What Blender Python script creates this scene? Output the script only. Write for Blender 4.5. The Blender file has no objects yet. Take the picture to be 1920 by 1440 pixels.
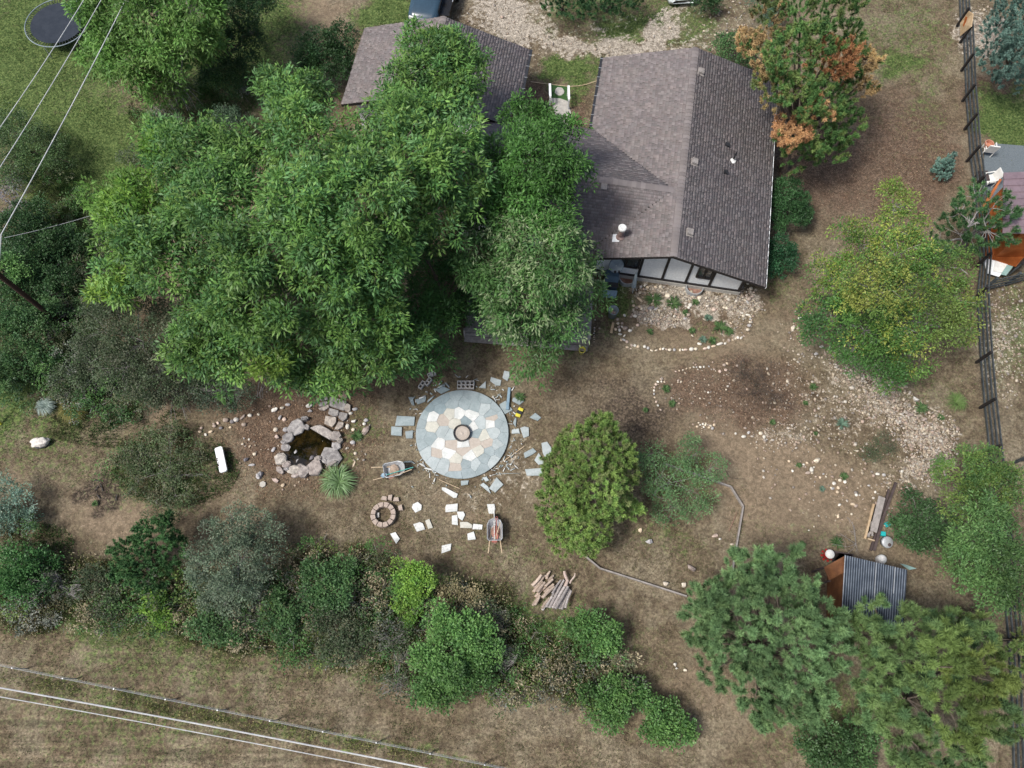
import bpy, math, random
import numpy as np
from mathutils import Vector, noise as mnoise
PI = math.pi
random.seed(7); rng = np.random.default_rng(7)
R = math.radians
sc = bpy.context.scene
C = sc.collection
# ---------------------------------------------------------------- camera
CAM_H = 35.0; TILT = R(21.0); FPX = 1461.0
cam_d = bpy.data.cameras.new('camera'); cam = bpy.data.objects.new('camera', cam_d); C.objects.link(cam)
cam.location = (0, 0, CAM_H); cam.rotation_euler = (TILT, 0, 0)
cam_d.sensor_width = 36.0; cam_d.lens = FPX / 1920 * 36; cam_d.clip_end = 2000
sc.camera = cam
# ---------------------------------------------------------------- light (bright overcast, soft sun from the left)
SUN_EL = R(59); SUN_AZ = R(-114)                      # azimuth measured from +Y towards +X (west)
w = bpy.data.worlds.new('World'); sc.world = w; w.use_nodes = True
nt = w.node_tree; sky = nt.nodes.new('ShaderNodeTexSky'); sky.sky_type = 'NISHITA'; sky.sun_disc = False
sky.sun_elevation = SUN_EL; sky.sun_rotation = SUN_AZ; sky.dust_density = 4.0; sky.air_density = 1.0
bg = nt.nodes['Background']; nt.links.new(sky.outputs[0], bg.inputs[0]); bg.inputs[1].default_value = 0.06
sun_d = bpy.data.lights.new('sun', 'SUN'); sun_d.energy = 1.5; sun_d.angle = R(12); sun_d.color = (1, 0.97, 0.92)
sun = bpy.data.objects.new('sun', sun_d); C.objects.link(sun)
_sd = Vector((math.sin(SUN_AZ) * math.cos(SUN_EL), math.cos(SUN_AZ) * math.cos(SUN_EL), math.sin(SUN_EL)))
sun.rotation_euler = _sd.to_track_quat('Z', 'Y').to_euler(); sun.location = _sd * 60
vs = sc.view_settings; vs.view_transform = 'Standard'; vs.look = 'None'; vs.exposure = 1.3; vs.gamma = 1; vs.use_curve_mapping = False
sc.cycles.max_bounces = 5; sc.cycles.diffuse_bounces = 3; sc.cycles.transmission_bounces = 3; sc.cycles.transparent_max_bounces = 4
# ---------------------------------------------------------------- survey helpers: photo bearings -> places on the ground (or at height z)
ca, sa = math.cos(TILT), math.sin(TILT)
def G(px, py, z=0.0):
    u = (px - 960) / FPX; v = (720 - py) / FPX
    dy = v * ca + sa; dz = v * sa - ca; t = (z - CAM_H) / dz
    return Vector((u * t, dy * t, z))
def mpp(px, py, z=0.0):                              # metres per photo pixel there
    return (CAM_H - z) / (ca - (720 - py) / FPX * sa) / FPX
def crop(ox, oy, s): return lambda x, y: (ox + x / s, oy + y / s)
# ---------------------------------------------------------------- objects and tags
def tag(o, label=None, cat=None, group=None, kind=None):
    if label: o['label'] = label
    if cat: o['category'] = cat
    if group: o['group'] = group
    if kind: o['kind'] = kind
    return o
def empty(name, loc, rz=0, label=None, cat=None, group=None):
    o = bpy.data.objects.new(name, None); C.objects.link(o); o.location = loc; o.rotation_euler = (0, 0, rz)
    o.empty_display_size = 0.3
    return tag(o, label, cat, group)
def link(name, me, parent=None, loc=None, rot=None):
    o = bpy.data.objects.new(name, me); C.objects.link(o)
    if parent: o.parent = parent
    if loc is not None: o.location = loc
    if rot is not None: o.rotation_euler = rot
    return o
def npmesh(name, V, F, mat, col=None, smooth=False):
    V = np.asarray(V, np.float32).reshape(-1, 3); F = np.asarray(F, np.int32); k = F.shape[1]; m = len(F)
    me = bpy.data.meshes.new(name); me.vertices.add(len(V)); me.vertices.foreach_set('co', V.ravel())
    me.loops.add(m * k); me.loops.foreach_set('vertex_index', F.ravel())
    me.polygons.add(m); me.polygons.foreach_set('loop_start', np.arange(0, m * k, k, dtype=np.int32))
    me.polygons.foreach_set('loop_total', np.full(m, k, np.int32))
    if smooth: me.polygons.foreach_set('use_smooth', np.ones(m, bool))
    me.update(calc_edges=True)
    if col is not None:
        a = me.color_attributes.new('Col', 'FLOAT_COLOR', 'POINT')
        c4 = np.ones((len(V), 4), np.float32); c4[:, :3] = col; a.data.foreach_set('color', c4.ravel())
    if mat: me.materials.append(mat)
    return me
class MB:
    """collects shapes, builds ONE mesh"""
    def __init__(s): s.v = []; s.f = []; s.c = []
    def add(s, vs_, fs, c=None):
        n = len(s.v); s.v += [tuple(v) for v in vs_]; s.f += [tuple(i + n for i in f) for f in fs]
        s.c += [c or (1, 1, 1)] * len(vs_); return s
    def box(s, c, d, rz=0, rx=0, ry=0, col=None):
        from mathutils import Euler
        m = Euler((rx, ry, rz)).to_matrix(); c = Vector(c)
        vs_ = [c + m @ Vector((sx * d[0] / 2, sy * d[1] / 2, sz * d[2] / 2)) for sx in (-1, 1) for sy in (-1, 1) for sz in (-1, 1)]
        return s.add(vs_, [(0, 1, 3, 2), (4, 6, 7, 5), (0, 4, 5, 1), (2, 3, 7, 6), (0, 2, 6, 4), (1, 5, 7, 3)], col)
    def bar(s, a, b, w_, h_, col=None, up=(0, 0, 1)):
        a, b = Vector(a), Vector(b); d = (b - a).normalized(); u = Vector(up)
        sd = d.cross(u)
        if sd.length < 1e-3: sd = d.cross(Vector((0, 1, 0)))
        sd.normalize(); u2 = sd.cross(d)
        vs_ = [p + sd * (x * w_ / 2) + u2 * (y * h_ / 2) for p in (a, b) for x, y in ((-1, -1), (1, -1), (1, 1), (-1, 1))]
        return s.add(vs_, [(0, 3, 2, 1), (4, 5, 6, 7), (0, 1, 5, 4), (1, 2, 6, 5), (2, 3, 7, 6), (3, 0, 4, 7)], col)
    def tube(s, pts, rs, n=6, cap=True, col=None):
        pts = [Vector(p) for p in pts]
        if not hasattr(rs, '__len__'): rs = [rs] * len(pts)
        base = len(s.v); vs_ = []; ref = Vector((0.31, 0.17, 0.93))
        for i, p in enumerate(pts):
            d = (pts[min(i + 1, len(pts) - 1)] - pts[max(i - 1, 0)]).normalized()
            x = d.cross(ref)
            if x.length < .05: x = d.cross(Vector((1, 0, 0)))
            x.normalize(); y = d.cross(x)
            for k in range(n):
                t = 2 * PI * k / n; vs_.append(p + (x * math.cos(t) + y * math.sin(t)) * rs[i])
        fs = [(i * n + k, i * n + (k + 1) % n, (i + 1) * n + (k + 1) % n, (i + 1) * n + k) for i in range(len(pts) - 1) for k in range(n)]
        if cap: fs += [tuple(range(n - 1, -1, -1)), tuple((len(pts) - 1) * n + k for k in range(n))]
        return s.add(vs_, fs, col)
    def lathe(s, c, prof, n=24, col=None, axis=None):
        c = Vector(c); q = Vector(axis).to_track_quat('Z', 'Y') if axis else None
        vs_ = []
        for r, z in prof:
            for k in range(n):
                v = Vector((r * math.cos(2 * PI * k / n), r * math.sin(2 * PI * k / n), z))
                vs_.append(c + (q @ v if q else v))
        fs = [(i * n + k, i * n + (k + 1) % n, (i + 1) * n + (k + 1) % n, (i + 1) * n + k) for i in range(len(prof) - 1) for k in range(n)]
        return s.add(vs_, fs, col)
    def prism(s, poly, z0, z1, bev=0.0, col=None):
        poly = [Vector((p[0], p[1])) for p in poly]
        ar = sum(poly[i].x * poly[(i + 1) % len(poly)].y - poly[(i + 1) % len(poly)].x * poly[i].y for i in range(len(poly)))
        if ar < 0: poly = poly[::-1]
        n = len(poly); cx = sum(p.x for p in poly) / n; cy = sum(p.y for p in poly) / n; cc = Vector((cx, cy))
        rings = [(poly, z0)]
        if bev:
            rings.append((poly, z1 - bev)); rings.append(([p + (cc - p).normalized() * bev for p in poly], z1))
        else: rings.append((poly, z1))
        vs_ = [(p.x, p.y, z) for ring, z in rings for p in ring]
        fs = [tuple(range(n - 1, -1, -1)), tuple((len(rings) - 1) * n + k for k in range(n))]
        fs += [(i * n + k, i * n + (k + 1) % n, (i + 1) * n + (k + 1) % n, (i + 1) * n + k) for i in range(len(rings) - 1) for k in range(n)]
        return s.add(vs_, fs, col)
    def mesh(s, name, mat, smooth=False, col=False):
        me = bpy.data.meshes.new(name); me.from_pydata(s.v, [], s.f); me.materials.append(mat)
        if smooth: me.polygons.foreach_set('use_smooth', [True] * len(s.f))
        if col:
            a = me.color_attributes.new('Col', 'FLOAT_COLOR', 'POINT'); a.data.foreach_set('color', [x for c in s.c for x in (*c, 1)])
        me.update(); return me
    def build(s, name, mat, parent=None, smooth=False, col=False, loc=None):
        return link(name, s.mesh(name, mat, smooth, col), parent, loc)
# ---------------------------------------------------------------- materials
def newmat(name):
    m = bpy.data.materials.new(name); m.use_nodes = True; return m, m.node_tree.nodes, m.node_tree.links, m.node_tree.nodes['Principled BSDF']
def N(nodes, t, **kw):
    n = nodes.new(t)
    for k, v in kw.items():
        if k in ('operation', 'blend_type', 'data_type', 'attribute_name', 'feature', 'interpolation', 'noise_dimensions', 'wave_type', 'bands_direction', 'distance'): setattr(n, k, v)
    return n
def mixc(nodes, links, fac, a, b, bt='MIX'):
    m = nodes.new('ShaderNodeMix'); m.data_type = 'RGBA'; m.blend_type = bt
    for s_, v in ((m.inputs[0], fac), (m.inputs[6], a), (m.inputs[7], b)):
        if hasattr(v, 'links') or hasattr(v, 'is_linked'): links.new(v, s_)
        elif isinstance(v, tuple): s_.default_value = (*v[:3], 1)
        else: s_.default_value = v
    return m.outputs[2]
def mth(nodes, links, op, a, b=None, clamp=False):
    m = nodes.new('ShaderNodeMath'); m.operation = op; m.use_clamp = clamp
    for i, v in enumerate((a, b)):
        if v is None: continue
        if hasattr(v, 'is_linked'): links.new(v, m.inputs[i])
        else: m.inputs[i].default_value = v
    return m.outputs[0]
def noise(nodes, links, scale, detail=3, rough=.6, vec=None, dist=0):
    n = nodes.new('ShaderNodeTexNoise'); n.inputs['Scale'].default_value = scale; n.inputs['Detail'].default_value = detail
    n.inputs['Roughness'].default_value = rough; n.inputs['Distortion'].default_value = dist
    if vec is None:
        tc = nodes.get('TC') or nodes.new('ShaderNodeTexCoord'); tc.name = 'TC'; vec = tc.outputs['Object']
    links.new(vec, n.inputs['Vector']); return n.outputs['Fac']
def ramp(nodes, links, v, lo, hi):
    n = nodes.new('ShaderNodeMapRange'); n.interpolation_type = 'SMOOTHSTEP'; n.clamp = True
    links.new(v, n.inputs[0]); n.inputs[1].default_value = lo; n.inputs[2].default_value = hi; return n.outputs[0]
def pbr(name, c1, c2=None, scale=6, rough=.8, bump=.25, bscale=40, metal=0, detail=4, attr=False, spec=.3, bd=.01):
    m, n, l, b = newmat(name); b.inputs['Roughness'].default_value = rough; b.inputs['Metallic'].default_value = metal
    b.inputs['Specular IOR Level'].default_value = spec
    if c2 is None: c2 = tuple(x * .72 for x in c1)
    f = ramp(n, l, noise(n, l, scale, detail, .65), .35, .65)
    col = mixc(n, l, f, c1, c2)
    f2 = ramp(n, l, noise(n, l, scale * 7, 2), .3, .7)
    col = mixc(n, l, mth(n, l, 'MULTIPLY', f2, .3), col, tuple(x * .6 for x in c2))
    if attr:
        a = n.new('ShaderNodeAttribute'); a.attribute_name = 'Col'; col = mixc(n, l, 1.0, col, a.outputs['Color'], 'MULTIPLY')
    l.new(col, b.inputs['Base Color'])
    if bump:
        bn = n.new('ShaderNodeBump'); bn.inputs['Strength'].default_value = bump; bn.inputs['Distance'].default_value = bd
        l.new(noise(n, l, bscale, 4), bn.inputs['Height']); l.new(bn.outputs[0], b.inputs['Normal'])
    return m
def foliage_mat(name, transl=.3, rough=.5, gloss=.25):
    m, n, l, b = newmat(name); a = n.new('ShaderNodeAttribute'); a.attribute_name = 'Col'
    b.inputs['Roughness'].default_value = rough; b.inputs['Specular IOR Level'].default_value = gloss
    l.new(a.outputs['Color'], b.inputs['Base Color'])
    t = n.new('ShaderNodeBsdfTranslucent'); l.new(a.outputs['Color'], t.inputs[0])
    mx = n.new('ShaderNodeMixShader'); mx.inputs[0].default_value = transl
    l.new(b.outputs[0], mx.inputs[1]); l.new(t.outputs[0], mx.inputs[2]); l.new(mx.outputs[0], n['Material Output'].inputs[0])
    return m
M = {}
M['leaf'] = foliage_mat('leaf', .28, .48, .3); M['needle'] = foliage_mat('needle', .12, .6, .15)
M['blade'] = foliage_mat('grass_blade', .2, .7, .1)
M['bark'] = pbr('bark', (.13, .105, .085), (.07, .055, .045), 9, .9, .6, 30)
M['greybark'] = pbr('grey_bark', (.34, .32, .31), (.2, .19, .18), 9, .9, .4, 40)
M['stone'] = pbr('field_stone', (.8, .76, .7), (.55, .5, .45), 7, .85, .5, 25, attr=True)
M['rock'] = pbr('rough_rock', (.8, .76, .72), (.42, .39, .38), 5, .9, .9, 14, attr=True, bd=.03)
M['slab'] = pbr('flagstone', (.85, .85, .85), (.68, .7, .7), 3, .65, .15, 30, attr=True)
M['sand'] = pbr('sand', (.5, .45, .4), (.44, .39, .34), 8, .95, .5, 30)
M['block'] = pbr('concrete_block', (.62, .6, .56), (.48, .46, .44), 12, .95, .5, 90)
M['paver'] = pbr('retaining_block', (.47, .39, .33), (.36, .29, .25), 10, .95, .5, 60)
M['concrete'] = pbr('concrete', (.5, .48, .43), (.38, .36, .33), 5, .9, .25, 60)
M['white'] = pbr('white_paint', (.86, .88, .88), (.8, .83, .84), 1.5, .6, .06, 40)
M['blackwood'] = pbr('black_timber', (.018, .017, .018), (.03, .026, .025), 6, .6, .2, 30)
M['blacksteel'] = pbr('black_metal', (.02, .022, .025), (.035, .035, .04), 6, .45, .1, 30, spec=.5)
M['fencewood'] = pbr('dark_painted_rail', (.035, .045, .05), (.075, .085, .09), 4, .7, .3, 30)
M['oldwood'] = pbr('weathered_wood', (.36, .33, .31), (.25, .23, .215), 5, .9, .4, 50)
M['paleboard'] = pbr('pale_wood', (.55, .42, .27), (.42, .3, .18), 5, .8, .3, 40)
M['orangewood'] = pbr('orange_stained_wood', (.42, .13, .035), (.3, .08, .02), 3, .6, .25, 30)
M['brownwood'] = pbr('brown_plywood', (.2, .085, .035), (.13, .055, .025), 3, .7, .2, 30)
M['darkwood'] = pbr('dark_plank', (.1, .075, .07), (.06, .045, .045), 4, .8, .3, 30)
M['galv'] = pbr('galvanised_steel', (.55, .57, .58), (.42, .44, .46), 4, .45, .1, 40, metal=.4)
M['grey'] = pbr('grey_plastic', (.28, .34, .37), (.22, .27, .3), 4, .5, .1, 40)
M['bluegrey'] = pbr('blue_grey_cover', (.07, .12, .17), (.05, .085, .12), 4, .6, .2, 10)
M['lightblue'] = pbr('pale_blue_metal', (.26, .38, .47), (.2, .3, .38), 4, .5, .1, 20)
M['yellow'] = pbr('yellow_plastic', (.75, .68, .08), (.6, .52, .06), 4, .45, .05, 20)
M['red'] = pbr('red_plastic', (.5, .03, .03), (.38, .02, .02), 4, .45, .05, 20)
M['whiteplastic'] = pbr('white_plastic', (.8, .8, .77), (.68, .68, .65), 4, .4, .05, 20)
M['teal'] = pbr('teal_plastic', (.03, .5, .5), (.02, .38, .4), 4, .45, .05, 20)
M['rust'] = pbr('rusty_steel', (.36, .22, .17), (.22, .12, .09), 6, .8, .3, 40)
M['redmetal'] = pbr('faded_red_metal', (.4, .14, .11), (.3, .1, .085), 5, .6, .1, 30)
M['handle'] = pbr('ash_handle', (.6, .48, .33), (.48, .36, .24), 8, .6, .1, 30)
M['tealmetal'] = pbr('teal_handle', (.1, .42, .36), (.08, .33, .3), 8, .5, .1, 30)
M['log'] = pbr('split_log', (.56, .48, .42), (.38, .31, .27), 8, .9, .6, 40, attr=True)
M['logend'] = pbr('cut_log_end', (.6, .44, .28), (.48, .33, .2), 12, .85, .2, 60)
M['carblue'] = pbr('dark_blue_car_paint', (.035, .07, .105), (.03, .06, .09), 2, .22, 0, spec=.6)
M['carblack'] = pbr('black_car_paint', (.012, .011, .01), (.015, .014, .012), 2, .25, 0, spec=.6)
M['carwhite'] = pbr('white_car_paint', (.7, .78, .8), (.66, .73, .75), 2, .25, 0, spec=.6)
M['carglass'] = pbr('dark_car_glass', (.03, .045, .055), (.025, .035, .045), 1, .08, 0, spec=.8)
M['glass'] = pbr('window_glass', (.05, .06, .07), (.035, .04, .045), 1, .08, 0, spec=.9)
M['tramp'] = pbr('trampoline_mat', (.02, .027, .04), (.03, .038, .052), 3, .8, .1, 60)
M['mauve'] = pbr('mauve_metal_roof', (.27, .2, .22), (.23, .17, .19), 1, .4, .03, 20, metal=.2)
M['wire'] = pbr('bare_wire', (.75, .75, .73), (.6, .6, .6), 1, .4, 0, metal=.3)
M['poleW'] = pbr('creosoted_pole', (.075, .04, .03), (.045, .025, .02), 6, .8, .4, 20)
M['ash'] = pbr('charcoal_ash', (.035, .033, .035), (.1, .095, .09), 12, .95, .8, 25)
M['copper'] = pbr('terracotta', (.55, .26, .18), (.45, .2, .13), 5, .7, .1, 20)
M['palegreen'] = pbr('pale_green_glass', (.3, .45, .42), (.24, .37, .35), 3, .2, .02, 20)
M['palered'] = pbr('pinkish_stone', (.5, .36, .32), (.38, .27, .24), 7, .85, .4, 25)
M['redbrownchimney'] = pbr('chimney_pipe_brown', (.18, .11, .1), (.3, .22, .2), 9, .6, .2, 30)
def shingle_mat():
    m, n, l, b = newmat('asphalt_shingle'); a = n.new('ShaderNodeAttribute'); a.attribute_name = 'Col'
    f = noise(n, l, 1.1, 4, .6); g = noise(n, l, 60, 2, .7)
    col = mixc(n, l, ramp(n, l, f, .3, .7), (.95, .93, .95), (1.06, 1.03, 1.0)); 
    col = mixc(n, l, 1.0, a.outputs['Color'], col, 'MULTIPLY')
    col = mixc(n, l, mth(n, l, 'MULTIPLY', ramp(n, l, g, .35, .7), .35), col, (.22, .19, .19))
    l.new(col, b.inputs['Base Color']); b.inputs['Roughness'].default_value = .95; b.inputs['Specular IOR Level'].default_value = .15
    bn = n.new('ShaderNodeBump'); bn.inputs['Strength'].default_value = .5; bn.inputs['Distance'].default_value = .01
    l.new(g, bn.inputs['Height']); l.new(bn.outputs[0], b.inputs['Normal']); return m
M['shingle'] = shingle_mat()
def water_mat():
    m, n, l, b = newmat('pond_water'); f = noise(n, l, 2.2, 4)
    l.new(mixc(n, l, ramp(n, l, f, .4, .7), (.005, .004, .002), (.028, .018, .005)), b.inputs['Base Color'])
    b.inputs['Roughness'].default_value = .04; b.inputs['Specular IOR Level'].default_value = .5
    return m
M['water'] = water_mat()
# ---------------------------------------------------------------- numpy value noise
_tab = rng.random((256, 256)).astype(np.float32)
def vnoise(x, y):
    xi = np.floor(x).astype(int); yi = np.floor(y).astype(int); fx = x - xi; fy = y - yi
    fx = fx * fx * (3 - 2 * fx); fy = fy * fy * (3 - 2 * fy); g = lambda a, b: _tab[a & 255, b & 255]
    return (g(xi, yi) * (1 - fx) + g(xi + 1, yi) * fx) * (1 - fy) + (g(xi, yi + 1) * (1 - fx) + g(xi + 1, yi + 1) * fx) * fy
def fbm(x, y, o=4, s=0):
    t = 0; a = .5; n = 0
    for i in range(o):
        t = t + a * vnoise(x * 2 ** i + 17.3 * i + s, y * 2 ** i - 9.1 * i + s * 1.7); n += a; a *= .55
    return t / n
def proj(X, Y):
    d = Y * sa + CAM_H * ca; return 960 + FPX * X / d, 720 - FPX * (Y * ca - CAM_H * sa) / d
# ---------------------------------------------------------------- ground
# surface covers by survey blobs: (px, py, rx, ry, rot_deg, strength)
COV = {
 'green': [(1180,50,90,22,-20,.9),(1020,70,40,20,30,.7),(1150,112,60,12,0,.8),(950,75,30,20,0,.6),(240,1340,320,90,8,.45),(300,1240,300,60,8,.5),(1500,1000,120,60,0,.3),(620,880,60,40,0,.5),(960,1050,160,60,0,.35),(1000,650,60,60,0,.5),(60,110,180,200,0,1.0),(20,20,120,100,0,.7),(150,300,150,160,0,1.1),(190,230,60,60,0,.6),(430,90,160,130,0,.85),(500,40,60,100,20,.8),(740,25,70,45,0,1.2),
    (1075,135,60,22,0,1.3),(1090,165,35,45,0,1.0),(1150,20,240,70,0,.55),(1260,20,60,30,-40,1.0),(1300,60,60,40,0,.7),(1700,60,110,90,0,.5),(1690,110,40,30,0,.9),(1740,180,45,120,0,.45),
    (1890,220,60,55,0,1.3),(1450,520,40,60,0,.45),(1510,560,50,40,0,.35),(30,700,60,160,20,.9),(110,800,90,60,0,.6),(300,880,130,80,0,.6),(90,850,120,60,0,.45),(130,640,60,150,10,.8),
    (400,1160,420,75,4,.9),(850,1180,320,90,6,.85),(500,1230,500,26,9.5,.5),(240,1310,300,15,10,.55),(560,1370,300,15,10,.55),(830,1425,200,14,10,.55),(1250,1010,90,45,10,.45),(1270,900,90,60,0,.55),
    (720,640,300,60,0,.5),(1040,670,80,25,0,.5),(1150,560,40,60,0,.8),(1330,620,70,40,0,.4),(1840,600,60,120,0,.3),(1900,620,60,110,0,.6),(680,800,40,50,0,.5),(1850,1180,100,80,0,.35),(1560,1350,120,80,0,.6),(200,1420,260,60,5,.35),(1650,1430,300,60,0,.25),(1230,1360,150,40,0,.2),(700,930,120,30,0,.25),(880,1010,200,80,0,.18),(1740,740,80,60,0,.35)],
 'dirt': [(1420,860,150,50,25,.9),(1440,950,120,70,20,.7),(1300,640,150,40,0,.45),(1340,640,120,50,0,.6),(1560,930,130,70,20,.8),(1640,1050,90,60,0,.5),(250,960,120,60,0,.8),(70,900,80,60,0,.4),(1570,330,90,120,0,.35),(1480,580,50,120,0,.4),
    (860,960,80,30,0,.5),(880,930,200,30,0,.35),(1400,1190,120,90,20,.45),(1330,1310,140,60,20,.5),(100,1260,25,60,0,.4),(560,90,30,120,35,1.0),(600,30,60,40,30,.9),(1700,480,60,60,0,.4),(300,760,60,20,0,.6),(600,1010,60,40,0,.4)],
 'mulch': [(560,800,140,110,0,1.1),(650,700,110,60,0,1.0),(1540,300,170,110,30,1.0),(1500,600,70,60,0,.6),(1700,300,120,150,10,1.1),(1660,180,70,70,0,.7),(1400,740,130,80,0,1.0),(1300,740,80,60,0,.9),(1000,205,30,50,0,1.3),(1095,205,25,45,0,1.2),(1310,600,110,45,0,.8),(1380,420,40,60,0,.3),
    (1600,780,120,60,0,.5),(400,930,60,30,0,.6),(860,640,120,60,0,.6),(1860,180,60,60,0,1.0),(1010,960,60,60,0,.4),(350,1100,500,60,5,.35),(1560,560,80,160,0,.4),(1900,1100,50,200,0,.6)],
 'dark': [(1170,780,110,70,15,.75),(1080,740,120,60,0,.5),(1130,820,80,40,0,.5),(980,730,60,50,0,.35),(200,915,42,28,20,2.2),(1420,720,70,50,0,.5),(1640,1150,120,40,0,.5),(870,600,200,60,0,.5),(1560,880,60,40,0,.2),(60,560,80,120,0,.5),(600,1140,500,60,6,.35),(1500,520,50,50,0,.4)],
 'gravel': [(1130,88,190,20,0,1.15),(960,40,70,55,30,1.2),(1240,55,60,24,-45,1.3),(1275,20,30,26,-50,1.0),(1015,40,20,60,-35,.8),(1180,40,70,18,-10,.35),(925,10,40,40,0,.9),(1370,50,60,60,0,.35),(1840,60,40,40,0,1.2),
    (1600,690,50,32,25,.7),(1655,750,55,40,30,.75),(1730,805,60,38,10,.8),(1745,850,42,50,0,.8),(1720,880,60,30,-20,.8),(1470,820,50,22,0,.6),(1570,760,110,60,20,.4),(1300,560,110,22,6,1.0),(1240,597,42,17,3,1.4),(1390,590,26,40,0,.9),(870,925,110,18,0,.45),(960,890,50,60,30,.5),(850,940,50,20,0,.3),(1880,640,40,90,0,.6)],
 'asphalt': [(300,1400,700,130,9,1.3),(900,1420,500,60,8,1.0),(300,1240,400,50,9,1.0),(1450,1420,300,60,0,.6)],
}
def ground():
    def axis(a, b, st, far):
        mid = np.arange(a, b, st); out = [];
        v = b; k = st
        while v < far: out.append(v); k *= 1.25; v += k
        out.append(far); lo = []; v = a; k = st
        while v > -far: k *= 1.25; v -= k; lo.append(max(v, -far))
        return np.unique(np.concatenate([lo[::-1], mid, out]))
    xs = axis(-34, 34, .2, 600); ys = axis(-7, 42, .2, 600)
    X, Y = np.meshgrid(xs, ys); X = X.ravel(); Y = Y.ravel(); nx, ny = len(xs), len(ys)
    Z = (fbm(X * .35, Y * .35, 3, 5) - .5) * .0 + (fbm(X * 2.2, Y * 2.2, 3, 9) - .5) * .045 - .03
    px, py = proj(X, np.clip(Y, -10, 60)); px = px + (fbm(X * .9, Y * .9, 4, 3) - .5) * 90; py = py + (fbm(X * .9, Y * .9, 4, 31) - .5) * 80
    inside = (Y < 60) & (Y > -12)
    out = {}
    for k, bl in COV.items():
        m = np.zeros_like(X)
        for (cx, cy, rx, ry, rot, st) in bl:
            c_, s_ = math.cos(R(rot)), math.sin(R(rot)); dx = px - cx; dy = py - cy
            d = np.sqrt(((dx * c_ + dy * s_) / rx) ** 2 + ((-dx * s_ + dy * c_) / ry) ** 2)
            m = np.maximum(m, st * np.clip(1.35 - d * .85, 0, 1))
        out[k] = np.where(inside, m, .35 if k == 'green' else 0)
    V = np.stack([X, Y, Z], 1)
    i = np.arange(nx - 1); j = np.arange(ny - 1); I, J = np.meshgrid(i, j); a = (J * nx + I).ravel()
    F = np.stack([a, a + 1, a + nx + 1, a + nx], 1)
    me = npmesh('ground', V, F, None, None, True)
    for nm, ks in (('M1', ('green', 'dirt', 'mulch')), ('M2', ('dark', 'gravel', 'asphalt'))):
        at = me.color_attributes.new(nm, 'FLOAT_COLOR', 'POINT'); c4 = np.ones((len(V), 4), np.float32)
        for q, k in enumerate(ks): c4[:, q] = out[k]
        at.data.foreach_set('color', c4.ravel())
    m, n, l, b = newmat('yard_ground'); b.inputs['Roughness'].default_value = .95; b.inputs['Specular IOR Level'].default_value = .1
    tc = n.new('ShaderNodeTexCoord'); tc.name = 'TC'
    def at(nm):
        a_ = n.new('ShaderNodeAttribute'); a_.attribute_name = nm; s_ = n.new('ShaderNodeSeparateColor'); l.new(a_.outputs['Color'], s_.inputs[0]); return s_.outputs
    m1 = at('M1'); m2 = at('M2')
    nb = noise(n, l, .35, 5, .6); nm_ = noise(n, l, 1.6, 5, .65); nf = noise(n, l, 9, 5, .7); ng = noise(n, l, 38, 4, .75); nh = noise(n, l, 4, 6, .7, dist=.6)
    dry = mixc(n, l, ramp(n, l, nm_, .35, .65), (.21, .166, .118), (.118, .09, .064))
    dry = mixc(n, l, mth(n, l, 'MULTIPLY', ramp(n, l, nh, .42, .68), .55), dry, (.1, .1, .055))
    dry = mixc(n, l, mth(n, l, 'MULTIPLY', ramp(n, l, nb, .45, .6), .6), dry, (.25, .215, .16))
    col = dry
    def over(col, mask, c, lo=.25, hi=.75, nz=None, amp=1.0):
        nz = nz or nf; v = mth(n, l, 'ADD', mask, mth(n, l, 'MULTIPLY', mth(n, l, 'SUBTRACT', nz, .5), amp * 1.6))
        return mixc(n, l, ramp(n, l, v, lo, hi), col, c)
    dirtc = mixc(n, l, ramp(n, l, nf, .3, .7), (.27, .215, .155), (.19, .145, .105))
    col = over(col, m1[1], dirtc, .2, .75, nm_, .8)
    mul = mixc(n, l, ramp(n, l, ng, .35, .7), (.075, .052, .04), (.24, .18, .135))
    mul = mixc(n, l, mth(n, l, 'MULTIPLY', ramp(n, l, nm_, .4, .6), .5), mul, (.13, .085, .06))
    col = over(col, m1[2], mul, .4, .95, nh, .9)
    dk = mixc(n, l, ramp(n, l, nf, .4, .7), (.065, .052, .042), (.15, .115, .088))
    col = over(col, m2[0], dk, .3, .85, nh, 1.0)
    gr = mixc(n, l, ramp(n, l, nf, .3, .7), (.055, .105, .032), (.12, .155, .055))
    gr = mixc(n, l, mth(n, l, 'MULTIPLY', ramp(n, l, ng, .5, .75), .5), gr, (.17, .18, .07))
    col = over(col, m1[0], gr, .28, .85, nh, 1.15)
    mp = n.new('ShaderNodeMapping'); mp.inputs['Rotation'].default_value = (0, 0, R(9)); mp.inputs['Scale'].default_value = (.25, 3.2, 1); l.new(tc.outputs['Object'], mp.inputs[0])
    st = noise(n, l, 1.3, 4, .6, mp.outputs[0]); sm = mixc(n, l, ramp(n, l, st, .35, .65), (.72, .74, .7), (1.3, 1.27, 1.25)); col = mixc(n, l, mth(n, l, 'MULTIPLY', m2[2], .7, True), col, mixc(n, l, 1.0, col, sm, 'MULTIPLY'))
    vo = n.new('ShaderNodeTexVoronoi'); vo.inputs['Scale'].default_value = 17; l.new(tc.outputs['Object'], vo.inputs['Vector'])
    grv = mixc(n, l, ramp(n, l, vo.outputs['Distance'], .15, .7), (.43, .39, .34), (.24, .205, .17))
    vr = n.new('ShaderNodeSeparateColor'); l.new(vo.outputs['Color'], vr.inputs[0])
    grv = mixc(n, l, mth(n, l, 'MULTIPLY', vr.outputs[0], .5), grv, (.54, .49, .43))
    col = over(col, m2[1], grv, .45, .95, nh, 2.0)
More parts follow.
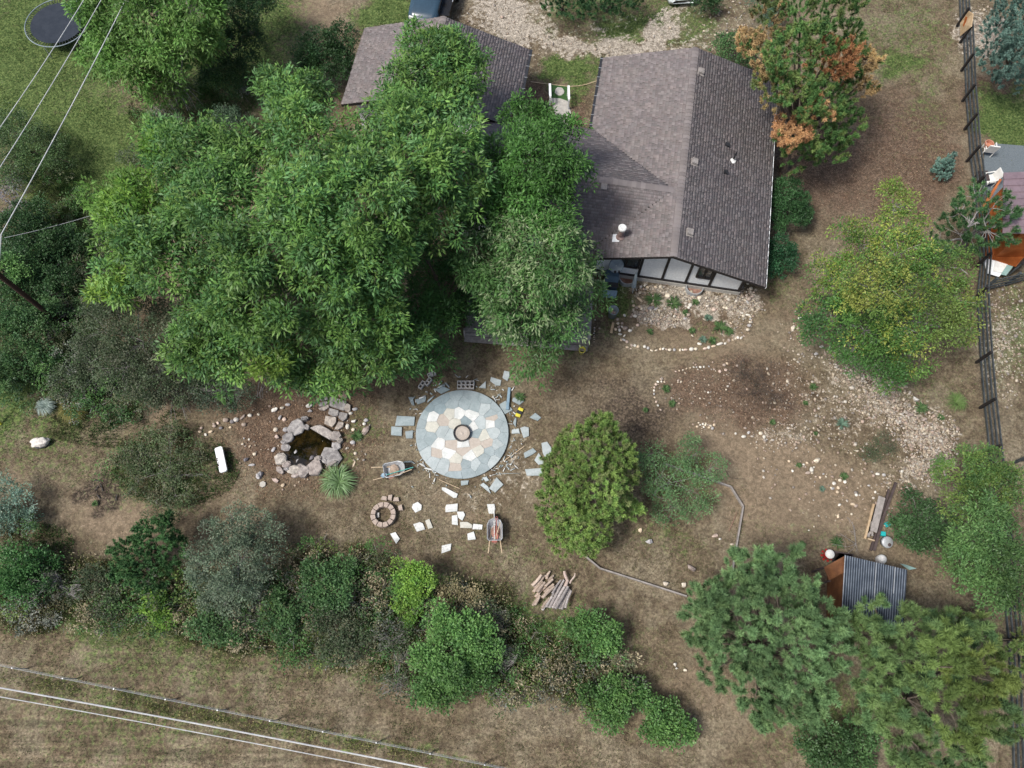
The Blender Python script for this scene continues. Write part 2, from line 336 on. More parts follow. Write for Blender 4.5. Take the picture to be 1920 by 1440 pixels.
    col = mixc(n, l, .55, col, mixc(n, l, ramp(n, l, ng, .32, .7), (.35, .35, .35), (1.7, 1.68, 1.6)), 'MULTIPLY')
    col = mixc(n, l, .8, col, mixc(n, l, ramp(n, l, nf, .36, .66), (.62, .61, .6), (1.38, 1.38, 1.36)), 'MULTIPLY')
    col = mixc(n, l, .7, col, mixc(n, l, ramp(n, l, nh, .38, .64), (.68, .68, .66), (1.3, 1.3, 1.28)), 'MULTIPLY')
    l.new(col, b.inputs['Base Color'])
    bn = n.new('ShaderNodeBump'); bn.inputs['Strength'].default_value = .9; bn.inputs['Distance'].default_value = .05
    l.new(mth(n, l, 'ADD', mth(n, l, 'MULTIPLY', nf, .8), mth(n, l, 'MULTIPLY', ng, .5)), bn.inputs['Height']); l.new(bn.outputs[0], b.inputs['Normal'])
    me.materials.append(m)
    o = link('ground', me); tag(o, 'dry grass, bare soil, mulch and patchy green turf of the yard', kind='structure')
    return out, X, Y, nx
GMASK, GX, GY, _ = ground()
# ---------------------------------------------------------------- house and garage
HROT = R(-9.5); _hc, _hs = math.cos(HROT), math.sin(HROT)
def HW(x, y, z=0): return Vector((x * _hc - y * _hs, x * _hs + y * _hc, z))
def HL(p): return (p.x * _hc + p.y * _hs, -p.x * _hs + p.y * _hc, p.z)
def HG(px, py, z): return HL(G(px, py, z))
class Frame:
    def __init__(s, name, bx, by, label, cat): s.b = (bx, by); s.o = empty(name, HW(bx, by), HROT, label, cat)
    def __call__(s, x, y, z=0): return Vector((x - s.b[0], y - s.b[1], z))
def shingles(acc, P0, es, et, poly, fr):
    """acc lists; P0 eave origin (local), es unit along eave, et unit up the slope, poly in (s,t)"""
    V, F, K = acc; nrm = es.cross(et).normalized()
    if nrm.z < 0: nrm = -nrm
    t0 = min(p[1] for p in poly); t1 = max(p[1] for p in poly); ex = .145; t = t0; row = 0
    while t < t1 - .02:
        tm = min(t + ex / 2, t1 - .01); xs = []
        for i in range(len(poly)):
            a, b = poly[i], poly[(i + 1) % len(poly)]
            if (a[1] - tm) * (b[1] - tm) < 0: xs.append(a[0] + (b[0] - a[0]) * (tm - a[1]) / (b[1] - a[1]))
        xs.sort()
        for q in range(0, len(xs) - 1, 2):
            s = xs[q] - (random.random() * .25); e = xs[q + 1]
            while s < e:
                wdt = random.choice((.1, .13, .16, .19)); a = max(s, xs[q]); b = min(s + wdt - .006, e)
                if b - a > .02:
                    h = random.choice((.024, .046)); te = min(t + ex + .02, t1)
                    n = len(V); g = lambda ss, tt, hh: fr(*(P0 + es * ss + et * tt + nrm * hh))
                    V += [g(a, t, h), g(b, t, h), g(b, te, .012), g(a, te, .012), g(a, t, .004), g(b, t, .004)]
                    F += [(n, n + 1, n + 2, n + 3), (n + 4, n + 5, n + 1, n)]
                    v = random.choice((.86, .95, 1.0, 1.04)) if h < .03 else random.choice((1.0, 1.12, 1.3))
                    v *= random.uniform(.93, 1.07); wv = random.uniform(-.012, .012)
                    K += [(.166 * v + wv * .6, .152 * v, .15 * v)] * 6
                s += wdt
        t += ex; row += 1
def slope(fr, parent, eave_a, up_pt, poly, acc, deck_th=.14):
    """eave_a: local origin; uses direction +es given"""
def roof_plane(fr, acc, deck, P0, es, et, poly):
    shingles(acc, P0, es, et, poly, fr)
    nrm = es.cross(et).normalized()
    if nrm.z < 0: nrm = -nrm
    top = [fr(*(P0 + es * s + et * t)) for s, t in poly]; bot = [v - Vector((0, 0, .16)) for v in top]
    n = len(poly); deck.add(top + bot, [tuple(range(n)), tuple(range(2 * n - 1, n - 1, -1))] + [(i, i + n, (i + 1) % n + n, (i + 1) % n) for i in range(n)])
def ridgecaps(acc, fr, a, b, wd=.17, drop=.055):
    V, F, K = acc; a, b = Vector(a), Vector(b); d = b - a; L = d.length; d.normalize(); sd = d.cross(Vector((0, 0, 1))).normalized(); s = 0
    while s < L - .03:
        e = min(s + .24, L); h = .06; n = len(V)
        for t, hh in ((s, h + .012), (e, h - .01)):
            for k, dz in ((-1, -drop), (0, 0), (1, -drop)): V.append(fr(*(a + d * t + sd * (k * wd) + Vector((0, 0, hh + dz)))))
        F += [(n, n + 1, n + 4, n + 3), (n + 1, n + 2, n + 5, n + 4)]
        v = random.uniform(.95, 1.35); K += [(.17 * v, .156 * v, .152 * v)] * 6; s += .22
def put_shingles(acc, parent, name='shingles'):
    o = link(name, npmesh(name, np.array([tuple(v) for v in acc[0]]), np.array(acc[1]), M['shingle'], np.array(acc[2])), parent); o['kind'] = 'stuff'; return o
ZR, ZE = 4.1, 2.6
V3 = Vector
def house():
    f = Frame('house', 4.2, 20.0, 'low ranch house with brown shingle roof and white timbered gable end', 'house'); o = f.o
    xl, xr, xm, ys, yn = -.35, 8.85, 4.25, 19.0, 31.35
    acc = ([], [], []); deck = MB()
    sl = (ZR - ZE) / (xm - xl)
    # east slope
    es = V3((0, 1, 0)); et = V3((xm - xr, 0, ZR - ZE)).normalized(); Ls = V3((xm - xr, 0, ZR - ZE)).length
    roof_plane(f, acc, deck, V3((xr, ys, ZE)), es, et, [(0, 0), (yn - ys, 0), (yn - ys, Ls), (0, Ls)])
    # west slope, cut where the wing joins
    et = V3((xm - xl, 0, ZR - ZE)).normalized(); Ls = V3((xm - xl, 0, ZR - ZE)).length; q = Ls / (xm - xl)
    wr = 22.65; zw = 4.0; xv = xl + (zw - ZE) / sl      # where the wing ridge meets the west slope
    yS = wr - 3.9; yN = wr + 4.0
    roof_plane(f, acc, deck, V3((xl, ys, ZE)), es, et, [(0, (0.75 - xl) * q), (19.73 - ys, (0.75 - xl) * q), ((wr - ys), (xv - xl) * q), (yN - ys, 0), (yn - ys, 0), (yn - ys, Ls), (0, Ls)])
    # wing slopes
    xw = -6.2
    et = V3((0, wr - yS, zw - ZE)).normalized(); Ls = V3((0, wr - yS, zw - ZE)).length; q2 = Ls / (wr - yS)
    cut = (20.3 - yS) * q2
    roof_plane(f, acc, deck, V3((xw, yS, ZE)), V3((1, 0, 0)), et, [(0, cut), (-1.04 - xw, cut), (-1.04 - xw, 0), (.75 - xw, 0), (.75 - xw, (19.73 - yS) * q2), (xv - xw, Ls), (0, Ls)])
    et = V3((0, wr - yN, zw - ZE)).normalized(); Ls = V3((0, wr - yN, zw - ZE)).length
    roof_plane(f, acc, deck, V3((xw, yN, ZE)), V3((1, 0, 0)), et, [(0, 0), (xl - xw, 0), (xv - xw, Ls), (0, Ls)])
    ridgecaps(acc, f, (xm, ys, ZR), (xm, yn, ZR)); ridgecaps(acc, f, (xw, wr, zw), (xv + .1, wr, zw))
    rf = deck.build('roof', M['blackwood'], o); put_shingles(acc, rf)
    # walls
    wy = 19.93; wl, wrr = .78, 8.2; wh = .32
    roofz = lambda x: (ZR - abs(x - xm) * sl) - .17
    W = MB(); ny_ = 30.7
    W.prism([], 0, 0) if False else None
    prof = [(wl, wh), (wrr, wh), (wrr, roofz(wrr)), (xm, roofz(xm)), (wl, roofz(wl))]
    a = [f(x, wy, z) for x, z in prof]; b = [f(x, ny_, z) for x, z in prof]; n = 5
    W.add(a + b, [tuple(range(n)), tuple(range(2 * n - 1, n - 1, -1))] + [(i, i + n, (i + 1) % n + n, (i + 1) % n) for i in range(n)])
    W.build('wall', M['white'], o)
    W2 = MB(); W2.box(f(-2.9, 23.5, 1.3), (6.4, 5.2, 2.3)); W2.build('wall', M['white'], o)
    MB().box(f(4.49, wy + .02, .12), (7.5, .2, .28)).build('foundation', M['concrete'], o)
    # timbers at the bearings seen on the gable
    def wx(px, py, z): # local x on the gable wall
        return HG(px, py, z)[0]
    bars = [HG(1196, 520, .4)[0], HG(1241, 526, .4)[0], HG(1285, 531, .4)[0], HG(1329, 537, .4)[0], wrr - .07, wl + .07]
    for x in bars: MB().bar(f(x, wy - .03, .33), f(x, wy - .03, roofz(x)), .12, .05, up=(0, 1, 0)).build('timber', M['blackwood'], o)
    MB().bar(f(wl, wy - .033, .36), f(wrr, wy - .033, .36), .07, .1).build('timber', M['blackwood'], o)
    MB().bar(f(wl, wy - .036, roofz(wl) - .05), f(xm, wy - .036, roofz(xm) - .05), .06, .1).build('timber', M['blackwood'], o)
    MB().bar(f(xm, wy - .036, roofz(xm) - .05), f(wrr, wy - .036, roofz(wrr) - .05), .06, .1).build('timber', M['blackwood'], o)
    for x0, x1, z0, z1 in ((bars[2] + .38, bars[3] - .1, 1.15, 2.2), (bars[0] - 1.35, bars[0] - .12, 1.15, 2.15)):
        wd = MB()
        for a_, b_ in (((x0, z0), (x1, z0)), ((x0, z1), (x1, z1))): wd.bar(f(a_[0], wy - .05, a_[1]), f(b_[0], wy - .05, b_[1]), .1, .09)
        for x in (x0, (x0 + x1) / 2, x1): wd.bar(f(x, wy - .055, z0), f(x, wy - .055, z1), .08, .1, up=(0, 1, 0))
        fr_ = wd.build('window', M['blackwood'], o); MB().box(f((x0 + x1) / 2, wy - .02, (z0 + z1) / 2), (x1 - x0, .03, z1 - z0)).build('pane', M['glass'], fr_)
    # window wells
    for px in (1175, 1303):
        x = HG(px, 532, .2)[0]; t = [(x + .42 * math.cos(a_), wy - .1 + .42 * math.sin(a_)) for a_ in np.linspace(PI, 2 * PI, 13)]
        m = MB()
        for i in range(12): m.bar(f(t[i][0], t[i][1], .1), f(t[i + 1][0], t[i + 1][1], .1), .04, .34)
        ww = m.build('window_well', M['galv'], o)
        mm = MB(); mm.prism([(f(p[0], p[1]).x, f(p[0], p[1]).y) for p in t], 0, .03); mm.build('well_floor', M['rust'], ww)
    # gutter, fascia
    gm = MB(); gm.bar(f(xl - .07, 26.75, ZE - .02), f(xl - .07, yn, ZE - .02), .13, .12); g = gm.build('gutter', M['blacksteel'], o)
    for k in range(8): MB().bar(f(xl - .15, 26.9 + k * .62, ZE + .045), f(xl + .02, 26.9 + k * .62, ZE + .045), .02, .02).build('gutter_strap', M['galv'], g)
    MB().bar(f(xr + .02, ys, ZE - .06), f(xr + .02, yn, ZE - .06), .03, .16).build('fascia', M['white'], o)
    # roof vents (boxes)
    def onroof(px, py, east=True):
        p = HG(px, py, 3.6)
        for _ in range(6):
            z = ZR - abs(p[0] - xm) * sl; p = HG(px, py, z)
        return V3(p)
    for px, py in ((1314, 136), (1302, 305), (1293, 437)):
        p = onroof(px, py); m = MB(); m.box(f(p.x, p.y, p.z + .1), (.28, .3, .16), ry=.3); m.box(f(p.x, p.y, p.z + .02), (.36, .4, .03), ry=.31); m.build('roof_vent', M['oldwood'], o)
    p = HG(1132, 353, 3.8); m = MB(); m.box(f(p[0], p[1], 3.92), (.3, .28, .16), rx=.33); m.box(f(p[0], p[1], 3.83), (.4, .36, .03), rx=.34); m.build('roof_vent', M['oldwood'], o)
    for px, py in ((1363, 273), (1360, 324)):
        p = onroof(px, py); m = MB(); m.box(f(p.x, p.y, p.z + .07), (.18, .18, .14), ry=.3); m.bar(f(p.x, p.y, p.z), f(p.x + .12, p.y - .1, p.z + .12), .08, .06); m.build('exhaust_cap', M['blacksteel'], o)
    p = onroof(1374, 302); m = MB(); m.lathe(f(*p), [(.16, .0), (.15, .05), (.06, .12), (.05, .2)], 12); st = m.build('vent_boot', M['whiteplastic'], o)
    MB().lathe(f(p.x, p.y, p.z + .2), [(.045, 0), (.045, .42), (.03, .42), (.03, .3)], 10).build('vent_pipe', M['blacksteel'], st)
    # chimney flue
    p = onroof(1160, 446); m = MB(); m.box(f(p.x - .12, p.y - .05, p.z + .03), (.34, .42, .03), ry=-.32); ch = m.build('flue_flashing', M['white'], o)
    MB().lathe(f(p.x + .06, p.y, p.z), [(.19, -.02), (.2, .12), (.12, .2), (.12, .75), (.0, .75)], 16).build('flue_pipe', M['redbrownchimney'], ch)
    MB().lathe(f(p.x + .06, p.y, p.z + .78), [(.13, 0), (.19, .03), (.19, .14), (.14, .17), (.05, .14), (0, .15)], 18).build('flue_cap', M['whiteplastic'], ch)
    # small skylight awning and white corner box west of the wing step
    m = MB(); m.box(f(-1.42, 19.75, 2.35), (.7, 1.3, .06), rx=.1); aw = m.build('awning', M['galv'], o)
    MB().bar(f(-1.05, 19.1, 2.4), f(-1.05, 20.4, 2.5), .05, .1).build('awning_rail', M['white'], aw)
    # gable end rafters (brown boards below the wing corner)
    MB().bar(f(.74, 19.05, 2.5), f(.74, 19.9, 2.5), .06, .3).build('corner_board', M['redbrownchimney'], o)
    # satellite dish in front of the gable
    return f
HF = house()
def dish():
    p = G(1155, 497, 1.9); e = empty('satellite_dish', (p.x, p.y - .1, 0), 0, 'round grey satellite dish on a pole against the white gable wall', 'satellite dish')
    MB().lathe((0, .05, 1.95), [(.0, -.05), (.15, -.04), (.28, .0), (.36, .04), (.365, .05), (.28, .015), (.15, -.025), (0, -.035)], 28, axis=(.05, -.45, .8)).build('dish', M['grey'], e, True)
    MB().tube([(0, .1, 0), (0, .1, 1.75), (0, .06, 1.92)], .03, 8).build('mast', M['galv'], e)
    MB().tube([(0, -.2, 1.75), (-.08, -.45, 2.15)], .02, 6).build('feed_arm', M['blacksteel'], e)
    MB().box((-.1, -.42, 2.15), (.1, .1, .1)).build('receiver', M['blacksteel'], e); MB().box((.1, -.38, 2.1), (.09, .09, .1)).build('receiver', M['blacksteel'], e)
dish()
def garage():
    f = Frame('garage', -8.8, 26.6, 'detached garage with a plain brown shingle roof, half under a tree', 'garage'); o = f.o
    xl, xr, xm, ys, yn = -13.3, -4.25, -8.82, 26.05, 31.25
    acc = ([], [], []); deck = MB(); q = V3((xm - xl, 0, ZR - ZE)).length
    roof_plane(f, acc, deck, V3((xr, ys, ZE)), V3((0, 1, 0)), V3((xm - xr, 0, ZR - ZE)).normalized(), [(0, 0), (yn - ys, 0), (yn - ys, q), (0, q)])
    roof_plane(f, acc, deck, V3((xl, ys, ZE)), V3((0, 1, 0)), V3((xm - xl, 0, ZR - ZE)).normalized(), [(0, 0), (yn - ys, 0), (yn - ys, q), (0, q)])
    ridgecaps(acc, f, (xm, ys, ZR), (xm, yn, ZR))
    rf = deck.build('roof', M['blackwood'], o); put_shingles(acc, rf)
    prof = [(xl + .55, 0), (xr - .55, 0), (xr - .55, 2.6), (xm, 3.93), (xl + .55, 2.6)]
    a = [f(x, ys + .6, z) for x, z in prof]; b = [f(x, yn - .5, z) for x, z in prof]; n = 5
    MB().add(a + b, [tuple(range(n)), tuple(range(2 * n - 1, n - 1, -1))] + [(i, i + n, (i + 1) % n + n, (i + 1) % n) for i in range(n)]).build('wall', M['white'], o)
    g = MB().bar(f(xr + .07, ys, ZE - .02), f(xr + .07, yn, ZE - .02), .13, .12).build('gutter', M['blacksteel'], o)
    for k in range(7): MB().bar(f(xr - .02, ys + .3 + k * .75, ZE + .045), f(xr + .15, ys + .3 + k * .75, ZE + .045), .02, .02).build('gutter_strap', M['galv'], g)
garage()
# ---------------------------------------------------------------- entry yard between house and garage
def entry():
    for px, lab in ((1031, 'white painted rail on the left side of the entry turf'), (1066, 'white painted rail on the right side of the entry turf')):
        a = G(px, 157 + (px > 1040) * 4, .8); b = G(px + .8, 181 + (px > 1040) * 5, .8); e = empty('entry_rail', ((a + b) / 2).xy.to_3d(), 0, lab, 'rail'); c = ((a + b) / 2).xy.to_3d()
        MB().bar(a - c, b - c, .12, .06).build('top_rail', M['white'], e)
        for p in (a, b):
            q = p - c; MB().bar((q.x, q.y, 0), (q.x, q.y, .77), .08, .08).build('post', M['white'], e)
        MB().bar((a - c) - V3((0, 0, .35)), (b - c) - V3((0, 0, .35)), .04, .1).build('lower_rail', M['white'], e)
    c = G(1049, 172, .0); r = mpp(1049, 172)
    m = MB(); m.prism([(c.x + 9 * r * random.uniform(.93, 1.05) * math.cos(t), c.y + 10 * r * random.uniform(.93, 1.05) * math.sin(t)) for t in np.linspace(0, 2 * PI, 14)[:-1]], -.02, .05, .015)
    tag(m.build('stepping_stone', M['concrete']), 'round pale stepping stone on the green turf between the two white rails', 'stepping stone')
    m = MB(); m.prism([G(x, y).xy for x, y in ((1032, 184), (1050, 185), (1064, 190), (1071, 212), (1064, 240), (1045, 240), (1038, 205))], -.02, .04, .01)
    tag(m.build('concrete_path', M['concrete']), 'short pale concrete path leading from the turf to the house door', kind='structure')
    m = MB(); p = [G(x, y, .03) for x, y in ((1033, 158), (1066, 162), (1066, 190), (1050, 185), (1032, 183))]
    m.prism([q.xy for q in p], -.02, .02); tag(m.build('turf', pbr('turf', (.05, .12, .035), (.035, .085, .025), 9, .95, .6, 40)), kind='structure')
    pts = [G(x, y, .03) for x, y in ((995, 153), (1015, 156), (1033, 158), (1066, 162), (1085, 161), (1100, 158), (1118, 152))]
    tag(MB().tube(pts, .02, 5).build('garden_hose', M['handle']), 'thin hose lying across the grass in front of the white rails', 'hose')
entry()
# ---------------------------------------------------------------- cars
def car(name, loc, rz, paint, label, cat='car', dark=None):
    e = empty(name, loc, rz, label, cat); L, Wd = 4.6, 1.85     # nose towards -Y
    def hull(sec, m):  # sections along y: (y, half width, z bottom, z top, half width top)
        V = []; F = []
        for y, hw, zb, zt, ht in sec:
            V += [(-hw, y, zb), (-hw * 1.02, y, (zb + zt) / 2), (-ht, y, zt - .03), (-ht * .7, y, zt), (ht * .7, y, zt), (ht, y, zt - .03), (hw * 1.02, y, (zb + zt) / 2), (hw, y, zb)]
        for i in range(len(sec) - 1):
            for k in range(8): F.append((i * 8 + k, i * 8 + (k + 1) % 8, (i + 1) * 8 + (k + 1) % 8, (i + 1) * 8 + k))
        F += [tuple(range(8)), tuple(range(len(sec) * 8 - 1, len(sec) * 8 - 9, -1))]; return m.add(V, F)
    hull([(-2.3, .6, .3, .55, .5), (-2.22, .8, .25, .7, .7), (-1.9, .9, .22, .82, .8), (-1.2, .92, .22, .95, .84), (-.75, .92, .22, 1.0, .84), (1.4, .92, .22, 1.02, .84), (2.1, .88, .25, .98, .8), (2.28, .75, .3, .8, .68)], MB()).build('body', paint, e, True)
    cab = [(-.75, .8, .98, 1.02, .78), (.0, .76, .98, 1.5, .58), (.3, .76, .98, 1.54, .58), (1.3, .76, .98, 1.5, .56), (1.95, .76, .98, 1.05, .7)]
    hull(cab, MB()).build('cabin', M['carglass'], e, True)
    MB().box((0, .65, 1.53), (1.1, 1.25, .04)).build('roof', paint, e)
    MB().bar((-.76, -.74, 1.02), (.76, -.74, 1.02), .05, .03).build('wiper_cowl', M['carblack'], e)
    for s in (-1, 1):
        MB().box((s * .98, -.5, 1.02), (.2, .12, .14)).build('mirror', paint, e)
        MB().box((s * .62, -2.22, .62), (.34, .1, .16), rz=s * .3).build('headlight', M['whiteplastic'], e)
        for y in (-1.45, 1.4):
            wl_ = MB().lathe((s * .82, y, .33), [(.2, -.1), (.33, -.1), (.34, 0), (.33, .1), (.2, .1)], 18, axis=(1, 0, 0)).build('wheel', M['carblack'], e)
            MB().lathe((s * .88, y, .33), [(0, .04 * s), (.2, .05 * s)], 14, axis=(1, 0, 0)).build('rim', M['galv'], wl_)
    return e
p = G(806, 26, .8); car('parked_car', (p.x - .1, p.y + 2.0, 0), R(-9), M['carblue'], 'dark blue car parked nose-in behind the garage roof ridge')
p = G(1273, 4, .4); car('parked_car', (p.x + .1, p.y + 2.3, 0), R(4), M['carwhite'], 'white car at the top edge beside the curved gravel drive, only its bumper in view')
def trailer_shape():  # narrow black shape beside the car, modelled with bed, side panels and wheels
    p = G(842, 22, .6); e = empty('trailer_shape', (p.x, p.y + 1.3, 0), R(-9), 'narrow black trailerlike shape standing tight beside the dark blue car', 'trailer_shape')
    MB().box((0, 0, .55), (.6, 3.2, .08)).build('bed', M['carblack'], e)
    for s in (-1, 1): MB().box((s * .32, 0, .75), (.05, 3.2, .4)).build('side_panel', M['carblack'], e); 
    for s in (-1, 1): MB().lathe((s * .42, .3, .3), [(.12, -.07), (.3, -.07), (.3, .07), (.12, .07)], 16, axis=(1, 0, 0)).build('wheel', M['carblack'], e)
    MB().bar((0, -1.6, .5), (0, -2.1, .45), .07, .07).build('drawbar', M['blacksteel'], e); MB().bar((.36, -.9, .97), (.36, .9, .97), .04, .03).build('rail', M['galv'], e)
trailer_shape()
# ---------------------------------------------------------------- trampoline
def trampoline():
    c = G(107, 42, .9); e = empty('trampoline', (c.x, c.y, 0), 0, 'round trampoline with black mat and pale steel rim beneath a tree', 'trampoline'); r = 1.8
    MB().lathe((0, 0, .86), [(0, 0), (r * .5, .0), (r * .84, .02)], 40).build('mat', M['tramp'], e)
    MB().tube([(r * math.cos(t), r * math.sin(t), .9) for t in np.linspace(0, 2 * PI, 49)], .026, 8).build('rim', M['grey'], e)
    for k in range(64):
        t = 2 * PI * k / 64; MB().bar((r * .84 * math.cos(t), r * .84 * math.sin(t), .88), (r * math.cos(t), r * math.sin(t), .9), .025, .02).build('spring', M['blacksteel'], e)
    for k in range(6):
        t = 2 * PI * k / 6 + .3; MB().tube([(r * math.cos(t), r * math.sin(t), .9), (r * math.cos(t), r * math.sin(t), .03)], .025, 6).build('leg', M['galv'], e)
trampoline()
# ---------------------------------------------------------------- utility pole and wires
def pole():
    b = G(121, 612); t = G(-45, 482, 7.0); e = empty('utility_pole', b, 0, 'brown wooden utility pole leaning out over the dark shrubs at the left edge', 'utility pole')
    MB().tube([(0, 0, -.2), (t - b) * .5, (t - b)], [.125, .115, .105], 12).build('shaft', M['poleW'], e)
pole()
def cable(a, b, ra, sagd, label, name='power_line', z0=8, z1=8, group=None, mat='wire'):
    A = G(*a, z0); B = G(*b, z1); pts = []
    for i in range(25):
        t = i / 24; p = A.lerp(B, t); p.z -= sagd * 4 * t * (1 - t); pts.append(p - A)
    o = MB().tube(pts, ra, 5).build(name, M[mat], loc=A); tag(o, label, 'power line', group)
cable((-40, 295), (175, -30), .018, .12, 'topmost of three wires crossing the top left corner over the trampoline')
cable((-30, 360), (212, -40), .018, .12, 'middle of the three wires crossing the top left lawn')
cable((2, 440), (255, -40), .022, .12, 'lowest and thickest of the three wires over the top left lawn')
cable((2, 440), (-4, 520), .03, .0, 'short vertical drop of cable at the left edge beside the pole')
cable((8, 446), (190, 398), .012, .1, 'thin dashed wire running low over the dark shrubs at the left', z0=3, z1=1.2)
cable((-60, 1279), (900, 1461), .024, .5, 'thick pale overhead wire across the mown field at the bottom left')
cable((-60, 1296), (880, 1474), .015, .5, 'thin pale overhead wire just below the thick one at the bottom left')
def guy():
    p = G(2, 795); e = empty('guy_marker', p, 0, 'yellow guy wire guard standing at the left edge', 'guy guard')
    MB().tube([(0, 0, 0), (-.35, .55, 1.7)], .055, 8).build('sleeve', M['yellow'], e); MB().tube([(-.35, .55, 1.7), (-1, 1.6, 5)], .01, 4).build('wire', M['wire'], e)
guy()
def wire_fence():
    a = G(-40, 1235); b = G(1010, 1450); e = empty('wire_fence', a, 0, 'low wire fence with steel posts running through uncut grass along the field', 'fence')
    n = 11; pts = [a.lerp(b, i / n) for i in range(n + 1)]
    for p in pts: q = p - a; MB().bar((q.x, q.y, 0), (q.x, q.y, 1.1), .045, .045).build('post', M['galv'], e)
    for z, r_ in ((1.08, .008), (.75, .004), (.4, .004)): MB().tube([(p - a) + V3((0, 0, z)) for p in pts], r_, 4).build('wire', M['galv'], e)
wire_fence()
# ---------------------------------------------------------------- dark rail fence at the right and the neighbour's things
def rail_fence():
    base = [(1790, -40), (1794, 49), (1800, 80), (1802, 133), (1804, 190), (1808, 243), (1812, 303), (1820, 358), (1826, 430), (1830, 500), (1824, 562), (1830, 680), (1837, 765), (1846, 850), (1855, 940), (1866, 1050), (1874, 1130), (1880, 1200), (1886, 1290), (1888, 1380), (1890, 1460)]
    P = [G(x, y) for x, y in base]; a = P[0]; e = empty('rail_fence', a, 0, 'long dark rail fence with dark upright posts down the right side of the yard', 'fence')
    e['label'] = 'long dark four-rail fence running down the whole right side of the yard'
    for i, p in enumerate(P):
        q = p - a; MB().bar((q.x, q.y, 0), (q.x, q.y, 1.32), .11, .11, up=(0, 1, 0)).build('post', M['blackwood'], e)  # posts are solid dark bars
    for i in range(len(P) - 1):
        for z in (.3, .62, .94, 1.24):
            MB().bar(P[i] - a + V3((.07, 0, z)), P[i + 1] - a + V3((.07, 0, z)), .04, .11).build('rail', M['fencewood'], e)
    # back fence branch to the right
    P = [G(x, y) for x, y in ((1842, 545), (1885, 535), (1935, 522))]; a = P[0]; e = empty('side_fence', a, 0, 'short stretch of dark rail fence branching right below the white boards', 'fence')
    for p in P: q = p - a; MB().bar((q.x, q.y, 0), (q.x, q.y, 1.3), .11, .11, up=(0, 1, 0)).build('post', M['fencewood'], e)
    for i in range(2):
        for z in (.3, .62, .94, 1.24): MB().bar(P[i] - a + V3((0, -.07, z)), P[i + 1] - a + V3((0, -.07, z)), .04, .1).build('rail', M['fencewood'], e)
    a = G(1900, 868); e = empty('fence_gate', a, 0, 'dark horizontal rail poking in at the right edge beside the leafy trees', 'fence')
    b = G(1950, 870) - a
    for z in (.5, .9, 1.2): MB().bar((0, 0, z), (b.x, b.y, z), .05, .11).build('rail', M['fencewood'], e)
    MB().bar((0, 0, 0), (0, 0, 1.25), .11, .11).build('post', M['fencewood'], e)
    # tan board hung on the fence
    e = empty('hanging_board', G(1801, 60), 0, 'ragged tan plywood board fixed between two posts of the dark fence', 'board'); a = G(1801, 60)
    A = [G(1800, 68, .15), G(1800, 43, .5), G(1816, 21, 1.5), G(1824, 26, 1.5), G(1821, 50, 1.35)]
    A = [V3((p.x - a.x, p.y - a.y, p.z)) for p in A]; n = 5; B = [p + V3((.04, 0, .01)) for p in A]
    MB().add(A + B, [tuple(range(n)), tuple(range(2 * n - 1, n - 1, -1))] + [(i, i + n, (i + 1) % n + n, (i + 1) % n) for i in range(n)]).build('board', M['paleboard'], e)
    MB().bar(A[0].lerp(A[2], .35) + V3((-.02, 0, .1)), A[0].lerp(A[2], .75) + V3((-.02, 0, .05)), .03, .12).build('stain_panel', M['orangewood'], e)
rail_fence()
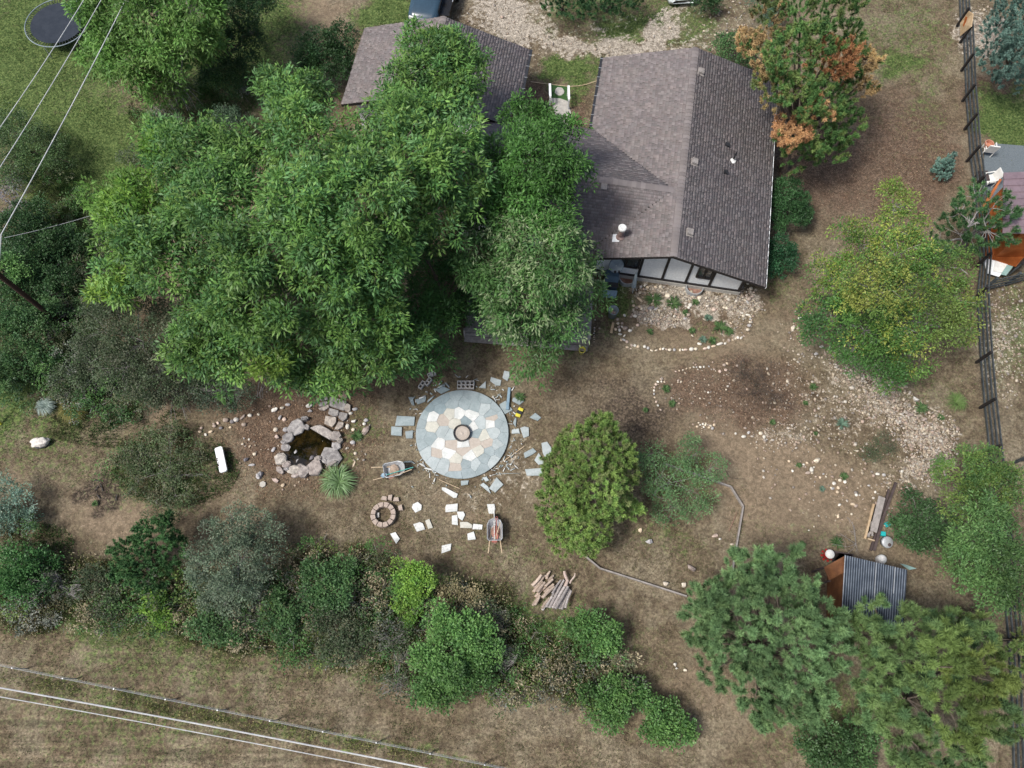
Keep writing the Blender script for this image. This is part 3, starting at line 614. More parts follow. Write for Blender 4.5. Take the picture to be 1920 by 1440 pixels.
def neighbour():
    m = MB(); m.prism([G(x, y).xy for x, y in ((1846, 272), (1870, 270), (1960, 277), (1975, 345), (1880, 400), (1842, 360))], -.02, .03)
    tag(m.build('gravel_pad', pbr('blue_grey_gravel', (.17, .2, .215), (.11, .13, .145), 25, .95, .8, 40)), kind='structure')
    # shed with mauve roof
    e = empty('garden_building', G(1905, 430), 0, 'orange timber outbuilding with a mauve ribbed metal roof across the fence', 'building'); o = e.location.copy()
    r = [G(x, y, 3.0) for x, y in ((1881, 325), (1990, 320), (1990, 440), (1879, 438))]; c = [V3((p.x - o.x, p.y - o.y, 3.0)) for p in r]
    t = [v + V3((0, 0, .06)) for v in c]
    MB().add(c + t, [(0, 1, 2, 3), (7, 6, 5, 4)] + [(i, i + 4, (i + 1) % 4 + 4, (i + 1) % 4) for i in range(4)]).build('roof', M['mauve'], e)
    for k in range(1, 9):
        u = k / 9; MB().bar(t[0].lerp(t[3], u) + V3((0, 0, .02)), t[1].lerp(t[2], u) + V3((0, 0, .02)), .04, .04).build('roof_rib', M['mauve'], e)
    w0 = [v + V3((.35, 0, 0)) for v in c]; cx = (c[0].x + c[1].x) / 2; cy = (c[0].y + c[3].y) / 2
    MB().box((cx + .25, cy, 1.5), (c[1].x - c[0].x - .3, c[0].y - c[3].y - .5, 2.95)).build('wall', M['orangewood'], e)
    for k in range(3):
        MB().bar(c[0] + V3((-.05 - .12 * k, -.2 - .25 * k, -.2 - k * .25)), c[0] + V3((-.6 - .05 * k, -1.1 - .1 * k, -1.0)), .1, .1).build('brace', M['orangewood'], e)
    # orange deck boards fanned
    e = empty('orange_deck', G(1890, 470), 0, 'orange stained plank deck beside the mauve-roofed outbuilding', 'deck'); o = e.location
    A0, A1, B0, B1 = G(1846, 487, .4), G(1842, 420, .4), G(1990, 430, .4), G(1960, 400, .4)
    q = [G(1848, 482, .4), G(1905, 500, .4), G(1990, 450, .4), G(1990, 380, .4)]
    n = 17
    for k in range(n):
        a = q[0].lerp(q[1], (k + .5) / n); b = G(1860 + k * 9, 392, .4)
        MB().bar((a.x - o.x, a.y - o.y, .4), (b.x - o.x, b.y - o.y, .4), .125, .035).build('plank', M['orangewood'], e)
    for i, (pp, lab, mt) in enumerate(((((1845, 485), (1868, 488), (1890, 500), (1873, 519), (1850, 512)), 'white sheet of board leaning by the orange deck', 'white'), (((1868, 484), (1890, 494), (1884, 512), (1862, 509)), 'white board overlapping its neighbour beside the dark fence corner', 'whiteplastic'), (((1888, 497), (1899, 500), (1886, 517), (1876, 515)), 'pale turquoise board next to the white ones by the fence corner', 'palegreen'))):
        m = MB(); m.prism([G(x, y, .3 + i * .05).xy for x, y in pp], .28 + i * .06, .31 + i * .06); tag(m.build('board', M[mt]), lab, 'board')
    e = empty('screen_fence', G(1905, 512), 0, 'slanting black solid screen fence at the right edge above the side fence', 'fence'); o = e.location
    A = G(1888, 518); B = G(1950, 445); MB().bar((A.x - o.x, A.y - o.y, .6), (B.x - o.x, B.y - o.y, .6), .06, 1.2).build('panel', M['fencewood'], e); MB().bar((A.x - o.x, A.y - o.y, 1.23), (B.x - o.x, B.y - o.y, 1.23), .14, .05).build('cap', M['blackwood'], e)
    def chair(px, py, rz, lab):
        e = empty('garden_chair', G(px, py), rz, lab, 'chair', 'white chairs on the gravel pad')
        MB().box((0, 0, .42), (.52, .5, .05)).build('seat', M['whiteplastic'], e); MB().box((0, .27, .72), (.52, .06, .6), rx=-.15).build('backrest', M['whiteplastic'], e)
        for sx in (-1, 1):
            MB().bar((sx * .28, -.28, .64), (sx * .28, .27, .66), .05, .03).build('armrest', M['whiteplastic'], e)
            for sy in (-1, 1): MB().bar((sx * .25, sy * .22, 0), (sx * .26, sy * .22, .42 if sy > 0 else .63), .04, .04).build('leg', M['whiteplastic'], e)
        return e
    chair(1848, 345, R(-80), 'white plastic garden chair facing left beside the outbuilding roof'); chair(1846, 288, R(170), 'white chair with a terracotta pot on it at the corner of the gravel pad')
    p = G(1850, 275, .45); m = MB(); m.lathe((p.x, p.y, .45), [(0, 0), (.14, 0), (.22, .24), (.24, .24), (.24, .3), (.19, .3), (.17, .1), (0, .1)], 18); tag(m.build('plant_pot', M['copper']), 'terracotta pot standing on the upper white chair', 'pot')
    e = empty('brown_table', G(1835, 340), 0, 'small dark brown table between the fence and the white chair', 'table'); MB().box((0, 0, .5), (.5, .6, .04)).build('top', M['darkwood'], e)
    for sx in (-1, 1):
        for sy in (-1, 1): MB().bar((sx * .2, sy * .25, 0), (sx * .2, sy * .25, .48), .04, .04).build('leg', M['darkwood'], e)
neighbour()
# ---------------------------------------------------------------- stones and slabs
def icos(sub=1):
    import bmesh
    bm = bmesh.new(); bmesh.ops.create_icosphere(bm, subdivisions=sub, radius=1); bm.verts.ensure_lookup_table()
    v = np.array([tuple(x.co) for x in bm.verts]); f = np.array([[q.index for q in x.verts] for x in bm.faces]); bm.free(); return v, f
ICO1, ICO2, ICO3 = icos(1), icos(2), icos(3)
def rockmesh(sx, sy, sz, seed, rough=.18, sub=2, col=(.6, .57, .52), mat='stone', angular=False, smooth=True):
    v, f = (ICO1, ICO2, ICO3)[sub - 1]; r_ = np.random.default_rng(seed); v = v.copy()
    if angular:
        for _ in range(14):
            d = r_.normal(size=3); d /= np.linalg.norm(d); h = r_.uniform(.42, .78); t = v @ d; v -= np.outer(np.maximum(t - h, 0), d)
    o = r_.uniform(0, 50, 3); nz = np.array([mnoise.noise(Vector(p * 1.6 + o)) + .5 * mnoise.noise(Vector(p * 4 + o)) for p in v])
    v = v * (1 + rough * nz)[:, None] * np.array([sx, sy, sz])
    c = np.array(col) * r_.uniform(.85, 1.12)
    return npmesh('stone', v, f, M[mat], np.tile(c, (len(v), 1)) * (1 + .25 * nz)[:, None].clip(.7, 1.3), smooth and not angular)
SC = {'w': (.98, 1.0, .97), 'p': (.85, .72, .66), 'g': (.62, .64, .68), 't': (.9, .78, .62), 'd': (.3, .3, .34), 'b': (.55, .48, .44), 'c': (.95, .9, .78)}
def stone(px, py, wpx, asp=1.0, rot=0, col='w', parent=None, name='stone', flat=.5, ang=False, rough=.18, sub=2, org=None, mat='stone', z=0):
    m = mpp(px, py); sx = wpx / 2 * m; sy = sx * asp; p = G(px, py, z); sz = min(sx, sy) * flat * 2
    if org is not None: p = p - org
    o = link(name, rockmesh(sx, sy, sz, random.randrange(1 << 30), rough, sub, SC[col], mat, ang), parent, (p.x, p.y, z + sz * .45), (0, 0, R(rot))); return o
def rcol(): return random.choice('wwwttccpgbb')
# garden bed by the white gable: rock border
cA = crop(1000, 460, 4.364); cB = crop(1000, 350, 3.692); cP = crop(440, 680, 6.0); cS = crop(700, 680, 5.647); cL = crop(640, 860, 5.333); cL1 = crop(0, 700, 3.692)
def stone_set(name, label, cat, lst, cr, deflt=22, sc_=4.364, ang=False):
    o0 = G(*cr(lst[0][0], lst[0][1])); e = empty(name, o0, 0, label, cat)
    for it in lst:
        x, y = cr(it[0], it[1]); wd = (it[2] if len(it) > 2 else deflt * random.uniform(.7, 1.35)) / sc_ * 1.08; asp = it[3] if len(it) > 3 else random.uniform(.65, 1)
        stone(x, y, wd, asp, it[4] if len(it) > 4 else random.uniform(0, 180), it[5] if len(it) > 5 else rcol(), e, 'stone', .4, ang, .18, 2, o0)
    return e
stone_set('stone_border', 'curved border of pale field stones around the planting bed below the white gable', 'stone border',
 [(688,608,26),(692,640,24),(725,640),(700,668,32,.6),(728,668),(672,688),(705,695,28,.8),(708,728,30,.6),(718,775),(740,775,34,.5,-30,'g'),(765,790,24),(803,818,26),(830,822),(857,830),(797,845),(768,835),(910,830,26),(938,842),(967,862,26,.5,-30),(1005,860,26,.5,20),(1040,850),(1062,848),(1088,852),(1115,857,32,.8,0,'c'),(1153,857,24,1,0,'g'),(1200,857),(1222,856),(1245,855,32,.6,0,'p'),(1293,852,38,.85,0,'w'),(1328,850,26,1,0,'c'),(1405,845,34,.6,10,'p'),(1433,837,28),(1475,827,42,.5,12,'t'),(1525,808,56,.4,16,'w'),(1568,805),(1598,778,30,.8),(1632,775),(1655,762),(1672,755),(1700,758,30,.6,40),(1722,742,22,.6),(1753,692,30,.85,0,'c'),(1765,658,34,.9,0,'g'),(1770,628,20),(1775,605,20),(1775,585,20),(1755,570,40,.4,-10),(1718,580,32,.9,0,'c'),(1708,555,20)], cA)
stone_set('inner_stones', 'loose scatter of round stones inside the planting bed below the white gable', 'stones',
 [(750,680,42,.9,0,'b'),(790,700,32,.8,0,'w'),(1358,808,36,.6,-20,'w'),(1282,490,36,.9,60,'w'),(1358,432,38,.8,30,'c'),(1170,527),(1477,527,38,.8,0,'p'),(1615,638,22,.5,-50),(1300,740,26,.4,-50),(745,740,26,.4,50),(853,655,28,.9,0,'p'),(745,575,26,.8),(1265,570,40,.8,0,'b'),(1100,415,52,.8,10,'c'),(1030,535,24),(1415,430,30,.6,50,'c'),(1780,355),(1803,385),(1752,315),(1765,440,44,.8,40,'b'),(1750,465,36,.5,-60,'g'),(1745,410,30,.7,60,'b'),(1790,420,30,.6),(1240,600,30,.8,0,'g'),(1235,570),(820,495),(845,510),(868,505),(960,515,60,.5,10,'d'),(1005,520,40,.5,30,'g'),(885,520),(810,570,26),(830,580),(935,345),(880,340),(910,330),(1000,345),(1040,340),(1075,338),(870,445,60,.3,-45,'t'),(800,585),(1560,510),(1580,515),(1270,510,26),(1600,520)], cA)
stone_set('small_stone_row', 'thin row of small pale stones on the soil right of the weathered deck', 'stone row', [(505,610,12),(500,676,14),(498,690,12),(500,703,14),(495,720,12),(497,738,12),(494,752,12),(497,770,10),(497,790,9),(541,680,18)], cA, 12)
stone_set('pebble_arc', 'curved line of small pale stones edging the brown bed left of the dead shrub', 'stone row',
 [(985,1280,12),(1010,1275,12),(1035,1270,14),(1060,1260,14),(1085,1255),(1110,1250),(1130,1250),(1155,1250),(1180,1248),(1215,1245),(835,1435,18),(835,1412,16),(838,1390,18),(848,1370,20),(862,1352,18),(882,1333,18),(886,1350,14),(1003,1343,20),(1330,1270,22),(1290,1280,22),(1250,1265,16),(1410,1240,18),(1320,1235,24),(1340,1225,20),(1210,1425,14),(1757,1350,20),(840,1460,16),(850,1490,16),(862,1515,16),(880,1545,16)], cB, 14, 3.692)
# pale stones in the brown bed
cM = crop(1300, 700, 3.097)
for pts, lab in (([(22,310),(40,300),(55,295),(70,300),(85,300),(100,305),(72,290),(110,320),(90,315),(60,312),(30,288),(120,300)], 'small cluster of white stones left of the dead brown shrub'),
                 ([(190,95),(300,318,18),(320,345,20),(292,368,26),(245,350),(390,350,24),(410,370,22),(425,385),(160,190),(210,60)], 'handful of white stones strewn below the dead brown shrub'),
                 ([(640,530),(660,520),(650,545),(685,560,30),(665,578,34,.5),(700,545),(690,580),(710,600),(735,605),(755,585),(555,510),(575,567,16),(770,600)], 'white broken stones gathered left of the river rock patch'),
                 ([(815,640,22),(850,622,20),(878,630,22),(808,670,22),(840,665,20),(835,690,18),(800,665,14),(945,707,18)], 'white stones beside the small green weed above the lumber'),
                 ([(848,764,20),(925,760,28),(943,770,24),(918,818,14),(1068,585,24),(1105,590,20),(1210,570,20),(1018,652,16),(1055,690,16),(700,890,10),(670,912,10)], 'white stones lying on bare dirt above the timber stack')):
    stone_set('stone_cluster', lab, 'stones', pts, cM, 14, 3.097)
for (x, y, wd, asp, rot, col, lab) in ((1716, 749, 18, .55, -25, 'w', 'smooth white oblong boulder at the upper right of the river rock patch'), (1706, 779, 17, .7, 0, 'b', 'grey-brown round boulder left of the green weed by the river rocks'), (1733, 787, 16, .55, 20, 'b', 'flat tan boulder right of the green weed by the river rocks'),
    (1531, 863, 14, .95, 0, 'c', 'egg-shaped cream stone alone on the bare dirt'), (1606, 846, 9, .7, 0, 'c', 'small cream stone left of the low dark weed'), (1571, 968, 10, .6, 55, 't', 'tan oblong stone on dirt left of the lumber'), (1218, 1015, 19, .7, 0, 'g', 'blue-grey angular rock in the edged bed right of the round pine'), (1201, 994, 10, 1, 0, 't', 'small tan rock up-left of the blue-grey rock'),
    (1297, 1066, 20, .75, -35, 'b', 'mottled dark and cream rock in the lower part of the edged bed'), (1249, 1095, 16, .8, 0, 'c', 'pale round rock on the edging line at the bottom'), (1282, 1096, 15, .75, 0, 'c', 'pale low rock right of its twin near the blue-green pine'), (1340, 1005, 12, .8, 0, 'p', 'pinkish rock near the right edging board'), (1349, 1011, 7, 1, 0, 'w', 'tiny white rock beside the pinkish one'), (1372, 1021, 8, .8, 0, 'p', 'small pink rock touching the right edging board'),
    (1500, 597, 9, .8, 0, 'w', 'bright white stone on soil between house bed and yellow-green tree'), (1486, 616, 17, .8, 0, 'c', 'cream rounded stone with smaller ones left of the yellow-green tree'), (1540, 651, 12, .6, 0, 'g', 'grey stone under the left skirt of the yellow-green tree'), (1530, 664, 13, .6, 0, 'g', 'greenish grey flat stone below the left skirt of the yellow-green tree'),
    (1265, 1246, 9, 1, 0, 'w', 'small white stone, upper of two on the dry grass right of the hedgerow'), (1268, 1253, 7, .7, 0, 'w', 'small white stone, lower of two on the dry grass right of the hedgerow'), (1284, 1257, 8, .8, 0, 'c', 'small cream stone on dry grass near the big blue-green pine'), (1313, 1262, 12, .8, 0, 'p', 'pinkish stone half under the big blue-green pine'), (677, 1041, 12, .8, 0, 'g', 'grey stone at the edge of the weedy hedgerow below the pond')):
    o = stone(x, y, wd, asp, rot, col, None, 'rock', .45, True, .2, 3, mat='rock' if wd > 14 else 'stone'); tag(o, lab, 'rock')
# white mottled boulder, far left
def boulder():
    p = G(80, 833); e = empty('white_boulder', p, R(14), 'white mottled boulder with a dark hollow underside on the grass at far left', 'boulder')
    link('rock_body', rockmesh(.44, .24, .2, 5, .3, 3, (1.15, 1.15, 1.1), 'rock'), e, (0, .03, .2)); link('dark_base', rockmesh(.4, .2, .12, 6, .2, 2, (.12, .13, .16), 'rock'), e, (0, -.04, .08))
boulder()
def bench():
    a, b = G(409, 838, .42), G(419, 885, .42); c = (a + b) / 2; c.z = 0; d = (b - a); rz = math.atan2(d.y, d.x) + PI / 2
    e = empty('stone_bench', c, rz, 'white stone slab bench with dark lichen on one edge, left of the pond', 'bench'); L = d.length
    MB().prism([(x, y) for x, y in ((-.17, -L / 2 + .06), (-.1, -L / 2), (.12, -L / 2), (.18, -L / 2 + .06), (.18, L / 2 - .06), (.12, L / 2), (-.11, L / 2), (-.18, L / 2 - .05))], .34, .44, .02).build('seat', M['white'], e)
    for y in (-L * .32, L * .32): MB().box((0, y, .17), (.26, .14, .34)).build('leg', M['concrete'], e)
    for k in range(14): MB().box((-.165 + random.uniform(0, .05), random.uniform(-.38, .1), .445), (random.uniform(.015, .05), random.uniform(.02, .06), .006), rz=random.random()).build('lichen_patch', M['darkwood'], e)
bench()
# ---------------------------------------------------------------- pond
def pond():
    o0 = G(*cP(830, 950)); e = empty('garden_pond', o0, 0, 'small dark garden pond ringed by rough grey and pink boulders', 'pond')
    wp = [(860,745),(1000,810),(1085,890),(1085,965),(980,1070),(920,1140),(780,1175),(630,1150),(540,1020),(620,930),(650,810),(770,760)]
    m = MB(); m.prism([(G(*cP(x, y)) - o0).xy for x, y in wp], .02, .07); m.build('water', M['water'], e)
    rs = [(700,735,190,.85,40,'g'),(1140,835,110,.9,0,'b'),(1150,945,100,.85,-30,'g'),(1090,1065,230,.8,-35,'g'),(912,1190,160,1,80,'p'),(790,1235,125,.95,50,'b'),(675,1210,150,.6,5,'c'),(600,1160,100,.6,20,'p'),(530,1090,130,.95,-60,'c'),(580,960,110,.7,-10,'g'),(615,850,130,.8,40,'g'),(520,1215,100,.6,-40,'p'),(690,1275,90,.45,10,'p'),(940,1240,70,.9,30,'g'),(560,900,60,.7,0,'d'),(820,735,60,.8,-60,'g'),(590,1205,50,.7,0,'g'),(750,1170,70,.6,0,'b'),(1020,1110,80,.6,-30,'g'),(1190,885,60,.9,0,'c'),(950,1090,70,.8,0,'b'),(800,640,80,.5,0,'g'),(1100,1150,110,.35,30,'b')]
    for x, y, wd, asp, rot, col in rs:
        q = G(*cP(x, y)) - o0; mm = mpp(580, 840) / 6 * wd * .58; k = random.choice((6, 7, 8)); a0 = random.random(); c_, s_ = math.cos(R(rot)), math.sin(R(rot)); pl = []
        for i in range(k):
            t = 2 * PI * (i + a0) / k + random.uniform(-.18, .18); u_, v_ = mm * math.cos(t) * random.uniform(.9, 1.12), mm * asp * math.sin(t) * random.uniform(.9, 1.12); pl.append((q.x + u_ * c_ - v_ * s_, q.y + u_ * s_ + v_ * c_))
        h = random.uniform(.16, .3); kk = random.uniform(.8, 1.15); cc = tuple(kk * (.5 * .64 + .35 * v) for v in SC[col]); b_ = MB().prism(pl, -.02, h, min(.05, mm * .35), cc)
        for i in range(len(b_.v) - k, len(b_.v)): b_.v[i] = (b_.v[i][0] + random.uniform(-.01, .01), b_.v[i][1] + random.uniform(-.01, .01), b_.v[i][2] + random.uniform(-.05, .03))
        b_.build('rim_rock', M['rock'], e, col=True)
    o = MB(); pp = [(850,735),(905,712),(965,700),(1060,750),(1118,795),(1095,850),(1070,862),(985,815)]
    o.prism([(G(*cP(x, y), .2) - o0).xy for x, y in pp], .05, .27, .03, (.7, .68, .66)).build('rim_slab', M['rock'], e, col=True)
    for x, y, wd, asp, c_ in ((690,1005,62,.8,'g'),(705,1100,70,.6,'g'),(870,1075,85,.8,'d'),(915,998,75,.3,'p'),(925,1035,50,.6,'p'),(675,935,35,.5,'c'),(720,1060,40,.7,'d')): stone(*cP(x, y), wd / 6, asp, random.uniform(0, 90), c_, e, 'pond_stone', .3, True, .2, 2, o0, 'rock', .03)
pond()
def steps():
    o0 = G(*cP(1160, 550)); e = empty('flagstone_steps', o0, 0, 'broken grey flagstone steps climbing from the pond under the ash tree', 'steps')
    P_ = [[(1070,380),(1150,395),(1258,435),(1225,535),(1150,510),(1065,480)],[(1262,450),(1300,470),(1300,530),(1280,555),(1232,530),(1225,500)],[(1065,505),(1170,535),(1165,590),(1110,600),(1050,570)],[(1180,550),(1270,565),(1260,620),(1215,655),(1165,615)],[(1020,592),(1140,610),(1138,665),(1095,720),(1005,680)],[(1165,655),(1225,672),(1215,715),(1160,750),(1120,745)],[(1190,308),(1265,320),(1262,395),(1220,402),(1155,362)],[(1245,240),(1275,232),(1280,262),(1250,300),(1212,258)],[(935,455),(1030,428),(1052,445),(1020,485),(950,490)],[(940,512),(1055,468),(1062,500),(1010,535),(965,530)],[(960,390),(1035,378),(1050,410),(990,425),(950,415)],[(925,392),(950,395),(935,440),(902,448)],[(1085,290),(1135,278),(1145,310),(1110,335),(1080,320)],[(1200,1140),(1235,1160),(1220,1195),(1180,1180)],[(820,325),(868,320),(850,345),(825,345)],[(930,270),(975,262),(960,280),(930,290)],[(1040,225),(1110,205),(1180,185),(1205,185),(1120,225),(1045,258)]]
    for i, pl in enumerate(P_):
        c = random.choice([(.62, .58, .52), (.66, .62, .57), (.5, .5, .5)]) if i not in (6, 7, 16) else (.6, .43, .38)
        h = .12 + .05 * (i < 7); MB().prism([(G(*cP(x, y), h) - o0).xy for x, y in pl], 0, h * random.uniform(.8, 1.1), .02, c).build('step_stone', M['rock'], e, col=True)
steps()
for it in ((450,535,80,.7,20,'w','white rounded rock, largest of the row left of the pond steps'),(535,510,62,.8,0,'c','pale rock next right of the largest white rock left of the pond steps'),(600,475,55,.6,0,'g','grey flat rock just under the ash leaves left of the pond steps'),(845,485,85,.8,0,'w','mottled white rock beside the leftmost step stones'),(850,545,62,.7,0,'g','mottled grey rock below the mottled white rock'),(1080,352,44,.8,0,'w','white rock at the top corner of the largest step stone'),
   (1345,660,70,.7,10,'w','white rock right of the lowest steps'),(1305,572,42,.8,0,'w','small white rock at the right corner of the middle steps'),(1460,690,36,1,0,'w','small round white rock above the tall leaning grey stone'),(1270,720,40,1.5,0,'w','white upright rock among weeds right of the lowest step'),(1335,755,38,1,0,'c','cream rock between the pond and the leaning grey stone'),(1355,525,58,.6,10,'g','grey-white rock under the leaves right of the steps'),(1470,775,75,1.9,-20,'b','tall leaning grey-brown stone at the right of the pond garden'),
   (1480,650,50,.8,0,'g','grey rock behind the leaning stone'),(1400,865,50,.7,0,'c','cream flat rock at the foot of the leaning stone'),(465,755,50,.95,0,'c','pale round rock, upper of two left of the pond'),(475,840,70,.75,-20,'p','pink and white rock, lower of two left of the pond'),(510,620,50,.6,70,'g','grey tilted rock above-left of the pond'),(560,640,45,.9,0,'p','pink wedge rock above-left of the pond'),(20,645,52,.95,0,'w','round white rock in the left stone line'),(90,620,90,.45,45,'b','long tan rock in the left stone line'),(175,595,45,.9,0,'w','white rock right of the long tan rock'),
   (1330,900,50,.9,0,'g','grey rock right of the pond rim'),(1345,1140,110,.2,70,'t','thin tan stick-like rock right of the pond'),(1360,1022,36,1,0,'c','small cream rock on mulch right of the pond'),(225,1030,38,.9,0,'c','small cream rock on mulch left of the pond'),(470,1330,110,.45,-25,'p','flat pink rock on mulch below the pond'),(545,1380,45,.8,40,'t','small tan rock below the flat pink one'),(135,1090,62,.9,60,'d','dark rounded rock left of the pond'),(200,1150,95,.4,-5,'g','grey split rock below the dark rounded one'),(90,912,22,1,0,'t','tiny tan rock far left of the pond'),(440,980,60,.6,60,'g','grey rock touching the left of the pond rim'),(580,755,60,.9,0,'g','grey rock touching the upper left of the pond rim')):
    x, y = cP(it[0], it[1]); o = stone(x, y, it[2] / 6 * 1.1, it[3], it[4], it[5], None, 'rock', .4, it[2] > 60, .2, 3, mat='rock' if it[2] > 45 else 'stone'); tag(o, it[6], 'rock')
stone_set('rock_line', 'loose line of small rocks on leaf litter between the drooping shrub and the pond', 'stones', [(1565,325,40,.8,0,'b'),(1635,325,30,.9,0,'w'),(1510,345,24),(1485,365,26),(1385,405,24,.8,0,'t'),(1425,425,22),(1460,405,30,.6,20,'t'),(1690,355,34,.8,0,'b'),(1610,335,28,1,0,'d'),(1395,380,20,.9,0,'p'),(1595,375,20),(1530,380,26,.8,0,'d'),(1790,285,20),(1680,490,16),(1725,458,16),(1730,505,22,.5),(1480,350,16),(1690,450,14)], cL1, 20, 3.692)
def driftwood():
    x, y = cP(280, 1270); o = stone(x, y, 13, .75, 70, 'g', None, 'driftwood', .6, False, .6, 3, mat='rock'); tag(o, 'pale grey knotted driftwood lump left of and below the pond', 'driftwood')
    c = G(*cP(318, 1370)); m = MB(); m.prism([(c.x + .155 * math.cos(t), c.y + .155 * math.sin(t)) for t in np.arange(6) * PI / 3 + .5], 0, .06, .01); tag(m.build('hexagon_paver', M['concrete']), 'hexagonal pale paver on the ground below the driftwood', 'paver')
driftwood()
# ---------------------------------------------------------------- round patio
def clip_poly(poly, nx_, ny_, d):
    out = []
    for i in range(len(poly)):
        a, b = poly[i], poly[(i + 1) % len(poly)]; da = a[0] * nx_ + a[1] * ny_ - d; db = b[0] * nx_ + b[1] * ny_ - d
        if da <= 0: out.append(a)
        if da * db < 0: t = da / (da - db); out.append((a[0] + (b[0] - a[0]) * t, a[1] + (b[1] - a[1]) * t))
    return out
SLC = {'b': (.40, .47, .49), 'l': (.54, .60, .61), 'w': (.84, .85, .83), 'c': (.72, .70, .62), 'B': (.33, .41, .44)}
def patio():
    c = G(866.5, 812.5, .14); Rr = 2.17; e = empty('round_patio', (c.x, c.y, 0), 0, 'raised round patio of blue-grey and cream flagstones on a sand bed', 'patio')
    MB().lathe((0, 0, 0), [(Rr - .03, 0), (Rr - .03, .118), (0, .118)], 72).build('mortar_bed', M['concrete'], e)
    seeds = [(860,345,'b'),(1040,340,'b'),(1190,385,'b'),(1300,465,'b'),(1370,560,'b'),(1400,680,'b'),(1395,800,'b'),(1345,930,'b'),(1270,1050,'l'),(1150,1120,'b'),(1000,1165,'b'),(870,1195,'b'),(740,1080,'l'),(560,960,'l'),(500,870,'b'),(600,800,'b'),(490,760,'b'),(490,640,'b'),(530,550,'b'),(590,470,'B'),(665,400,'B'),(760,365,'B'),
      (700,480,'B'),(830,430,'b'),(980,430,'b'),(1075,460,'b'),(1180,480,'l'),(1250,545,'b'),(630,575,'w'),(630,670,'c'),(735,610,'-'),(815,545,'c'),(900,545,'w'),(1035,560,'w'),(1130,640,'l'),(1250,645,'w'),(1262,580,'-'),(735,730,'l'),(695,865,'w'),(815,770,'l'),(820,870,'-'),(790,950,'w'),(665,960,'-'),(955,868,'w'),(960,925,'-'),(1075,845,'-'),(1120,930,'c'),(1015,990,'w'),(880,1030,'c'),(870,1100,'-'),(985,1075,'b'),(1165,780,'c'),(1200,860,'-'),(1225,930,'b'),(1315,880,'l'),(1095,750,'b'),(1270,730,'l'),(985,620,'B'),(1060,680,'w'),(1320,640,'b'),(1180,1010,'b'),(1080,1080,'l'),(870,640,'c'),(640,1040,'l')]
    S = [((G(*cS(x, y), .14) - c).xy, k) for x, y, k in seeds]
    circ = [(Rr * math.cos(t), Rr * math.sin(t)) for t in np.linspace(0, 2 * PI, 73)[:-1]]
    for i, (s, k) in enumerate(S):
        poly = circ
        for j, (q, _) in enumerate(S):
            if i == j: continue
            d = q - s
            if d.length > 2.6: continue
            n_ = d.normalized(); mid = (q + s) / 2; poly = clip_poly(poly, n_.x, n_.y, n_.dot(mid) - .0025)
            if len(poly) < 3: break
        if len(poly) < 3: continue
        # leave the fire ring's hole
        if s.length < .01: continue
        if k == '-': MB().prism(poly, .1, .128, 0).build('sand_patch', M['sand'], e); continue
        kk = random.uniform(.93, 1.06); col = tuple(v * kk for v in SLC[k]); h = .135 + random.uniform(0, .012) + (.01 if k in 'wc' else 0)
        MB().prism(poly, .092, h, .006, col).build('paving_slab', M['slab'], e, col=True)
    # fire pit ring
    r = G(*cS(937, 742), .3); f = empty('fire_pit_ring', (r.x, r.y, .14), 0, 'rusty black steel fire pit ring filled with sand at the centre of the round patio', 'fire pit')
    MB().lathe((0, 0, 0), [(.40, 0), (.40, .2), (.37, .2), (.36, .02)], 40).build('steel_ring', M['blacksteel'], f); MB().lathe((0, 0, .05), [(.362, .0), (.25, .02), (.1, .0), (0, .03)], 30).build('sand_fill', M['sand'], f)
patio()
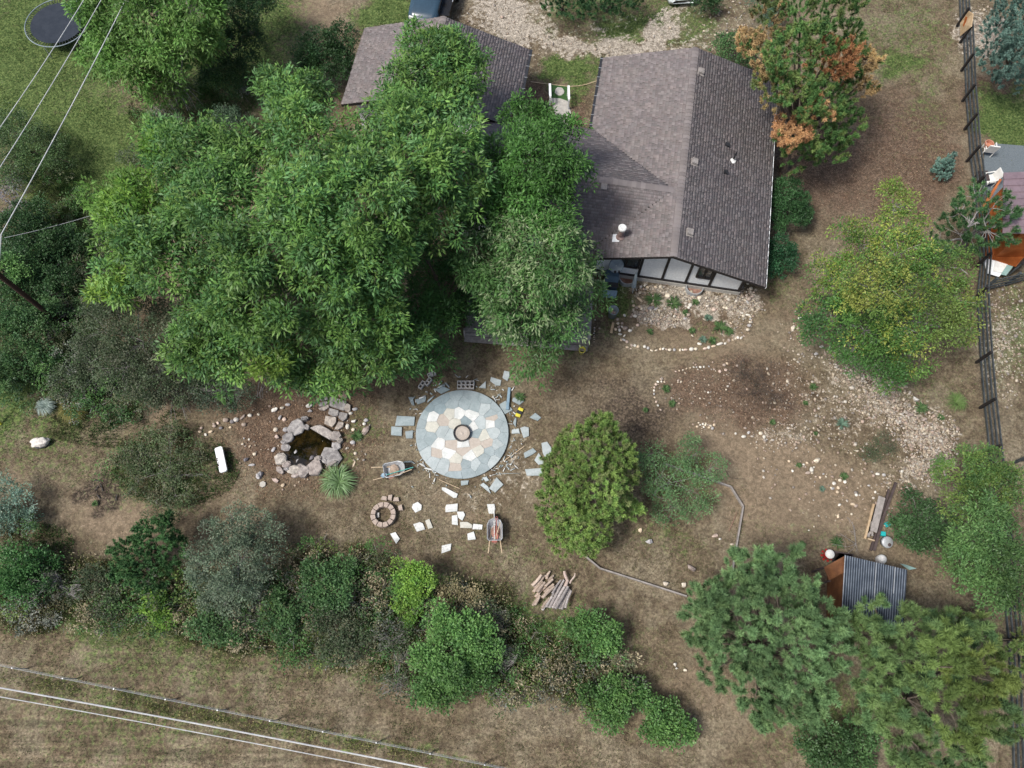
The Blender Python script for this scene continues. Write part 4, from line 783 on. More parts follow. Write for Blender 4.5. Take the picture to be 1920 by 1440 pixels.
LS = [([(250,562),(440,572),(432,665),(230,668)],'b','large blue-grey slab left of the round patio, biggest of three'),([(190,675),(302,680),(300,775),(188,765)],'b','squarish blue-grey slab, leftmost of the three left of the patio'),([(337,728),(420,715),(415,800),(345,800)],'b','small blue-grey slab touching the left side of the patio'),
 ([(1245,150),(1355,185),(1345,240),(1300,240),(1237,190)],'l','pale five-sided slab above the patio, up-right of the cinder blocks'),([(1385,85),(1440,95),(1442,140),(1420,192),(1368,160)],'l','uppermost pale slab above the patio, below the drooping tree'),([(1190,195),(1190,270),(1118,262)],'l','triangular pale slab right of the stacked cinder blocks'),([(1478,370),(1540,362),(1598,405),(1548,447),(1470,405)],'b','blue-grey slab right of the metal bar'),
 ([(1335,440),(1400,400),(1475,500),(1395,545),(1350,500)],'b','blue-grey slab lying under the lower end of the metal bar'),([(1715,530),(1778,580),(1740,615),(1655,578)],'b','diamond-shaped slab, right of the yellow knee pads'),([(1500,580),(1515,590),(1508,680),(1478,640)],'b','narrow slab sliver at the right edge of the patio'),([(1465,710),(1540,697),(1550,745),(1465,752)],'l','small oblong pale slab right of the patio'),([(1555,690),(1600,675),(1645,685),(1648,775),(1590,797)],'l','pale slab shaped like a shield right of the patio'),
 ([(1780,850),(1840,835),(1885,900),(1880,1015),(1830,1015),(1795,960)],'l','tall pale slab touching the round pine'),([(1593,955),(1690,903),(1727,940),(1680,975),(1605,1010)],'b','curved blue-grey slab left of the slab touching the round pine'),([(1750,955),(1808,1040),(1800,1070),(1750,1080),(1705,1030)],'l','pear-shaped pale slab between two others by the round pine'),([(1605,1128),(1785,1115),(1790,1195),(1625,1195)],'l','long pale slab at the lower left of the round pine'),
 ([(1305,1215),(1378,1290),(1290,1375),(1225,1330)],'l','large tilted pale square slab below the patio'),([(1130,1295),(1165,1270),(1215,1310),(1243,1385)],'l','narrow wedge slab left of the large tilted square one below the patio'),([(660,290),(740,250),(815,285),(720,330)],'B','dark slab wedged at the upper left rim of the patio'),([(440,390),(560,360),(550,410),(470,440)],'b','broken blue-grey slab off the upper left of the patio'),([(370,365),(415,360),(435,455),(400,430)],'b','thin slab shard, farthest to the upper left of the patio'),([(1155,1215),(1200,1210),(1225,1245),(1190,1260)],'l','little pale slab scrap under the lower right rim of the patio'),([(925,1250),(1010,1245),(1000,1290),(930,1300)],'b','grey slab scrap below the bottom of the patio'),
 ([(725,1320),(760,1322),(895,1390),(880,1430),(850,1432),(725,1345)],'w','long white slab on the lawn just below the patio')]
LW = [([(765,430),(805,465),(800,510),(740,540),(705,490),(715,455)],'w','rounded white slab alone on the grass right of the block fire ring'),([(1050,460),(1165,448),(1160,525),(1042,535),(1040,485)],'w','white slab at the top of the crooked row below the patio'),([(1155,530),(1220,528),(1238,560),(1210,620),(1170,590)],'w','white slab second in the crooked row'),([(1105,570),(1160,562),(1165,665),(1105,655)],'w','upright oblong white slab in the crooked row'),([(1185,632),(1260,632),(1310,660),(1305,695),(1190,690)],'c','cream slab in the crooked row'),([(1320,650),(1413,660),(1408,708),(1310,705)],'w','last white slab at the right end of the crooked row'),
 ([(1325,727),(1345,805),(1265,815),(1260,750)],'w','square white slab just below the end of the crooked row'),([(1005,870),(1100,847),(1092,915),(1002,948)],'w','lowest white slab, nearest the hedgerow in the middle'),([(718,655),(785,633),(815,645),(837,705),(755,730)],'w','white slab, left one of a close pair on the grass'),([(838,620),(880,602),(915,690),(868,703)],'c','cream slab, right one of a close pair on the grass'),([(487,750),(540,733),(585,800),(548,852)],'w','white slab lying below the block fire ring'),([(1456,455),(1530,452),(1540,500),(1528,550),(1475,548)],'w','white slab at the tip of the broom handle above the wheelbarrow')]
for lst, cr in ((LS, cS), (LW, cL)):
    for pl, k, lab in lst:
        P_ = [G(*cr(x, y), .05) for x, y in pl]; c = sum(P_, V3((0, 0, 0))) / len(P_); c.z = 0
        kk = random.uniform(.92, 1.06); m = MB(); m.prism([(p - c).xy for p in P_], -.01, random.uniform(.045, .06), .006, tuple(v * kk for v in SLC[k])); tag(m.build('flagstone', M['slab'], col=True, loc=c), lab, 'flagstone', 'loose flagstones around the patio')
# slivers and chips of slab: countless
def debris():
    V = []; F = []; K = []
    def chip(px, py, L, Wd, a, z=.03):
        p = G(px, py, z); c_, s_ = math.cos(a), math.sin(a); n = len(V); h = random.uniform(.008, .02)
        pts = [(-L / 2, -Wd / 2 * random.random()), (L / 2, -Wd / 2 * random.random()), (L / 2 * random.uniform(.4, 1), Wd / 2), (-L / 2 * random.uniform(.3, 1), Wd / 2)]
        for zz in (0, h): V.extend([(p.x + x * c_ - y * s_, p.y + x * s_ + y * c_, z + zz) for x, y in pts])
        F.extend([(n + 4, n + 5, n + 6, n + 7), (n, n + 1, n + 5, n + 4), (n + 1, n + 2, n + 6, n + 5), (n + 2, n + 3, n + 7, n + 6), (n + 3, n, n + 4, n + 7)])
        k = random.choice(('b', 'l', 'w', 'w', 'l')); v = random.uniform(.85, 1.1); K.extend([tuple(x * v for x in SLC[k])] * 8)
    cx, cy = 866.5, 812.5
    for _ in range(140):
        t = random.choice((random.uniform(.1, 1.1), random.uniform(.2, .95), random.uniform(2.0, 2.6), random.uniform(0, 6.28), random.uniform(5.2, 6.28), random.uniform(3.6, 4.4))); rr = random.choice((90, 94, 99, 106)) + abs(random.gauss(0, 5))
        chip(cx + rr * math.cos(t), cy + rr * .95 * math.sin(t), random.choice((.06, .1, .16, .26)) * random.uniform(.6, 1.2), random.uniform(.02, .07), random.uniform(0, PI))
    for x, y, L, Wd, a in ((765, 866, .55, .1, .1), (792, 872, .4, .12, -.4), (805, 880, .5, .12, -.2), (955, 888, 1.05, .03, .02), (945, 860, .3, .04, 1.2), (960, 868, .35, .04, 1.0), (962, 880, .3, .05, .5), (968, 875, .3, .05, 2.4), (775, 747, .3, .06, 1), (792, 745, .35, .08, .4), (856, 705, .25, .04, -.8), (862, 707, .14, .08, 0), (876, 706, .2, .05, .8), (891, 712, .25, .05, .4), (815, 900, .22, .07, 1.2), (773, 913, .15, .06, -.5), (882, 931, .2, .06, -1), (943, 731, .14, .07, -.6), (927, 748, .4, .06, -1.1), (962, 729, .3, .06, 1), (790, 775, .2, .05, .3), (826, 725, .5, .12, .5), (838, 722, .35, .1, -.9), (818, 730, .3, .1, .2), (808, 748, .5, .1, .7)): chip(x, y, L, Wd, a, .045)
    o = link('stone_chips', npmesh('stone_chips', np.array(V), np.array(F), M['slab'], np.array(K))); tag(o, 'slivers and chips of broken flagstone strewn around the patio rim', 'stone chips', kind='stuff')
debris()
# cinder blocks
def cinder_mesh():
    m = MB()
    for x in (-.18, 0, .18): m.box((x, 0, .095), (.035, .19, .19))
    for y in (-.08, .08): m.box((0, y, .0951), (.39, .033, .1905))
    return m.mesh('cinder_block', M['block'])
CB = cinder_mesh()
for px, py, rz, z, rx, lab in ((861, 722, 90, 0, 0, 'lower left of the cinder blocks standing at the top of the patio'), (869, 722, 90, 0, 0, 'cinder block second from left at the top of the patio'), (877, 722, 90, 0, 0, 'cinder block third from left at the top of the patio'), (885, 722, 90, 0, 0, 'rightmost of the cinder blocks at the top of the patio'),
    (791, 722, 60, 0, 0, 'left one of the tilted pair of cinder blocks by the ash leaves'), (803, 716, 55, 0, 0, 'right one of the tilted pair of cinder blocks by the ash leaves'), (808, 699, 25, 0, 90, 'cinder block lying on its side half under the ash leaves'), (853, 604, 88, 0, 0, 'upright cinder block near the shaded deck corner'), (844, 612, -20, 0, 90, 'cinder block on its side touching the upright one near the deck corner')):
    p = G(px, py, .1); o = link('cinder_block', CB, None, (p.x, p.y, z + (.1 if rx else 0)), (R(rx), 0, R(rz))); tag(o, lab, 'cinder block', 'cinder blocks')
# block fire ring
def fire_ring():
    c = G(718.7, 965, .2); e = empty('block_fire_ring', (c.x, c.y, 0), 0, 'low ring of twelve tan wedge blocks on the lawn', 'fire ring'); n = 12
    for k in range(n):
        t0 = 2 * PI * k / n + .02 + .03 * random.random(); t1 = 2 * PI * (k + 1) / n - .02; ro = .56 + random.uniform(-.012, .012); ri = .36
        P_ = [(ri * math.cos(t0), ri * math.sin(t0)), (ro * math.cos(t0), ro * math.sin(t0)), (ro * math.cos((t0 + t1) / 2) * 1.01, ro * math.sin((t0 + t1) / 2) * 1.01), (ro * math.cos(t1), ro * math.sin(t1)), (ri * math.cos(t1), ri * math.sin(t1))]
        MB().prism(P_, 0, .135, .008).build('ring_block', M['paver'], e); MB().prism(P_, .137, .29 if k not in (4, 5) else .27, .014).build('ring_block', M['paver'], e)
    p = G(*cL(357, 563), .1); MB().box((p.x - c.x + .04, p.y - c.y, .05), (.1, .22, .1)).build('half_block', M['block'], e)
fire_ring()
for px, py, rz, lab in ((721, 935, -10, 'leftmost of the three loose tan blocks above the block fire ring'), (732, 933.7, 85, 'middle one of the three loose tan blocks above the block fire ring'), (743.5, 937, 0, 'right one of the three loose tan blocks above the block fire ring'), (751.3, 953, 105, 'tan block lying alone right of the block fire ring')):
    p = G(px, py); m = MB(); m.prism([(-.14, -.09), (.14, -.09), (.1, .09), (-.1, .09)], 0, .14, .012); tag(m.build('loose_block', M['paver'], loc=p), lab, 'block', 'loose retaining blocks'); C.objects[-1].rotation_euler = (0, 0, R(rz))
# ---------------------------------------------------------------- wheelbarrows
def barrow(p, rz, label, traymat, hmat):
    e = empty('wheelbarrow', p, rz, label, 'wheelbarrow')     # wheel towards +Y, handles towards -Y
    def ringp(hw, y0, y1, z, nf=.5):
        return [(-hw, y0 + .08, z), (-hw + .06, y0, z), (hw - .06, y0, z), (hw, y0 + .08, z), (hw * 1.0, y1 - .25, z), (hw * .75, y1 - .07, z), (hw * .35, y1, z), (-hw * .35, y1, z), (-hw * .75, y1 - .07, z), (-hw, y1 - .25, z)]
    r0 = ringp(.33, -.45, .5, .62); r1 = ringp(.31, -.43, .48, .62); r2 = ringp(.22, -.3, .26, .32); r3 = ringp(.235, -.31, .27, .3); n = 10
    m = MB(); m.add(r3 + r0 + r1 + r2, [tuple(range(n - 1, -1, -1)), tuple(3 * n + k for k in range(n))] + [(i * n + k, i * n + (k + 1) % n, (i + 1) * n + (k + 1) % n, (i + 1) * n + k) for i in range(3) for k in range(n)]); tr = m.build('tray', traymat, e)
    MB().tube([V3(q) + V3((0, 0, .01)) for q in r0 + r0[:1]], .016, 6).build('rim', M['galv'], tr)
    for s in (-1, 1):
        MB().bar((s * .3, -1.0, .56), (s * .1, .62, .2), .04, .04).build('handle', hmat, e)
        MB().tube([(s * .24, -.35, .45), (s * .26, -.4, .02)], .015, 6).build('leg', M['blacksteel'], e)
    MB().lathe((0, .62, .2), [(.08, -.04), (.19, -.045), (.2, 0), (.19, .045), (.08, .04)], 20, axis=(1, 0, 0)).build('wheel', M['blacksteel'], e)
    return e
def spade(name, a, b, hm, bm, label, bl=.28, bw=.2, blade=True, cat='shovel'):
    a, b = V3(a), V3(b); e = empty(name, (a.x, a.y, a.z), 0, label, cat); d = (b - a)
    MB().tube([(0, 0, 0), d], .018, 7).build('shaft', hm, e)
    if blade:
        u = d.normalized(); sd = u.cross(V3((0, 0, 1))).normalized(); up = sd.cross(u)
        prof = [(-.02, .03), (.04, bw / 2), (.2, bw / 2), (bl, .02)]
        V = []; 
        for s_, h_ in prof: V += [d + u * s_ - sd * h_ + up * .03, d + u * s_, d + u * s_ + sd * h_ + up * .03]
        n = len(V); V2 = [v - up * .006 for v in V]
        F = [(i * 3 + k, i * 3 + k + 1, (i + 1) * 3 + k + 1, (i + 1) * 3 + k) for i in range(3) for k in range(2)]
        F += [tuple(x + n for x in reversed(q)) for q in F]
        MB().add(V + V2, F).build('blade', bm, e)
    return e
p1 = G(735, 893, 0); b1 = barrow((p1.x + .15, p1.y + .18, 0), R(-78), 'grey wheelbarrow lying beside the patio with shovels and red soil in it', M['galv'], M['handle'])
link('soil_load', rockmesh(.3, .2, .06, 3, .3, 3, (.5, .42, .36), 'stone'), b1, (0, .0, .42))
A = G(775, 876, .75); B = G(725, 890, .55); spade('shovel', A, B, M['tealmetal'], M['lightblue'], 'teal-handled shovel with a pale blade in the grey wheelbarrow')
A = G(772, 880, .72); B = G(738, 893, .55); spade('shovel', A, B, M['handle'], M['rust'], 'wooden-handled shovel in the grey wheelbarrow', .25, .16)
p2 = G(929, 1004, 0); b2 = barrow((p2.x - .02, p2.y + .13, 0), R(1), 'rusty-red wheelbarrow on the lawn pointing up towards the patio', M['galv'], M['handle'])
link('red_load', rockmesh(.2, .28, .05, 4, .25, 3, (.45, .27, .23), 'stone'), b2, (.03, -.05, .4))
A = G(926.5, 950, .5); B = G(927, 1014, .55); e = spade('broom', A, B, M['whiteplastic'], M['redmetal'], 'broom with a long pinkish-white handle leaning over the red wheelbarrow', blade=False, cat='broom')
MB().box((B - A) + V3((0, -.03, -.02)), (.24, .07, .08)).build('broom_head', M['redmetal'], e)
A = G(931, 975, .75); B = G(930, 1000, .55); e = spade('spade', A, B, M['redmetal'], M['redmetal'], 'red spade with a loop grip in the red wheelbarrow', .3, .2, cat='spade'); MB().tube([V3((.05 * math.cos(t), .07 + .07 * math.sin(t), .02)) for t in np.linspace(-PI / 2, 1.5 * PI, 13)], .014, 6).build('loop_grip', M['redmetal'], e)
A = G(938, 979, .8); B = G(929, 1010, .5); spade('shovel', A, B, M['handle'], M['rust'], 'pale wooden-handled shovel slanting in the red wheelbarrow', .22, .16)
# other tools on the ground
for a, b, r_, lab in (((983, 837), (942, 866), .02, 'brown wooden pole lying at the lower right rim of the patio'), ((823, 899), (862, 916), .018, 'thin wooden handle lying on the dirt below the patio')):
    A = G(*a, .04); B = G(*b, .04); tag(MB().tube([V3((0, 0, 0)), B - A], r_, 7).build('pole', M['handle'], loc=A), lab, 'pole')
def metal_bar():
    A = G(955, 727, .08); B = G(951, 768, .16); o = MB().bar((0, 0, 0), B - A, .13, .06).build('metal_bar', M['lightblue'], loc=A); tag(o, 'blue-grey metal bar propped on the slabs right of the patio', 'bar')
metal_bar()
def pads():
    p = G(974, 773, .05); e = empty('knee_pads', (p.x, p.y, 0), R(-25), 'pair of black and yellow knee pads on the dirt right of the patio', 'knee pads')
    for y in (-.16, .16): MB().prism([(-.13, y - .07), (.0, y - .085), (.13, y - .07), (.12, y + .07), (-.12, y + .07)], .03, .1, .02).build('pad', M['yellow'], e)
    MB().box((0, 0, .04), (.26, .46, .06)).build('strap_pad', M['blacksteel'], e)
pads()
# ---------------------------------------------------------------- firewood
def logs():
    cl = crop(900, 750, 3.692)
    L = [((360,1285),(425,1210),15),((375,1300),(440,1225),15),((370,1330),(430,1255),14),((395,1330),(450,1260),15),((385,1365),(435,1300),16),((365,1425),(405,1360),14),((380,1420),(415,1350),12),((430,1310),(500,1245),15),((445,1330),(510,1275),14),((430,1370),(480,1310),16),((460,1240),(485,1185),12),((470,1260),(510,1215),12),((450,1350),(515,1290),14),((395,1250),(455,1215),12),((430,1440),(480,1370),14),((450,1290),(505,1240),11),
         ((480,1440),(580,1245),13),((500,1440),(600,1265),15),((520,1445),(610,1290),15),((545,1445),(612,1300),12),((565,1450),(620,1310),13),((590,1440),(632,1320),11),((460,1435),(545,1280),11),((430,1455),(500,1360),13),((500,1340),(560,1245),10),((535,1320),(580,1250),10)]
    ORD = ['leftmost', 'second', 'third', 'fourth', 'fifth', 'sixth', 'seventh', 'eighth', 'ninth', 'tenth', 'eleventh', 'twelfth', 'thirteenth', 'fourteenth', 'fifteenth', 'sixteenth']
    rk = {}
    for g_ in (range(0, 16), range(16, len(L))):
        for q_, i_ in enumerate(sorted(g_, key=lambda i: L[i][0][0] + L[i][1][0] + .01 * i)): rk[i_] = ORD[q_]
    for i, (a, b, r_) in enumerate(L):
        z = .12 + .13 * random.random() + (.18 if i % 3 == 0 else 0); A = G(*cl(*a), z); B = G(*cl(*b), z + random.uniform(-.04, .04)); rr = r_ / 3.692 * mpp(1035, 1110) * .78
        mid = A.lerp(B, .5) + V3((random.uniform(-.03, .03), random.uniform(-.03, .03), 0)); v = random.uniform(.75, 1.25); col = (v * (.82 if i > 15 else 1.0), v * (.9 if i > 15 else .96), v * (1.0 if i > 15 else .9))
        nm = 'split_log' if i < 16 else 'long_branch'
        o = MB().tube([V3((0, 0, 0)), mid - A, B - A], [rr, rr * .95, rr * random.uniform(.7, .95)], 8, col=col).build(nm, M['log'], col=True, loc=A)
        if i < 16: tag(o, 'short tan split log, %s from the left in the woodpile' % rk[i] if rk[i] != 'leftmost' else 'leftmost short tan split log of the woodpile', 'log', 'short split logs'); MB().lathe((0, 0, 0), [(0, .012), (rr * .93, .012)], 8, axis=tuple(A - B)).build('cut_end', M['logend'], o)
        else: tag(o, 'long grey bare log, %s from the left among the long ones of the woodpile' % rk[i] if rk[i] != 'leftmost' else 'leftmost of the long grey bare logs in the woodpile', 'log', 'long grey logs')
    for pts, r_, lab in (([(583, 1185), (590, 1215), (605, 1250), (590, 1290)], .07, 'thick crooked grey limb sticking up from the top of the woodpile'), ([(658, 1200), (655, 1220), (630, 1250), (622, 1270)], .035, 'thin hooked branch at the top right of the woodpile')):
        P_ = [G(*cl(*q), .3) for q in pts]; A = P_[0]; tag(MB().tube([q - A for q in P_], [r_ * .8, r_, r_, r_ * 1.1], 8, col=(1.1, 1.05, 1.05)).build('crooked_limb', M['log'], col=True, loc=A), lab, 'branch')
logs()
# ---------------------------------------------------------------- timber edging
def edging():
    for pts, lab in (([(1243,869),(1300,888),(1370,913),(1393,950),(1376,1050),(1372,1078)], 'grey timber edging strip around the right side of the bare bed'), ([(1084,1032),(1125,1066),(1200,1090),(1287,1118)], 'grey timber edging strip along the bottom left of the bare bed')):
        P_ = [G(x, y, .06) for x, y in pts]; a = P_[0].copy(); a.z = 0; e = empty('bed_edging', a, 0, lab, 'edging')
        for i in range(len(P_) - 1): MB().bar(P_[i] - a, P_[i + 1] - a, .06, .2).build('edging_board', M['oldwood'], e)
    A = G(1382, 960, .03); B = G(1367, 996, .03); tag(MB().tube([V3((0, 0, 0)), B - A], .014, 5).build('stick', M['rust'], loc=A), 'thin dark stick lying inside the right edging board', 'stick')
    pts = [(1336,886),(1345,880),(1355,879),(1362,884),(1368,895),(1380,898),(1396,898)]; A = G(*pts[0], .03); tag(MB().tube([G(x, y, .03) - A for x, y in pts], .013, 5).build('vine_cord', M['bark'], loc=A), 'thin brown cord looping on the bare dirt above the edging', 'cord')
edging()
# ---------------------------------------------------------------- things by the gable
def gable_stuff():
    p = G(1143, 538); e = empty('covered_grill', p, R(-6), 'blue-grey covered grill standing at the left end of the white gable', 'grill')
    MB().prism([(-.34, -.2), (.34, -.2), (.34, .36), (-.34, .36)], .0, .95, .05).build('cabinet', M['bluegrey'], e)
    MB().add([(-.35, -.16, .95), (.35, -.16, .95), (.35, .38, .95), (-.35, .38, .95), (-.3, -.02, 1.18), (.3, -.02, 1.18), (.3, .3, 1.22), (-.3, .3, 1.22)], [(4, 5, 6, 7), (0, 1, 5, 4), (1, 2, 6, 5), (2, 3, 7, 6), (3, 0, 4, 7)]).build('lid', M['bluegrey'], e)
    MB().box((0, -.32, .84), (.68, .26, .06)).build('front_shelf', M['blacksteel'], e)
    MB().prism([(-.32, -.75), (.32, -.75), (.36, -.46), (-.36, -.46)], .25, .55, .03).build('lower_drawer', M['lightblue'], e)
    for k in range(5): MB().bar((-.3 + k * .15, -.73, .56), (-.3 + k * .15, -.48, .56), .03, .02).build('slat', M['lightblue'], e)
    p = G(1147.5, 592); e = empty('trash_can', p, 0, 'round grey rubbish bin with litter inside, below the covered grill', 'bin')
    MB().lathe((0, 0, 0), [(.0, 0), (.2, 0), (.235, .62), (.255, .63), (.255, .66), (.22, .66), (.2, .1), (0, .1)], 24).build('bin', M['grey'], e, True)
    for k in range(6): link('litter', rockmesh(.08, .06, .04, k + 40, .3, 1, random.choice(((.6, .4, .35), (.8, .8, .8), (.3, .4, .5)))), e, (random.uniform(-.1, .1), random.uniform(-.1, .1), .42))
    p = G(1187, 538); e = empty('folded_umbrella', p, 0, 'grey-white folded patio umbrella leaning on the gable beside the window well', 'umbrella')
    MB().tube([(-.05, -.35, .02), (.02, .25, 1.4)], .02, 7).build('pole', M['galv'], e); MB().lathe((-.01, 0, .75), [(.13, -.45), (.11, -.1), (.07, .3), (.02, .6)], 9, axis=(.05, .4, 1)).build('canopy', M['grey'], e)
    A = G(1150, 605, .03); B = G(1146, 624, .03); c = (A + B) / 2; tag(MB().bar(A - c, B - c, .12, .05).build('plank', M['paleboard'], loc=(c.x, c.y, .03)), 'short pale plank on the grass below the rubbish bin', 'plank')
    p = G(1090.5, 661); e = empty('yellow_bucket', p, R(10), 'yellow bucket with a dark inside, on grass at the corner of the deck', 'bucket')
    MB().lathe((0, 0, 0), [(0, .0), (.12, 0), (.155, .34), (.17, .35), (.17, .37), (.14, .37), (.115, .05)], 22).build('pail', M['yellow'], e, True); MB().lathe((0, 0, .06), [(0, 0), (.112, 0)], 18).build('dark_bottom', M['blacksteel'], e)
    MB().tube([(-.16, 0, .33), (-.12, -.12, .3), (0, -.19, .28), (.12, -.12, .3), (.16, 0, .33)], .006, 5).build('bail', M['galv'], e)
    # weathered deck under the drooping tree
    o = G(985, 600); e = empty('weathered_deck', o, R(-5), 'weathered grey timber deck mostly hidden beneath the drooping tree', 'deck'); iv = HW(0, 0)
    q = e.rotation_euler.to_matrix().inverted() if False else None
    from mathutils import Matrix
    Rm = Matrix.Rotation(R(5), 3, 'Z'); loc = lambda x, y, z: Rm @ (G(x, y, z) - o)
    x0 = loc(872, 618, .45).x; x1 = loc(1103, 640, .45).x; y0 = loc(985, 634, .45).y; y1 = loc(1000, 520, .45).y
    n = int((x1 - x0) / .15)
    for k in range(n): MB().box((x0 + (k + .5) * .15, (y0 + y1) / 2, .44), (.138, y1 - y0, .035)).build('deck_board', M['oldwood'], e)
    MB().box(((x0 + x1) / 2, y0 + .03, .24), (x1 - x0, .05, .36)).build('skirt_board', M['oldwood'], e)
    MB().box(((x0 + x1) / 2, y0 - .18, .2), (x1 - x0, .3, .04)).build('step', M['oldwood'], e)
    MB().bar((x1, y0, .92), (x1, y1, .92), .14, .04).build('top_rail', M['oldwood'], e); MB().bar((x0, y0, .9), (x0 + 1.4, y0 - .0, .9), .13, .04).build('top_rail', M['oldwood'], e)
    MB().bar((x1 - 1.2, y0, .9), (x1, y0, .9), .13, .04).build('top_rail', M['oldwood'], e)
    for x, y in ((x1, y0), (x1, (y0 + y1) / 2), (x1, y1), (x0, y0), (x0 + 1.4, y0), (x1 - 1.2, y0)): MB().bar((x, y, 0), (x, y, .9), .09, .09, up=(0, 1, 0)).build('post', M['oldwood'], e)
gable_stuff()
# ---------------------------------------------------------------- coop shed and clutter
def shed():
    o = G(1625, 1150); e = empty('corrugated_shed', o, 0, 'small brown shed with a dark blue corrugated metal roof between the pines', 'shed')
    cq = crop(1500, 880, 4.8); z0, z1 = 2.0, 2.35
    TL, TR, BL, BR = [G(*cq(x, y), z) for x, y, z in ((403,772,z1),(965,905,z1),(372,1320,z0),(930,1440,z0))]
    TL, TR, BL, BR = [V3((p.x - o.x, p.y - o.y, p.z)) for p in (TL, TR, BL, BR)]
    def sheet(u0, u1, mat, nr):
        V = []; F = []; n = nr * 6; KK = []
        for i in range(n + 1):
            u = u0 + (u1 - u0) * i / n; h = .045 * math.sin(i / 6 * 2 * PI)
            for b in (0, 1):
                p = (TL.lerp(TR, u) if b == 0 else BL.lerp(BR, u)); V.append(p + V3((0, 0, h))); w_ = max(0, math.sin(i / 6 * 2 * PI + .4)) ** 2; KK.append((.02 + .15 * w_, .03 + .18 * w_, .05 + .21 * w_))  # rib shading put into the colour: crests lighter, troughs near black
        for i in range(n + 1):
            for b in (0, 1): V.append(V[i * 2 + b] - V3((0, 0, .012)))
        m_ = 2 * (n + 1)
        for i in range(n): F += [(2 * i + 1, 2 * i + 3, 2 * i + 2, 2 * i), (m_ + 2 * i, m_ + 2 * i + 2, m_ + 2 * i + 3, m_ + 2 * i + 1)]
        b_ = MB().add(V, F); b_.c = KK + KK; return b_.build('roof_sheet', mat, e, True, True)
    m, n, l, b = newmat('aged_corrugated_shaded'); f = ramp(n, l, noise(n, l, 2.2, 5), .35, .7)
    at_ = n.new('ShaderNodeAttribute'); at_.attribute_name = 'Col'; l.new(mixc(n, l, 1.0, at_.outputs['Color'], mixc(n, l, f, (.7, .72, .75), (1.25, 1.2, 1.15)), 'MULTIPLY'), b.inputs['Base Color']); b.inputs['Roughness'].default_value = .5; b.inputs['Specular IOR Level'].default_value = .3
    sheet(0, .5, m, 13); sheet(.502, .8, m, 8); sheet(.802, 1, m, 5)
    for u in (.0, .5, .8): MB().bar(TL.lerp(TR, u) + V3((0, 0, .035)), BL.lerp(BR, u if u < .8 else .8) .lerp(TL.lerp(TR, u), 0 if u < .8 else .55) + V3((0, 0, .035)), .02, .015).build('seam', M['galv'], e)
    # side roof (brown ply) and dark walls
    W = [G(*cq(x, y), z) for x, y, z in ((215,880,1.5),(400,780,2.2),(395,930,2.2),(265,1000,1.5))]; W = [V3((p.x - o.x, p.y - o.y, p.z)) for p in W]; W2 = [v - V3((0, 0, .04)) for v in W]
    MB().add(W + W2, [(3, 2, 1, 0), (4, 5, 6, 7)] + [(i, (i + 1) % 4, (i + 1) % 4 + 4, i + 4) for i in range(4)]).build('side_hatch', M['brownwood'], e)
    cen = (TL + TR + BL + BR) / 4; 
    sk = [TL.lerp(cen, .12), TR.lerp(cen, .12), BR.lerp(cen, .12), BL.lerp(cen, .12)]
    MB().prism([p.xy for p in sk], 0, 1.9).build('wall', M['brownwood'], e)
    MB().bar(W[3] + V3((.05, 0, -.1)), V3((W[3].x + .05, W[3].y, 0)), .08, .08).build('post', M['darkwood'], e); MB().bar(W[0] + V3((.05, 0, -.1)), V3((W[0].x + .05, W[0].y, 0)), .08, .08).build('post', M['darkwood'], e)
    D = [G(*cq(x, y), .2) for x, y in ((285,740),(370,725),(480,775),(400,790),(290,830))]; c = sum(D, V3((0, 0, 0))) / 5; c.z = 0
    d = empty('plank_platform', c, 0, 'low dark plank platform between the red cooler and the corrugated roof', 'platform')
    a0, a1, b0, b1 = D[0] - c, D[4] - c, D[2] - c, D[3] - c
    for k in range(7): u = k / 6; p_ = a0.lerp(a1, u); q_ = b0.lerp(b1, u); MB().bar((p_.x, p_.y, .2), (q_.x, q_.y, .2), .1, .03).build('plank', M['darkwood'], d)
    # cooler
    p = G(*cq(240, 775)); k = empty('drink_cooler', p, 0, 'round red drink cooler with a white lid beside the plank platform', 'cooler')
    MB().lathe((0, 0, 0), [(0, 0), (.17, 0), (.19, .1), (.19, .36)], 22).build('jug', M['red'], k, True); MB().lathe((0, 0, .36), [(.2, 0), (.2, .05), (.17, .08), (0, .09)], 22).build('lid', M['whiteplastic'], k, True)
    for a_ in np.linspace(0, 2 * PI, 9)[:-1]: MB().box((.24 * math.cos(a_), .24 * math.sin(a_), .03), (.08, .08, .05), rz=a_).build('foot', M['red'], k)
    # white dome, barrel, teal boxes, pane
    p = G(*cq(717, 815)); m_ = MB(); m_.lathe((0, 0, 0), [(.2, 0), (.21, .2), (.18, .32), (.1, .38), (0, .4)], 24); tag(m_.build('white_jug', M['whiteplastic'], smooth=True, loc=p), 'rounded white container at the top edge of the corrugated roof', 'container')
    p = G(*cq(750, 665)); k = empty('white_barrel', p, 0, 'pale blue-white tub with a dark opening beside the teal box', 'tub'); MB().lathe((0, .0, .3), [(0, -.12), (.24, -.1), (.255, .1), (.24, .12), (0, .1)], 26, axis=(.1, -.25, 1)).build('shell', M['lightblue'] if False else M['galv'], k, True); MB().lathe((.07, -.14, .41), [(.08, 0), (.0, .02)], 12, axis=(.1, -.25, 1)).build('opening', M['darkwood'], k)
    MB().box((0, 0, .1), (.2, .2, .2)).build('stand', M['darkwood'], k)
